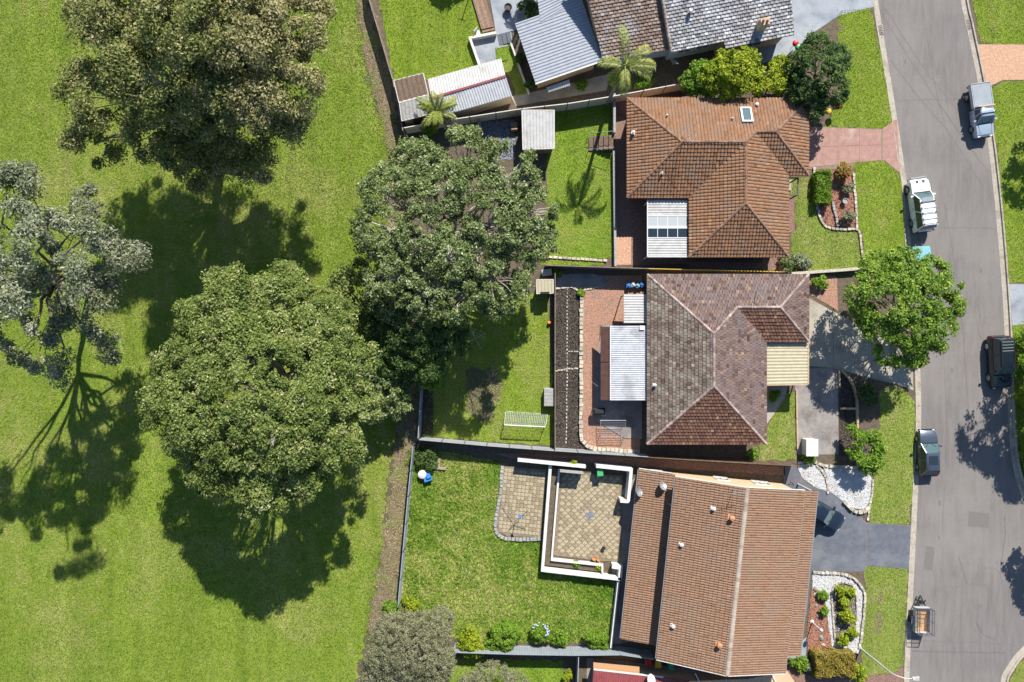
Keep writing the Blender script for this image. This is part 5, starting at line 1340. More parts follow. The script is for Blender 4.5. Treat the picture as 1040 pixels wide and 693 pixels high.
mb = MB(); mb.lathe(p(557.5, 328, 0), [(.14, 0), (.17, .3), (.1, .42)], 10); tag(build('bucket', mb, M['orange']), 'small orange bucket against the dark yard fence', 'bucket')
mb = MB(); mb.box(p(555, 277.5, .35), (.9, .55, .6), .1); mb.box(p(555, 277.5, .69), (.96, .6, .06), .1); tag(build('cool_box', mb, M['frosted']), 'pale blue-white box at the corner fence by the tree', 'box')
for i, (px, py) in enumerate(((496, 148), (503, 143), (509, 150))):
    mb = MB(); mb.box(p(px, py, .08), (.5, .3, .14), .5 * i); tag(build('loose_brick', mb, M['brick_pave']), ['left', 'middle', 'right'][i] + ' loose brick lying on the slate-grey gravel patch', 'brick', 'loose bricks on the slate patch')
mb = MB(); mb.box(p(487, 135, .5), (.28, 1.7, 1.0)); tag(build('garden_post', mb, M['timber']), 'upright weathered timber panel beside the slate-grey patch', 'post')
mb = MB(); mb.box(p(522, 130, .3), (.6, .7, .6), .1); tag(build('brick_stack', mb, M['brick_pave']), 'small brick stack against the pale grey shed', 'bricks')
for i, (px, py, c_) in enumerate(((803.5, 49, 'red'), (806, 53, 'green'), (845, 112, 'red'), (836, 117, 'yellow'), (814, 60, 'yellow'))):
    q = p(px, py, 0); t = thing('garden_ornament', ['red round ornament on a stick at the top of the dark round tree', 'green round ornament under the red one', 'red round ornament below the dark round tree', 'yellow round ornament below the dark round tree', 'yellow round ornament inside the dark tree edge'][i], 'ornament', q)
    mb = MB(); mb.tube([q, q + Vector((0, 0, .9))], .02, 5); build('stick', mb, M['black'], t)
    mb = MB(); mb.lathe(q + Vector((0, 0, .85)), [(.06, 0), (.26, .05), (.32, .2), (.22, .36), (.08, .42)], 10); build('head', mb, M[c_], t, smooth=True)
t = thing('garden_chair', 'white garden chair beside the sunken patio wall', 'chair', p(485, 36))
mb = MB(); mb.box(p(485, 36, .42), (.5, .5, .05), .3); build('seat', mb, M['white_clean'], t)
mb = MB(); mb.box(p(483.5, 34, .68), (.5, .05, .5), .9); build('backrest', mb, M['white_clean'], t)
for dx, dy in ((-2, -2), (2, -2), (2, 2), (-2, 2)):
    mb = MB(); mb.box(p(485 + dx, 36 + dy, .2), (.05, .05, .4)); build('leg', mb, M['white_clean'], t)
mb = MB(); mb.tube([p(477, -5, 0), p(477, -5, 2.2)], .05, 6); mb.tube([p(473, -6, 2.1), p(481, -4, 2.1)], .03, 6); tag(build('line_post', mb, M['steel']), 'thin post on the top lawn casting a narrow shadow', 'post')
# street lamp and garden lamp
b0 = p(873, 658); t = thing('street_lamp', 'tall white street lamp leaning over the verge at the bottom', 'street lamp', b0)
tp = p(872.8, 655.5, 5.5)
mb = MB(); mb.tube([b0, b0.lerp(tp, .5), tp, p(876, 656, 5.9), p(882, 657, 6.1), p(888, 657, 6.15)], [.1, .085, .065, .055, .05, .045], 10); build('pole', mb, M['zinc_pale'], t, smooth=True)
mb = MB(); mb.add([p(888, 655.6, 6.1), p(888, 658.4, 6.1), p(894.5, 659, 6.12), p(894.5, 655, 6.12), p(888, 656, 6.24), p(888, 658, 6.24), p(894, 658.4, 6.26), p(894, 655.6, 6.26)], [(0, 1, 2, 3), (7, 6, 5, 4), (0, 4, 5, 1), (1, 5, 6, 2), (2, 6, 7, 3), (3, 7, 4, 0)]); build('lamp_head', mb, M['zinc_pale'], t)
mb = MB(); mb.box(p(891.5, 657, 6.09), (.4, .22, .05)); build('lens', mb, M['frosted'], t)
mb = MB(); mb.lathe(b0, [(.2, 0), (.2, .04), (.13, .08), (.11, .3)], 10); build('base_collar', mb, M['zinc_pale'], t)
b0 = p(824.5, 631.5); t = thing('garden_lamp', 'white garden lamp post in the red mulch bed', 'garden lamp', b0)
mb = MB(); mb.tube([b0, b0 + Vector((0, 0, 1.7))], [.06, .05], 8); build('post', mb, M['white_clean'], t)
mb = MB(); mb.lathe(b0 + Vector((0, 0, 1.7)), [(.08, 0), (.16, .08), (.2, .25), (.14, .38), (.05, .44)], 12); build('lantern', mb, M['frosted'], t, smooth=True)
mb = MB(); mb.lathe(b0, [(.2, 0), (.2, .06), (.1, .14)], 10); build('base', mb, M['white_clean'], t)
# garden rocks and hose in the red mulch
for i, (px, py, s_) in enumerate(((829, 604, .28), (831, 625, .24), (834, 648, .3), (836, 655, .2), (829, 615, .2), (828, 598, .25))):
    r = random.Random(i); bm = bmesh.new(); bmesh.ops.create_icosphere(bm, subdivisions=2, radius=1)
    for v in bm.verts: v.co = Vector((v.co.x * s_ * (1 + r.uniform(-.2, .2)), v.co.y * s_ * .7 * (1 + r.uniform(-.2, .2)), v.co.z * s_ * .5 * (1 + r.uniform(-.2, .2))))
    me = bpy.data.meshes.new('garden_rock'); bm.to_mesh(me); bm.free()
    o = link('garden_rock', me, M['stone_grey' if i % 3 else 'stone_pale']); o.location = p(px, py, s_ * .2); o.rotation_euler = (0, 0, i)
    tag(o, ['pale rock at the gravel corner of the mulch', 'grey rock just above the white garden lamp', 'dark grey rock below the white garden lamp', 'pale rock at the foot of the red mulch', 'small grey rock midway along the red mulch', 'grey rock at the top of the red mulch'][i], 'rock', 'rocks in the red mulch bed')

# ---------------------------------------------------------------- vehicles (local x forward)
def loft(mb, secs, t=0.5, cap=True):
    n = len(secs[0]); b = len(mb.v)
    for s_ in secs: mb.v += [tuple(q) for q in s_]
    for i in range(len(secs) - 1):
        for k in range(n):
            mb.f.append((b + i * n + k, b + i * n + (k + 1) % n, b + (i + 1) * n + (k + 1) % n, b + (i + 1) * n + k)); mb.t.append(t)
    if cap:
        mb.f.append(tuple(b + k for k in range(n - 1, -1, -1))); mb.t.append(t)
        mb.f.append(tuple(b + (len(secs) - 1) * n + k for k in range(n))); mb.t.append(t)

def carpaint(name, c, metallic=0.4):
    m_, nt, b = newmat(name)
    b.inputs['Base Color'].default_value = (*c, 1); b.inputs['Metallic'].default_value = metallic; b.inputs['Roughness'].default_value = 0.35
    b.inputs['Coat Weight'].default_value = 0.6; b.inputs['Coat Roughness'].default_value = 0.08
    col = ramp(nt, [(0.3, tuple(x * .9 for x in c)), (0.7, c)], noise(nt, 3, 5)); nt.links.new(col, b.inputs['Base Color'])
    return m_

def vehicle(name, label, cat, px, py, head, L, W, Ht, belt, paint, prof, gh, wheels, wr=0.34, z=-0.13, roofmat=None, tray=None, mirror=True):
    """prof [(x, top z, half width factor)], gh (rear base x, rear top x, front top x, front base x)"""
    t = thing(name, label, cat, p(px, py, z), head)
    hw = W / 2; zb = 0.24; secs = []
    for x, zt, wf in prof:
        w = hw * wf
        half = [(w * .80, zb), (w * .97, zb + .12), (w, zb + (zt - zb) * .45), (w * .985, zb + (zt - zb) * .8), (w * .93, zt - .015), (w * .6, zt + .025), (w * .2, zt + .035)]
        secs.append([(x, y, zz_) for y, zz_ in half] + [(x, -y, zz_) for y, zz_ in reversed(half)])
    mb = MB(); loft(mb, secs); build('body', mb, paint, t, False, True, 32)
    if gh:
        rb, rt, ft, fb = gh; wb_, wt = hw * .90, hw * .70
        zt = Ht - .05
        A = [(rb, wb_, belt), (fb, wb_, belt), (ft, wt, zt), (rt, wt, zt)]
        # side windows
        for s_ in (-1, 1):
            mb = MB(); q = [Vector((x, y * s_, zz_)) for x, y, zz_ in A]; cen = sum(q, Vector()) / 4
            mb.add([cen + (v - cen) * .97 for v in q], [(0, 1, 2, 3)]); mb.add([cen + (v - cen) * .97 + Vector((0, -s_ * .03, 0)) for v in q], [(3, 2, 1, 0)])
            build('side_window', mb, M['glass_dark'], t, False)
            pl = MB()
            for x0_, x1_ in ((rb, rt), (fb, ft)): pl.bar((x0_, wb_ * s_, belt - .01), (x1_, wt * s_, zt), .07, .07)
            mid = (rb + fb) / 2; pl.bar((mid, wb_ * s_ * 1.0, belt - .01), ((rt + ft) / 2, wt * s_, zt), .08, .05)
            build('pillar', pl, paint, t, False)
        for nm_, xb, xt, mt in (('windscreen', fb, ft, 'screen_glass'), ('rear_window', rb, rt, 'glass_dark')):
            mb = MB(); q = [Vector((xb, wb_ * .94, belt + .02)), Vector((xb, -wb_ * .94, belt + .02)), Vector((xt, -wt * .95, zt)), Vector((xt, wt * .95, zt))]
            mb.add(q, [(0, 1, 2, 3)]); dd = .03 if xb > xt else -.03
            mb.add([v - Vector((dd, 0, .01)) for v in q], [(3, 2, 1, 0)]); build(nm_, mb, M[mt], t, False)
        mb = MB(); secs = []
        for x, k in ((rt - .06, .9), (rt + .12, 1), ((rt + ft) / 2, 1.02), (ft - .1, 1), (ft + .05, .9)):
            zz_ = zt + (.0 if k == .9 else .045); w = wt * k
            secs.append([(x, w * 1.03, zt - .03), (x, w * .92, zz_ + .005), (x, w * .4, zz_ + .025), (x, -w * .4, zz_ + .025), (x, -w * .92, zz_ + .005), (x, -w * 1.03, zt - .03)])
        loft(mb, secs); build('roof_panel', mb, roofmat or paint, t, False, True, 40)
        mb = MB(); mb.prism([(rb + .12, wb_ * .86), (fb - .12, wb_ * .86), (fb - .12, -wb_ * .86), (rb + .12, -wb_ * .86)], belt - .05, belt + .03); build('interior', mb, M['black'], t, False)
    if gh:
        rb, rt, ft, fb = gh
        def topz(x):
            for (x0_, z0_, _), (x1_, z1_, _) in zip(prof[:-1], prof[1:]):
                if x0_ <= x <= x1_: return z0_ + (z1_ - z0_) * (x - x0_) / (x1_ - x0_)
            return belt
        for s_ in (-1, 1):
            for xx in ((rb + fb) / 2 + .06, fb - .12, (rb * .8 + fb * .2)):
                mb = MB(); mb.box((xx, s_ * hw * .992, .72), (.014, .012, .62)); build('door_seam', mb, M['black'], t, False)
            for xx in ((rb + fb) / 2 + .28, (rb + fb) / 2 - .75):
                mb = MB(); mb.box((xx, s_ * hw * 1.005, belt - .16), (.2, .03, .035)); build('door_handle', mb, M['post_dark'], t, False)
            mb = MB(); mb.bar((fb + .04, s_ * .12, belt + .06), ((fb * .62 + ft * .38), s_ * .5, belt + .06 + (Ht - .05 - belt) * .38), .025, .02); build('wiper', mb, M['black'], t, False)
            mb = MB(); x1_ = prof[-2][0] - .08
            mb.bar((fb + .06, s_ * hw * .72, topz(fb + .06) + .034), (x1_, s_ * hw * .58, topz(x1_) + .036), .022, .012); build('bonnet_seam', mb, M['black'], t, False)
        mb = MB(); mb.bar((fb + .03, hw * .8, topz(fb) + .03), (fb + .03, -hw * .8, topz(fb) + .03), .1, .03); build('cowl', mb, M['black'], t, False)
    xf, xr = prof[-1][0], prof[0][0]; zf, zr_ = prof[-2][1], prof[1][1]
    for s_ in (-1, 1):
        mb = MB(); mb.box((xf - .12, s_ * hw * .62, zf - .14), (.22, hw * .34, .14), -s_ * .35); build('headlight', mb, M['head'], t, False)
        mb = MB(); mb.box((xr + .06, s_ * hw * .80, max(.7, zr_ - .18)), (.14, hw * .2, .28), s_ * .25); build('tail_light', mb, M['tail'], t, False)
        if mirror and gh:
            mb = MB(); mb.box((gh[3] - .28, s_ * (hw + .1), belt + .08), (.14, .24, .16), s_ * .2); mb.bar((gh[3] - .28, s_ * hw * .9, belt + .02), (gh[3] - .28, s_ * (hw + .05), belt + .05), .05, .04); build('side_mirror', mb, M['black'] if s_ > 2 else paint, t, False)
        for x in wheels:
            w = bpy.data.objects.new('wheel', None); COL.objects.link(w); w.parent = t; w.location = (x, s_ * (hw - .1), wr)
            mb = MB(); mb.lathe((0, -.11, 0), [(wr * .72, 0), (wr * .96, .01), (wr, .05), (wr, .17), (wr * .96, .21), (wr * .72, .22)], 20, 'Y'); build('tyre', mb, M['rubber'], w, False, True)
            mb = MB(); mb.lathe((0, -.116, 0), [(wr * .66, 0), (wr * .7, .02), (wr * .7, .21), (wr * .66, .232)], 16, 'Y'); build('rim', mb, M['rim'], w, False)
            mb = MB(); mb.lathe((x, s_ * hw - (.03 if s_ > 0 else -.03) - .02, wr + .03), [(wr * 1.16, 0), (wr * 1.18, .04)], 18, 'Y'); build('wheel_arch', mb, M['black'], t, False)
    mb = MB(); mb.box((xf - .02, 0, .42), (.14, W * .8, .2)); build('front_bumper', mb, M['black'], t, False)
    mb = MB(); mb.box((xr + .02, 0, .45), (.14, W * .82, .2)); build('rear_bumper', mb, M['black'], t, False)
    mb = MB(); mb.box((xf - .01, 0, .62), (.1, W * .5, .12)); build('grille', mb, M['black'], t, False)
    return t
def hd(ax, ay): return math.atan2(-ay, ax)
silver = carpaint('silver_blue_paint', (0.42, 0.50, 0.60)); white_p = carpaint('white_paint_gloss', (0.80, 0.81, 0.82), 0.0)
black_p = carpaint('black_teal_paint', (0.012, 0.022, 0.03), 0.3); grey_p = carpaint('dark_grey_paint', (0.085, 0.105, 0.14), 0.5); navy_p = carpaint('navy_paint', (0.018, 0.032, 0.06), 0.4)
# silver tray utility
t = vehicle('utility_truck', 'silver-blue utility with flat steel tray parked by the far kerb', 'ute', 991.5, 115, hd(7.5, 52), 5.0, 1.78, 1.68, 1.06, silver,
    [(-2.45, .62, .5), (-2.4, .66, .6), (-.2, .66, .62), (-.12, 1.04, .94), (.5, 1.06, 1), (1.2, 1.05, 1), (1.9, 1.0, .98), (2.3, .93, .92), (2.48, .72, .8)], (-.12, .02, .72, 1.28), (-1.5, 1.55))
mb = MB(); mb.box((-1.35, 0, .88), (2.3, 1.86, .08)); build('tray_floor', mb, M['slate'], t, False)
for s_ in (-1, 1):
    mb = MB(); mb.box((-1.35, s_ * .92, 1.08), (2.3, .05, .36)); build('tray_side', mb, M['zinc'], t, False)
mb = MB(); mb.box((-2.5, 0, 1.08), (.05, 1.86, .36)); build('tailgate', mb, M['zinc'], t, False)
mb = MB(); mb.box((-.22, 0, 1.3), (.06, 1.6, .75)); build('headboard', mb, M['zinc'], t, False)
mb = MB(); mb.add([(-2.42, -.86, 1.25), (-.32, -.86, 1.25), (-.32, .86, 1.25), (-2.42, .86, 1.25)], [(0, 1, 2, 3)]); mb.add([(-2.42, -.86, 1.22), (-.32, -.86, 1.22), (-.32, .86, 1.22), (-2.42, .86, 1.22)], [(3, 2, 1, 0)]); build('tray_cover', mb, M['fence_blue'], t, False)
mb = MB(); mb.tube([(-.1, -.66, 1.78), (-.1, .66, 1.78)], .035, 6); build('roof_bar', mb, M['orange'], t, False)
mb = MB(); mb.tube([(.5, -.66, 1.74), (.5, .66, 1.74)], .04, 6); build('roof_bar', mb, M['black'], t, False)
# white four wheel drive
t = vehicle('four_wheel_drive', 'white four-wheel-drive with roof racks parked by the near kerb', 'car', 931.5, 210, hd(-7, -53), 5.1, 1.9, 1.82, 1.12, white_p,
    [(-2.5, .7, .85), (-2.44, 1.02, .95), (-1.8, 1.1, 1), (-.4, 1.12, 1), (.9, 1.12, 1), (1.7, 1.1, .99), (2.25, 1.04, .93), (2.45, .9, .84), (2.52, .7, .78)], (-2.3, -2.05, .45, 1.15), (-1.55, 1.6), 0.38)
for i in range(5):
    mb = MB(); x = -1.95 + i * .52; mb.tube([(x, -.62, 1.93), (x, .62, 1.93)], .03, 6); mb.box((x, -.62, 1.88), (.12, .06, .14)); mb.box((x, .62, 1.88), (.12, .06, .14)); build('roof_bar', mb, M['steel' if i % 2 else 'black'], t, False)
mb = MB(); mb.box((2.2, .3, 1.1), (.25, .25, .05)); mb.box((2.2, -.3, 1.1), (.25, .25, .05)); build('bonnet_scoop', mb, M['post_dark'], t, False)
mb = MB(); mb.tube([(2.6, -.75, .5), (2.62, -.75, .95), (2.62, .75, .95), (2.6, .75, .5)], .04, 8); build('bull_bar', mb, M['steel'], t, False)
mb = MB(); mb.box((.32, 0, 1.84), (.5, 1.1, .03)); build('sunroof', mb, M['fence_blue'], t, False)
# dark hatch
t = vehicle('hatchback_car', 'dark grey hatchback parked by the kerb near the charcoal driveway', 'car', 939, 459.5, hd(-1.2, -50), 4.5, 1.78, 1.5, .93, grey_p,
    [(-2.2, .62, .8), (-2.14, .86, .92), (-1.6, .94, .98), (-.3, .95, 1), (.8, .95, 1), (1.5, .9, .98), (1.95, .8, .9), (2.16, .68, .78), (2.22, .5, .7)], (-2.0, -1.45, .15, .98), (-1.35, 1.35), 0.32)
mb = MB(); mb.box((-.55, 0, 1.525), (.85, .85, .02)); build('sunroof', mb, M['glass_dark'], t, False)
# black suv
t = vehicle('suv_car', 'black four-wheel-drive parked at the far kerb by the hedge', 'car', 1011, 367.5, hd(2.5, 53), 5.0, 1.92, 1.82, 1.1, black_p,
    [(-2.45, .7, .86), (-2.4, 1.02, .95), (-1.7, 1.08, 1), (-.3, 1.1, 1), (.9, 1.1, 1), (1.7, 1.07, .99), (2.2, 1.0, .93), (2.42, .85, .84), (2.48, .66, .76)], (-2.3, -2.1, .5, 1.15), (-1.5, 1.5), 0.38)
for i in range(4):
    mb = MB(); mb.box((-1.9 + i * .28, 0, 1.86), (.06, 1.05, .05)); build('roof_bar', mb, M['steel'], t, False)
for s_ in (-1, 1):
    mb = MB(); mb.tube([(-2.0, s_ * .6, 1.88), (.3, s_ * .6, 1.88)], .025, 6); build('roof_rail', mb, M['black'], t, False)
# navy car under the eave
t = vehicle('parked_car', 'navy car nosing out from under the gable roof on the charcoal drive', 'car', 831, 519, hd(.87, .49), 4.6, 1.8, 1.46, .93, navy_p,
    [(-2.2, .62, .8), (-2.14, .86, .92), (-1.6, .94, .98), (-.3, .95, 1), (.8, .95, 1), (1.5, .9, .98), (1.95, .8, .9), (2.16, .68, .78), (2.22, .5, .7)], (-2.0, -1.2, .15, .95), (-1.35, 1.35), 0.32, z=0.03)
# tarp-covered trailer
t = thing('covered_trailer', 'trailer under a bright cyan tarp beneath the street tree', 'trailer', p(932, 270, -.13), hd(-2, -40))
mb = MB(); mb.box((0, 0, .62), (3.4, 1.6, .34)); build('box', mb, M['fence_blue'], t, False)
mb = MB(); secs = [[(x, y * k, zz_ * h_) for y, zz_ in ((.86, .75), (.84, .95), (.4, 1.12), (-.4, 1.12), (-.84, .95), (-.86, .75))] for x, k, h_ in ((-1.75, .97, .88), (-1.4, 1, .98), (-.5, 1, .92), (.4, 1, 1.02), (1.3, 1, .95), (1.75, .97, .9))]
loft(mb, secs); build('tarp', mb, M['cyan'], t, False, True, 50)
for s_ in (-1, 1):
    mb = MB(); mb.lathe((-.2, s_ * .88 - .09, .3), [(.2, 0), (.3, .02), (.3, .16), (.2, .18)], 16, 'Y'); build('wheel', mb, M['rubber'], t, False)
mb = MB(); mb.bar((1.7, .4, .45), (2.8, 0, .42), .07, .07); mb.bar((1.7, -.4, .45), (2.8, 0, .42), .07, .07); build('drawbar', mb, M['post_dark'], t, False)
# cage trailer
t = thing('cage_trailer', 'box trailer with mesh cage and orange plywood floor at the kerb', 'trailer', p(932.5, 627, -.13), hd(0.5, -30))
mb = MB(); mb.box((0, 0, .5), (2.3, 1.36, .06)); build('floor', mb, M['ply'], t, False)
for s_ in (-1, 1):
    mb = MB(); mb.box((0, s_ * .7, .7), (2.34, .04, .44)); build('side_panel', mb, M['zinc'], t, False)
    mb = MB(); mb.box((s_ * 1.17, 0, .7), (.04, 1.36, .44)); build('end_panel', mb, M['zinc'], t, False)
    mb = MB(); mb.lathe((-.1, s_ * .86 - .08, .3), [(.18, 0), (.29, .02), (.29, .15), (.18, .17)], 16, 'Y'); build('wheel', mb, M['rubber'], t, False)
    mb = MB(); mb.box((-.1, s_ * .86, .66), (.8, .24, .04)); build('mudguard', mb, M['slate'], t, False)
cage = MB()
for x in (-1.17, 0, 1.17):
    for s_ in (-1, 1): cage.bar((x, s_ * .7, .9), (x, s_ * .7, 1.55), .035, .035)
for zz_ in (1.2, 1.55):
    for s_ in (-1, 1): cage.bar((-1.17, s_ * .7, zz_), (1.17, s_ * .7, zz_), .035, .035); cage.bar((s_ * 1.17, -.7, zz_), (s_ * 1.17, .7, zz_), .035, .035)
cage.bar((0, -.7, 1.55), (0, .7, 1.55), .035, .035); cage.bar((-1.17, 0, 1.55), (1.17, 0, 1.55), .03, .03); build('cage_frame', cage, M['post_dark'], t, False)
me = MB()
for i in range(23):
    x = -1.1 + i * .1
    for s_ in (-1, 1): me.bar((x, s_ * .7, .92), (x, s_ * .7, 1.55), .008, .008)
for k in range(6):
    for s_ in (-1, 1): me.bar((-1.17, s_ * .7, .95 + k * .1), (1.17, s_ * .7, .95 + k * .1), .008, .008)
for i in range(13):
    y = -.65 + i * .108
    for s_ in (-1, 1): me.bar((s_ * 1.17, y, .92), (s_ * 1.17, y, 1.55), .008, .008)
build('cage_mesh', me, M['steel'], t, False)
mb = MB(); mb.box((.1, .3, .56), (1.7, .6, .05), .05); build('load_sheet', mb, M['deck'], t, False)
mb = MB(); mb.bar((1.15, .5, .45), (2.2, 0, .42), .08, .08); mb.bar((1.15, -.5, .45), (2.2, 0, .42), .08, .08); mb.box((1.6, 0, .55), (.3, .25, .3)); mb.tube([(1.95, .15, -.0), (1.95, .15, .7)], .04, 6); mb.tube([(1.4, -.25, .5), (1.9, -.3, .75)], .05, 6); build('drawbar', mb, M['black'], t, False)
# ---------------------------------------------------------------- vegetation
def unit(r, n):
    v = r.normal(0, 1, (n, 3)); return v / np.linalg.norm(v, axis=1, keepdims=True)

def leaf_mesh(name, C, N, size, tint, mat, parent, r, aspect=0.5):
    n = len(C)
    T = np.cross(N, unit(r, n)); T /= np.linalg.norm(T, axis=1, keepdims=True) + 1e-9
    B = np.cross(N, T)
    s_ = size[:, None]
    V = np.stack([C - T * s_, C + B * s_ * aspect - N * s_ * .1, C + T * s_, C - B * s_ * aspect - N * s_ * .1], 1).reshape(-1, 3)
    off3 = np.array(parent.location) if parent is not None else 0
    return stuff(np_mesh(name, V - off3, np.arange(4 * n).reshape(-1, 4), np.clip(tint, 0, 1), M[mat], parent))

def crown(name, lobes, mat, parent, nleaf, size, cl_r, r, per=None, cov=2.3, bottom=-.3, shell=(.72, 1.0), aspect=.5, up=.6, spread=.9, gaps=0.0):
    """lobes [(centre, (rx,ry,rz))]; clumps of leaves over the lobes' shells. returns clump centres"""
    area = np.array([rx * ry + rx * rz + ry * rz for _, (rx, ry, rz) in lobes]); area = area / area.sum()
    A_ = sum(2 * math.pi * (1 - bottom) * ((rx * ry) ** 1.6 / 3 + (rx * rz) ** 1.6 / 3 + (ry * rz) ** 1.6 / 3) ** (1 / 1.6) for _, (rx, ry, rz) in lobes)
    ncl = max(8, int(cov * A_ / (math.pi * cl_r ** 2))); per = max(10, int(nleaf * 1.25 / ncl)); cc, cd, lb = [], [], []
    for i, (c, rad) in enumerate(lobes):
        k = max(3, int(ncl * area[i])); d = unit(r, k * 3); d = d[d[:, 2] > bottom][:k]
        q = np.array(c) + d * np.array(rad) * r.uniform(shell[0], shell[1], (len(d), 1))
        cc.append(q); cd.append(d); lb.append(np.full(len(d), i))
    cc, cd = np.concatenate(cc), np.concatenate(cd)
    # drop clumps buried deep inside other lobes
    keep = np.ones(len(cc), bool)
    for c, rad in lobes:
        e = (((cc - np.array(c)) / (np.array(rad) * .62)) ** 2).sum(1); keep &= e > 1
    if gaps: keep &= (np.sin(cc[:, 0] * 1.1 + 2 * np.sin(cc[:, 1] * .7)) + np.sin(cc[:, 1] * 1.3 + cc[:, 2])) > -2 + gaps * 2
    cc, cd = cc[keep], cd[keep]; m_ = len(cc)
    rr = cl_r * r.uniform(.6, 1.25, m_); ct = r.normal(0, .15, m_)
    n = m_ * per; idx = np.repeat(np.arange(m_), per)
    d2 = unit(r, n); d2[:, 2] = np.where(d2[:, 2] < -.3, -d2[:, 2], d2[:, 2])
    rad = rr[idx] * r.uniform(0.05, 1, n) ** .45
    C = cc[idx] + d2 * rad[:, None] * np.array([1, 1, .75])
    N = d2 * .6 + cd[idx] * .25 + np.array([0, 0, up]) + unit(r, n) * spread
    N /= np.linalg.norm(N, axis=1, keepdims=True)
    tint = .45 + ct[idx] + r.normal(0, .25, n)
    leaf_mesh(name, C, N, size * r.uniform(.6, 1.3, n), tint, mat, parent, r, aspect)
    return cc

def limbs(name, base, fork, targets, twigs, r0, mat, parent, seed, wob=.06):
    r = random.Random(seed); mb = MB()
    def path(a, b, n, w):
        a, b = Vector(a), Vector(b); L = (b - a).length; out = [a]
        for i in range(1, n):
            k = i / n; q = a.lerp(b, k); q.z += L * .10 * math.sin(k * math.pi)
            out.append(q + Vector((r.uniform(-w, w), r.uniform(-w, w), r.uniform(-w, w))) * L)
        return out + [b]
    P = path(base, fork, 4, wob * .4); n = len(P)
    mb.tube(P, [r0 * (1.25 if i == 0 else 1 - .35 * i / n) for i in range(n)], 10)
    tr = build('trunk', mb, M[mat], parent, smooth=True, sharp=60)
    mb = MB()
    for c in targets:
        P = path(fork, c, 5, wob); mb.tube(P, [r0 * .55 * (1 - .75 * i / 5) for i in range(6)], 7)
    build(name, mb, M[mat], parent, smooth=True, sharp=60)
    mb = MB(); T = [Vector(c) for c in targets]
    for c in twigs:
        c = Vector(c); b = min(T, key=lambda q: (q - c).length)
        b = Vector(fork).lerp(b, r.uniform(.6, 1.0)); P = path(b, c, 3, wob)
        mb.tube(P, [max(.02, r0 * .16 * (1 - .7 * i / 3)) for i in range(4)], 4, cap=False)
    if twigs is not None and len(twigs): build('twigs', mb, M[mat], parent, smooth=True, sharp=60)

def tree(label, base, fork_z, lobes, mat, nleaf, size, cl_r, trunk_r, seed, bark='bark_grey', cat='tree', per=110, twig=.25, fork=None, extra=None, **kw):
    """lobes as (x, y, z, radius, flatten): position read at that height, radius in the same units"""
    r = np.random.default_rng(seed); b = p(*base)
    t = thing('tree', label, cat, b)
    def conv(Ls):
        o = []
        for x, y, z, rd, fl in Ls:
            k = (H - z) / H; c = g(x, y, z); R_ = rd / S * k
            o.append(((c.x, c.y, z), (R_, R_, R_ * fl)))
        return o
    LL = conv(lobes)
    cc = crown('foliage', LL, mat, t, nleaf, size, cl_r, r, per=per, **kw)
    if extra:
        for (ls, mt, nl) in extra:
            E = conv(ls); cc = np.concatenate([cc, crown('foliage', E, mt, t, nl, size, cl_r, r, per=per, **kw)]); LL = LL + E
    cen = sum((Vector(c) for c, _ in LL), Vector()) / len(LL)
    fk = Vector(fork) if fork else Vector((b.x * .75 + cen.x * .25, b.y * .75 + cen.y * .25, fork_z))
    pick = r.random(len(cc)) < twig
    limbs('limbs', b, fk, [(c[0], c[1], c[2] - rd[2] * .25) for c, rd in LL], [tuple(q) for q in cc[pick]], trunk_r, bark, t, seed)
    return t

def ring(cx, cy, z, R_, r_, n, fl=.75, ph=0.0, jz=0.6, seed=0):
    q = random.Random(seed)
    return [(cx + R_ * math.cos(ph + 2 * math.pi * i / n) * q.uniform(.88, 1.1), cy + R_ * math.sin(ph + 2 * math.pi * i / n) * q.uniform(.88, 1.1), z + q.uniform(-jz, jz), r_ * q.uniform(.8, 1.2), fl) for i in range(n)]

# fig-like round tree in the park
tree('large round dense green tree in the park casting a broad shadow', (303, 393), 4.5,
     [(262, 398, 12.2, 62, .55), (262, 400, 10.4, 98, .4)] + ring(262, 398, 11.6, 50, 39, 8, .6, .2, .7, 1) + ring(263, 400, 9.6, 88, 32, 13, .7, .1, .9, 2) + [(290, 290, 9, 26, .7), (330, 330, 9, 34, .7)],
     'lf_fig', 215000, .115, .72, .55, 11, 'bark_grey', twig=.12, bottom=-.1, cov=2.2)
# big gum at the top
tree('broad brown-green gum tree at the top of the park', (232, 142), 6.0,
     [(195, 65, 11.9, 90, .35), (125, 15, 14.5, 45, .6), (100, 95, 11.2, 36, .6), (150, 75, 15.8, 42, .6), (95, 145, 8.6, 26, .6), (165, 135, 11.2, 36, .6), (190, 20, 18.5, 45, .6), (130, -45, 14.5, 45, .6), (215, 95, 15.2, 42, .6), (240, 140, 10.6, 34, .6), (205, 160, 8.6, 26, .6), (95, 20, 11.9, 28, .6)],
     'lf_euc', 105000, .12, .95, .5, 21, 'bark_pale', twig=.3, spread=1.0, gaps=.12, cov=2.2,
     extra=[([(225, 158, 8.5, 26, .6), (200, 172, 7.5, 18, .6), (262, 165, 8, 20, .6), (250, 30, 17.2, 48, .6), (285, 75, 14.5, 42, .6), (255, 90, 15.8, 36, .6), (300, 25, 15.2, 36, .6), (230, -30, 17.2, 46, .6), (290, -25, 14.5, 40, .6), (290, 120, 10.6, 24, .6), (140, -10, 15.8, 30, .6)], 'lf_euc2', 70000)])
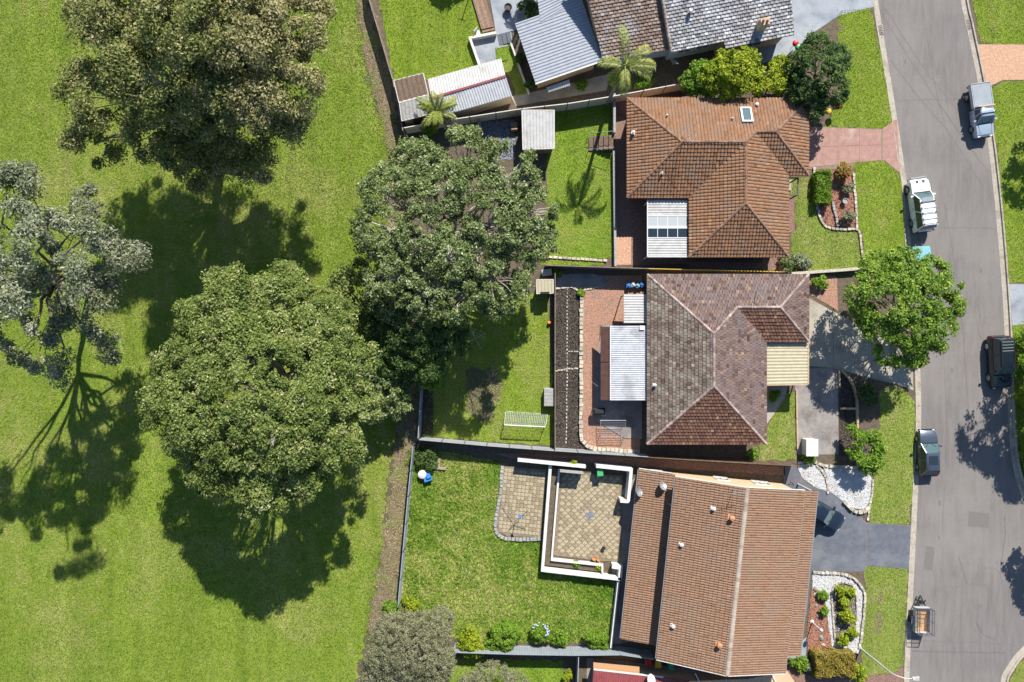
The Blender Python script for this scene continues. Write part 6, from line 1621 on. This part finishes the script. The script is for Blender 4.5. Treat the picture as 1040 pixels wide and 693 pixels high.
# tall sparse grey gum at the left
tree('tall sparse silver-grey gum tree at the left edge', (92, 296), 7.0,
     [(28, 195, 17, 26, .6), (15, 245, 19, 30, .6), (45, 225, 17.5, 22, .6), (75, 230, 14, 24, .6), (60, 275, 16, 30, .55), (112, 265, 11, 28, .6), (132, 262, 9, 14, .6), (95, 205, 13, 16, .6), (40, 350, 12, 28, .6), (75, 335, 11, 28, .6), (108, 350, 8, 17, .6), (95, 300, 11, 22, .6), (10, 300, 17, 26, .6), (5, 195, 18, 22, .6), (-40, 250, 17, 40, .6), (-30, 330, 15, 32, .6), (60, 372, 9, 14, .6), (-80, 250, 18, 36, .6), (-110, 305, 16, 36, .6), (18, 300, 20, 22, .6), (-25, 310, 20, 26, .6)],
     'lf_grey', 56000, .125, .95, .3, 31, 'bark_brown', cov=1.15, twig=.4, spread=1.1, gaps=.35, aspect=.45)
# grey-green tree overhanging the top back fence
tree('spreading grey-green tree hanging over the rear fences', (466, 262), 3.0,
     ring(462, 235, 8.6, 74, 30, 11, .6, .3, .7, 4) + ring(465, 225, 9.6, 38, 30, 7, .55, 0, .5, 5) + [(540, 215, 7.5, 26, .6), (545, 245, 6.5, 22, .6), (420, 165, 7.5, 25, .6), (470, 155, 8, 25, .6), (505, 290, 6, 25, .6), (400, 300, 6.5, 28, .6), (440, 300, 7, 30, .6)],
     'lf_mid', 118000, .115, .5, .34, 41, 'bark_pale', twig=.3, gaps=.25, spread=1.0, cov=2.0)
tree('dark leafy tree below the grey-green one by the rear fence', (428, 352), 2.0,
     [(420, 335, 5.5, 32, .7), (445, 330, 5, 28, .7), (400, 360, 4.6, 25, .7), (430, 362, 4.6, 26, .7), (460, 345, 4.5, 18, .7), (392, 330, 5, 22, .7), (412, 388, 3.2, 16, .7)],
     'lf_dark', 32000, .115, .55, .2, 51, 'bark_brown', twig=.2)
tree('sparse yellow-green young tree between the park trees and fence', (378, 310), 2.0,
     [(360, 285, 5, 22, .7), (375, 300, 5.5, 24, .7), (350, 310, 4.5, 20, .7), (378, 330, 4.5, 22, .7), (365, 345, 4, 18, .7), (385, 275, 4.5, 18, .7), (345, 290, 4, 14, .7)],
     'lf_fig', 18000, .115, .5, .14, 52, 'bark_brown', per=70, twig=.3, gaps=.3)
tree('low dark tree between the round tree and the goal yard', (398, 405), 1.5,
     [(392, 395, 3.5, 20, .7), (380, 415, 3.2, 16, .7), (402, 412, 3, 14, .7), (378, 378, 4, 18, .7)], 'lf_mid', 8000, .13, .45, .12, 53, 'bark_brown', twig=.3)
tree('bright green bush at the corner of the goal lawn', (438, 388), .6, [(436, 382, 1.6, 14, .8), (446, 376, 1.5, 10, .8), (430, 372, 1.8, 10, .8)], 'lf_shrub', 4500, .1, .3, .06, 54, 'bark_brown', 'bush', twig=.2)
# street tree
tree('bright green street tree over the kerb and driveway', (908, 330), 2.2,
     [(905, 305, 6, 30, .6), (930, 300, 5.8, 30, .6), (955, 305, 5, 22, .6), (880, 300, 5, 22, .6), (895, 325, 5.2, 25, .6), (925, 330, 5.4, 28, .6), (950, 335, 4.6, 22, .6), (905, 355, 4.2, 19, .6), (925, 358, 4, 17, .6), (890, 275, 4.6, 20, .6), (918, 275, 5.2, 24, .6), (944, 280, 4.6, 20, .6), (965, 292, 4, 13, .6), (875, 318, 4, 14, .6), (968, 312, 4, 10, .6)],
     'lf_bright', 42000, .12, .5, .18, 61, 'bark_grey', per=90, twig=.25, gaps=.3)
tree('dark green round tree at the driveway corner', (822, 88), 1.4, [(830, 72, 3.8, 26, .75), (818, 92, 3.2, 18, .75), (842, 90, 3.2, 20, .75), (830, 52, 3.4, 18, .75), (846, 62, 3.2, 16, .75), (812, 66, 3.2, 14, .75), (825, 108, 2.6, 14, .75)], 'lf_dark', 24000, .11, .42, .16, 62, 'bark_brown', twig=.12)
tree('yellow-green tree between the fence and orange-brown roof', (748, 82), 1.4, [(742, 70, 3.6, 20, .7), (728, 76, 3.3, 17, .7), (755, 80, 3.2, 17, .7), (738, 86, 3, 15, .7), (758, 62, 3, 12, .7)], 'lf_yellow', 12000, .12, .42, .12, 63, 'bark_brown', per=90, twig=.2)
tree('smaller deep green tree left of the yellow-green tree', (712, 86), 1.2, [(712, 78, 2.8, 14, .75), (702, 84, 2.4, 12, .75), (720, 88, 2.5, 11, .75)], 'lf_shrub', 6000, .12, .4, .1, 64, 'bark_brown', twig=.2)
tree('slim golden-green tree right of the yellow-green tree', (782, 84), 1.2, [(778, 74, 2.8, 11, .8), (774, 88, 2.6, 10, .8), (788, 84, 2.5, 12, .8), (792, 68, 2.2, 10, .8)], 'lf_yellow', 6500, .11, .35, .09, 65, 'bark_brown', per=80, twig=.25, gaps=.2)
tree('dark bush filling the shaded gap beside the brick house', (805, 96), .8, [(805, 90, 1.8, 12, .8), (800, 78, 1.7, 10, .8)], 'lf_dark', 3500, .11, .35, .07, 66, 'bark_brown', 'bush')
# right-hand trees beyond the kerb
tree('tree standing beyond the hedge whose shade crosses the road', (1066, 348), 2.5, [(1138, 345, 8, 42, .7), (1112, 322, 7, 28, .7), (1106, 368, 7, 28, .7), (1142, 385, 7.5, 34, .7), (1118, 405, 6, 26, .7), (1100, 345, 8, 28, .7)], 'lf_dark', 24000, .15, .6, .25, 71, 'bark_brown', per=80, twig=.25, gaps=.3)
tree('second tree further along the far side street', (1080, 505), 2.5, [(1122, 520, 6, 24, .7), (1130, 546, 6, 22, .7), (1150, 530, 6, 26, .7)], 'lf_dark', 8000, .15, .6, .2, 72, 'bark_brown', per=80)
tree('leafy tree beyond the far lawn edge shading the grass', (1058, 140), 1.8, [(1092, 122, 4, 24, .7), (1088, 105, 3.6, 18, .7)], 'lf_dark', 5000, .13, .5, .12, 73, 'bark_brown', per=80)
tree('leafy tree above the frame shading the top lawn', (466, -78), 1.6, [(466, -96, 4.4, 18, .7), (478, -92, 4, 12, .7), (456, -90, 4, 12, .7)], 'lf_dark', 5000, .13, .5, .12, 74, 'bark_brown', per=80)
# olive shrubs, bushes
def bush(label, px, py, r_, h, mat, n, seed, size=.09, cat='bush', clr=None, lob=6, **kw):
    rr = random.Random(seed)
    L_ = [(px, py, h * .6, r_ * .62, .8)] + [(px + r_ * rr.uniform(.35, .75) * math.cos(a + rr.random()), py + r_ * rr.uniform(.35, .75) * math.sin(a + rr.random()), h * rr.uniform(.3, .68), r_ * rr.uniform(.25, .55), .85) for a in [2 * math.pi * i / lob for i in range(lob)]]
    k = (H - h * .5) / H
    return tree(label, (CX + (px - CX) * k, CY + (py - CY) * k), h * .25, L_, mat, n, size, clr or max(.14, r_ / S * .2), max(.02, h * .02), seed, 'bark_brown', cat, per=60, twig=.1, **kw)
tree('large grey-olive rounded shrub at the bottom of the bark path', (424, 640), .8, [(418, 655, 2.8, 36, .75), (395, 665, 2.4, 24, .75), (440, 640, 2.5, 20, .75), (440, 672, 2.5, 24, .75), (410, 685, 2.3, 26, .75), (385, 690, 2, 18, .75), (448, 628, 2.2, 13, .75), (398, 640, 2.2, 18, .75)], 'lf_olive', 80000, .065, .34, .12, 81, 'bark_brown', 'shrub', twig=.03, cov=3.4)
tree('second grey-olive rounded shrub cut by the bottom edge', (500, 690), .7, [(500, 694, 2.2, 24, .75), (480, 698, 1.9, 16, .75), (520, 697, 1.9, 18, .75), (500, 712, 2, 24, .75)], 'lf_olive', 30000, .065, .34, .1, 82, 'bark_brown', 'shrub', twig=.03)
B = [('lime green bush left of the big olive shrub', 399, 620, 10, 1.3, 'lf_shrub', 2500), ('leftmost bright bush on the bottom ribbed fence', 476, 651, 16, 1.9, 'lf_yellow', 5500), ('largest bright bush along the bottom ribbed fence', 514, 646, 18, 2.0, 'lf_shrub', 7000),
     ('bush dotted with pale blue flowers at the bottom fence', 548, 643, 12, 1.3, 'lf_shrub', 3000), ('small round bush right of the blue-flowered one', 569, 649, 9.5, 1.2, 'lf_shrub', 2400), ('lone round bush near the white thin wall', 606, 649, 10.5, 1.3, 'lf_shrub', 2600),
     ('yellow and red bush at the top of the front bed', 857.5, 174.5, 9.5, 1.3, 'lf_gold', 2600), ('small olive bush below the yellow-red one', 861, 191, 5.5, .8, 'lf_olive', 1200), ('small olive bush at the bottom of the front bed', 862, 220, 6.5, .9, 'lf_olive', 1500),
     ('left silvery bush at the corner of the orange-brown roof', 799, 266, 10, 1.0, 'lf_mid', 2200), ('right silvery bush at the corner of the orange-brown roof', 815, 266, 9, 1.1, 'lf_grey', 2000),
     ('low bushes beside the brown house corner and brick path', 832, 287, 8, .8, 'lf_shrub', 1600), ('dark shrub in shade right of the sleeper edging', 881, 402, 11, 1.3, 'lf_dark', 2800), ('shrub beside the front lawn under the house corner', 786, 403, 7, 1.0, 'lf_shrub', 1500),
     ('small bush by the timber fence end and front lawn', 765, 461, 7, 1.0, 'lf_shrub', 1500), ('little plant beside the white cabinet', 821, 466, 6, .6, 'lf_shrub', 900),
     ('top left yellow-green bush in the gravel ring', 853.5, 600, 6, 1.1, 'lf_yellow', 1500), ('top right yellow-green bush in the gravel ring', 864, 602, 6, 1.1, 'lf_yellow', 1500), ('second yellow-green bush down the gravel ring', 857.5, 612.5, 6, 1.0, 'lf_yellow', 1400),
     ('middle yellow-green bush of the gravel ring', 860, 626, 8, 1.1, 'lf_yellow', 2000), ('lower right yellow-green bush of the gravel ring', 865.5, 642, 5.5, 1.0, 'lf_yellow', 1300), ('lowest yellow-green bush of the gravel ring', 857.5, 648.5, 6, 1.0, 'lf_yellow', 1400),
     ('upper green plant at the left side of the gravel ring', 836, 605, 5.5, .7, 'lf_shrub', 1100), ('lower green plant at the left side of the gravel ring', 837, 621, 5, .7, 'lf_shrub', 1100),
     ('green bush left of the golden hedge', 811, 674, 8, .9, 'lf_shrub', 1600), ('pale flowering plant between green bush and golden hedge', 822, 677, 5.5, .7, 'lf_grey', 900), ('lime bush at the right end of the golden hedge', 871.5, 683, 10, 1.5, 'lf_yellow', 2600),
     ('green bush under the arching palm by the shed', 437, 124, 12, 1.6, 'lf_shrub', 2600), ('dark garden plants beside the white edging wall', 527, 60, 6, .8, 'lf_dark', 1300), ('narrow plant beside the metal-roofed wing', 538, 84, 5, .7, 'lf_dark', 900),
     ('weedy plants on the concrete by the rear door', 590, 86, 6, .5, 'lf_shrub', 900), ('small green plant at the grey slab corner', 566, 278, 5, .6, 'lf_shrub', 900), ('small plant beside the pale block edging top', 590, 298, 3.5, .5, 'lf_shrub', 700),
     ('low yellow weeds at the foot of the dark blue fence', 417, 612, 9, .4, 'lf_yellow', 1300), ('leafy weeds in the shaded corner of the lush yard', 432, 465, 12, .7, 'lf_dark', 2200), ('plant in the lower planter box', 608, 576, 4.5, .6, 'lf_yellow', 800),
     ('shrubs in dark shade below the palm', 655, 82, 9, 1.3, 'lf_shrub', 2000), ('dark plant mass by the curved patio edge', 542, 12, 13, 1.8, 'lf_dark', 3000), ('hedge shrub at the right frame edge by the black car', 1042, 345, 12, 1.8, 'lf_shrub', 3500),
     ('second hedge shrub at the right frame edge', 1044, 372, 13, 1.8, 'lf_shrub', 3800), ('yellowish third hedge shrub at the right frame edge', 1043, 402, 13, 1.7, 'lf_yellow', 3800), ('fourth hedge shrub at the right frame edge', 1045, 432, 13, 1.7, 'lf_shrub', 3800), ('lowest hedge shrub at the right frame edge', 1048, 462, 13, 1.6, 'lf_shrub', 3500),
     ('small potted palm at the bottom edge by the side fence', 577, 686, 5, .7, 'lf_yellow', 800), ('low plants along the planter by the diagonal pavers', 585, 573, 4, .6, 'lf_shrub', 600), ('flowering plants in the wall planter above the terrace', 582, 471, 4, 1.6, 'lf_yellow', 600)]
for i, (lb, px, py, r_, h_, mt, n) in enumerate(B): bush(lb, px, py, r_, h_, mt, n, 100 + i)
# frangipani with open branches
tree('open frangipani shrub with visible pale branches near the gravel', (879, 456), .5, [(872, 446, 1.9, 8, .7), (886, 444, 2, 8, .7), (893, 455, 1.8, 8, .7), (889, 468, 1.8, 8, .7), (876, 470, 1.7, 8, .7), (868, 460, 1.6, 7, .7), (882, 478, 1.4, 6, .7), (866, 438, 1.5, 6, .7)], 'lf_shrub', 3800, .16, .35, .07, 91, 'bark_pale', 'shrub', per=36, twig=.7, aspect=.35)
# flowers
def flowers(label, spots, mat, r_=.07):
    mb = MB()
    for q in spots: mb.lathe(q, [(r_ * .4, 0), (r_, .03), (r_ * .6, .07)], 6)
    return stuff(tag(build('flowers', mb, M[mat]), label, 'flowers'))
rr = random.Random(5)
flowers('pale blue flower heads ringing the bush at the bottom fence', [g(548 + 11 * math.cos(a) * rr.uniform(.6, 1), 641 + 9 * math.sin(a) * rr.uniform(.6, 1), 1.25 + rr.uniform(-.2, .2)) for a in [rr.uniform(-2.6, .9) for _ in range(26)]], 'flower_blue')
flowers('red flowers on the yellow bush of the front bed', [g(857.5 + 7 * rr.uniform(-1, 1), 173 + 7 * rr.uniform(-1, 1), 1.2 + rr.uniform(-.1, .1)) for _ in range(22)], 'flower_red', .05)
flowers('pink flowers by the gravel and timber fence end', [g(806 + 3 * rr.uniform(-1, 1), 486 + 3 * rr.uniform(-1, 1), .4) for _ in range(6)], 'flower_red', .05)
# hedges
def hedge(label, poly, h, mat, n, seed, size=.08):
    r = np.random.default_rng(seed); P = [g(*a, h) for a in poly]; q = np.array([(a.x, a.y) for a in P]); cen = q.mean(0)
    t = thing('hedge', label, 'hedge', (*cen, 0))
    x0, y0 = q.min(0); x1, y1 = q.max(0)
    x, y = r.uniform(x0, x1, n * 2), r.uniform(y0, y1, n * 2); k = inpoly([tuple(a) for a in q], x, y); x, y = x[k][:n], y[k][:n]; m_ = len(x)
    z = h + .12 * np.sin(x * 3.1 + 1) * np.cos(y * 3.7) + .3 * vnoise(x, y, .45, seed) + r.uniform(-.16, .08, m_)
    C = np.stack([x, y, z], 1); N = unit(r, m_) * .8 + np.array([0, 0, .8])
    # sides
    Cs, Ns = [], []
    for a, b in zip(q, np.roll(q, -1, 0)):
        k = n // 6; u = r.random((k, 1)); w = a + (b - a) * u; e = (b - a) / np.linalg.norm(b - a); o = np.array([e[1], -e[0]])
        if np.dot(o, cen - a) > 0: o = -o
        w = w + o * (r.uniform(-.1, .08, (k, 1)) + .35 * vnoise(w[:, :1], w[:, 1:], .5, seed)); Cs.append(np.concatenate([w, r.uniform(.05, h, (k, 1))], 1)); Ns.append(np.tile([o[0], o[1], .3], (k, 1)) + unit(r, k) * .7)
    C = np.concatenate([C] + Cs); N = np.concatenate([N] + Ns); N /= np.linalg.norm(N, axis=1, keepdims=True)
    leaf_mesh('foliage', C, N, size * r.uniform(.6, 1.2, len(C)), r.normal(.5, .22, len(C)), mat, t, r)
    mb = MB(); mb.prism(inset(P, .12), .02, h - .2); build('inner_branches', mb, M['bark_brown'], t)
hedge('clipped green box hedge in the front garden bed', [(828.5, 174), (844, 173), (844.5, 206), (829.5, 206)], 1.0, 'lf_shrub', 3200, 201)
hedge('clipped golden brown hedge at the bottom beside the verge', [(828, 665), (868, 663.5), (869, 686), (829, 688)], 1.3, 'lf_gold', 6500, 202)

# palms
M['lf_dry'] = leafmat('dry_frond', (0.16, 0.13, 0.06), (0.28, 0.24, 0.13), (0.42, 0.38, 0.25))
def palm(label, base, h, nf, L_, seed, trunk_r=.16, lean=(0, 0), leaflet=.5, el=(10, 65), mat='lf_palm', cat='palm', trunk=True, w=.05, droop=1.0, nl=26):
    r = random.Random(seed); rg = np.random.default_rng(seed); b = p(*base); t = thing('palm_tree', label, cat, b)
    top = b + Vector((lean[0], lean[1], h))
    if trunk:
        mb = MB(); mb.tube([b, b.lerp(top, .33), b.lerp(top, .66), top], [trunk_r * 1.3, trunk_r, trunk_r * .9, trunk_r * .95], 10); build('trunk', mb, M['bark_grey'], t, smooth=True)
    for i in range(nf):
        a = 2 * math.pi * i / nf + r.uniform(-.3, .3); e = math.radians(r.uniform(*el) if i % 6 != 4 else el[0] - 25); L = L_ * r.uniform(.8, 1.12)
        pts = []; pos = top.copy(); ee = e; n = 9
        for k in range(n + 1):
            pts.append(pos.copy()); d = Vector((math.cos(a) * math.cos(ee), math.sin(a) * math.cos(ee), math.sin(ee))); pos = pos + d * (L / n); ee -= droop * (.10 + .035 * k) * r.uniform(.8, 1.2)
        mb = MB(); mb.tube(pts, [.035 * (1 - .8 * k / n) + .006 for k in range(n + 1)], 4, t=.8, cap=False)
        tt = r.uniform(.2, .9)
        for k in range(nl):
            u = .12 + .88 * k / nl; f_ = u * n; j = min(n - 1, int(f_)); q = pts[j].lerp(pts[j + 1], f_ - j); d = (pts[j + 1] - pts[j]).normalized()
            sd = d.cross(Vector((0, 0, 1))).normalized(); ll = leaflet * (math.sin(math.pi * min(1, .15 + .8 * u)) * .8 + .2) * r.uniform(.85, 1.1)
            for s_ in (-1, 1):
                dr = (sd * s_ * .8 + d * .62 + Vector((0, 0, r.uniform(-.35, .12)))).normalized(); e2 = q + dr * ll; wd = d * w
                mid = q.lerp(e2, .5) + Vector((0, 0, .03))
                mb.add([q - wd * .5, mid - wd, e2 + Vector((0, 0, -.12 * ll)), mid + wd], [(0, 1, 2, 3)], min(1, max(0, tt + r.uniform(-.25, .25))))
        build('frond', mb, M['lf_dry' if i % 6 == 4 else mat], t)
    return t
palm('tall palm with drooping fronds at the corner of the fence', (617, 105), 8.6, 12, 3.5, 301, .17, (.25, .1), .7, (-35, 60), w=.045, droop=1.15, nl=34)
palm('short arching yellow-green palm beside the ribbed metal shed', (447, 121.5), 2.3, 18, 2.3, 302, .16, (0, 0), .5, (15, 75), w=.05, droop=.8)
palm('palm above the top edge shading the grey metal roof', (561, -34), 5.2, 13, 2.3, 303, .16, (0, 0), .6, (-15, 60), w=.06)
palm('second palm above the top edge beside the patio', (544, -26), 4.4, 12, 2.0, 304, .15, (0, 0), .5, (-15, 60), mat='lf_dark', w=.06)
# leaf litter and weeds along the bark path
n = 9000; x = rng.uniform(350, 430, n); y = rng.uniform(-10, 700, n)
strip_poly = [(358, -10), (362, 0), (371, 60), (383, 108), (392, 140), (396, 250), (408, 370), (404, 440), (394, 510), (386, 570), (376, 620), (370, 700), (388, 700), (402, 612), (411, 520), (420, 450), (427, 390), (412, 200), (405, 140), (396, 90), (372, 0)]
k = inpoly(strip_poly, x, y); x, y = x[k], y[k]; n = len(x)
C = np.stack([(x - CX) / S, -(y - CY) / S, np.full(n, .03) + rng.uniform(0, .04, n)], 1); N = unit(rng, n) * .5 + np.array([0, 0, 1.]); N /= np.linalg.norm(N, axis=1, keepdims=True)
M['litter'] = tinted('leaf_litter', [(0, (0.10, 0.065, 0.04)), (.5, (0.26, 0.18, 0.115)), (1, (0.45, 0.35, 0.24))], .9)
o = leaf_mesh('leaf_litter', C, N, rng.uniform(.04, .11, n), rng.random(n), 'litter', None, rng, .4)
tag(o, 'dry brown leaves scattered along the bark path', 'leaves')

# loose chips, stones and leaves
def scatter(name, label, cat, polys, dens, size, mat, seed, z=.03, aspect=.45, tilt=.5):
    r = np.random.default_rng(seed); CC = []
    for pts in polys:
        q = np.array([(p(*a_).x, p(*a_).y) for a_ in pts]); lo, hi = q.min(0), q.max(0)
        n_ = int((hi[0] - lo[0]) * (hi[1] - lo[1]) * dens); x = r.uniform(lo[0], hi[0], n_); y = r.uniform(lo[1], hi[1], n_)
        k_ = inpoly([tuple(v) for v in q], x, y); x, y = x[k_], y[k_]; CC.append(np.stack([x, y, z + r.uniform(0, .05, len(x))], 1))
    C = np.concatenate(CC); n_ = len(C); N = unit(r, n_) * tilt + np.array([0, 0, 1.]); N /= np.linalg.norm(N, axis=1, keepdims=True)
    return tag(leaf_mesh(name, C, N, size * r.uniform(.5, 1.4, n_), r.random(n_), mat, None, r, aspect), label, cat)
M['chip_dark'] = tinted('dark_mulch_chip', [(0, (0.02, 0.016, 0.013)), (.6, (0.075, 0.058, 0.045)), (1, (0.20, 0.165, 0.13))], .9)
M['chip_red'] = tinted('red_mulch_chip', [(0, (0.13, 0.05, 0.03)), (.6, (0.30, 0.14, 0.09)), (1, (0.46, 0.30, 0.22))], .9)
M['pebble'] = tinted('white_pebble', [(0, (0.36, 0.36, 0.36)), (.6, (0.50, 0.50, 0.50)), (1, (0.62, 0.61, 0.59))], .8)
M['chip_slate'] = tinted('slate_chip', [(0, (0.06, 0.07, 0.085)), (.6, (0.17, 0.18, 0.20)), (1, (0.34, 0.35, 0.37))], .8)
scatter('mulch_chips', 'dark bark chips covering the long black beds', 'mulch', [[(563.5, 294), (588, 294), (588, 446), (594, 455), (563.5, 454)], [(853, 378), (863, 387), (869, 402), (870, 462), (853, 462)], [(430, 386), (440, 390), (440, 442), (428, 441)]], 110, .075, 'chip_dark', 401, .035, .5, 1.0)
scatter('mulch_chips', 'reddish bark chips covering the red front beds', 'mulch', [[(829, 172), (867, 174), (869, 230), (840, 230), (831, 216)], [(824, 599), (833, 600), (838, 612), (842, 640), (845, 663), (822, 665), (819, 645)]], 110, .06, 'chip_red', 402, .04, .5, 1.0)
scatter('pebbles', 'white pebbles spread over the gravel beds', 'gravel', [[(809, 472), (826, 471), (834, 478), (839, 488), (840, 499), (826, 494), (815, 486)], [(836, 474), (880, 476), (886, 488), (884, 510), (876, 518), (866, 516), (855, 508), (842, 499), (841, 488)], [(825, 582), (862, 585), (876, 600), (875, 632), (871, 660), (846, 661), (842, 640), (838, 612), (833, 600), (825, 598)]], 90, .04, 'pebble', 403, .036, .8, .8)
scatter('slate_chips', 'grey slate chips on the patch beside the pale shed', 'slate', [[(488, 124), (523, 122), (523, 162), (492, 162)]], 60, .11, 'chip_slate', 404, .03, .4, .7)
scatter('fallen_leaves', 'fallen leaves and bark under the park gum trees', 'leaves', [[(170, 60), (330, 70), (330, 200), (210, 250), (150, 180)], [(60, 230), (180, 230), (170, 340), (60, 350)], [(230, 330), (380, 320), (400, 450), (280, 480)], [(400, 150), (550, 160), (555, 300), (420, 330)]], 7, .07, 'litter', 405, .05, .35)
scatter('fallen_leaves', 'dry leaves and grit gathered along the kerb gutters', 'leaves', [[(a_[0] - 4.5, a_[1]) for a_ in RL[2:16]] + [(a_[0] + 1.5, a_[1]) for a_ in reversed(RL[2:16])], [(a_[0] - 1.5, a_[1]) for a_ in RR[2:12]] + [(a_[0] + 4, a_[1]) for a_ in reversed(RR[2:12])]], 14, .035, 'litter', 406, -.1, .5)
scatter('fallen_leaves', 'leaves scattered on the paths and terraces', 'leaves', [[(505, 474), (632, 480), (630, 570), (505, 545)], [(592, 296), (634, 296), (608, 375), (592, 440)], [(806, 296), (927, 365), (925, 395), (806, 372)], [(480, 40), (505, 36), (503, 62), (486, 66)], [(808, 375), (850, 376), (850, 460), (810, 460)], [(624, 100), (640, 100), (640, 268), (624, 268)]], 4, .045, 'litter', 407, .11, .4)

n = 900; wx = rng.uniform(407, 628, n); wy = rng.uniform(458, 655, n)
k = inpoly([(414, 460), (505, 472), (500, 532), (508, 550), (549, 553), (551, 583), (626, 592), (620, 650), (470, 650), (409, 612)], wx, wy); wx, wy = wx[k], wy[k]
cl_ = vnoise(wx / S, wy / S, 1.8, 77) > .06; wx, wy = wx[cl_], wy[cl_]; n = len(wx) * 26; ii = np.repeat(np.arange(len(wx)), 26)
C = np.stack([(wx[ii] - CX) / S + rng.normal(0, .13, n), -(wy[ii] - CY) / S + rng.normal(0, .13, n), rng.uniform(.06, .28, n)], 1); N = unit(rng, n) * .7 + np.array([0, 0, .8]); N /= np.linalg.norm(N, axis=1, keepdims=True)
tag(leaf_mesh('weeds', C, N, rng.uniform(.05, .11, n), rng.normal(.45, .25, n), 'lf_shrub', None, rng, .4), 'clumps of taller dark weeds in the lush lower yard', 'weeds')
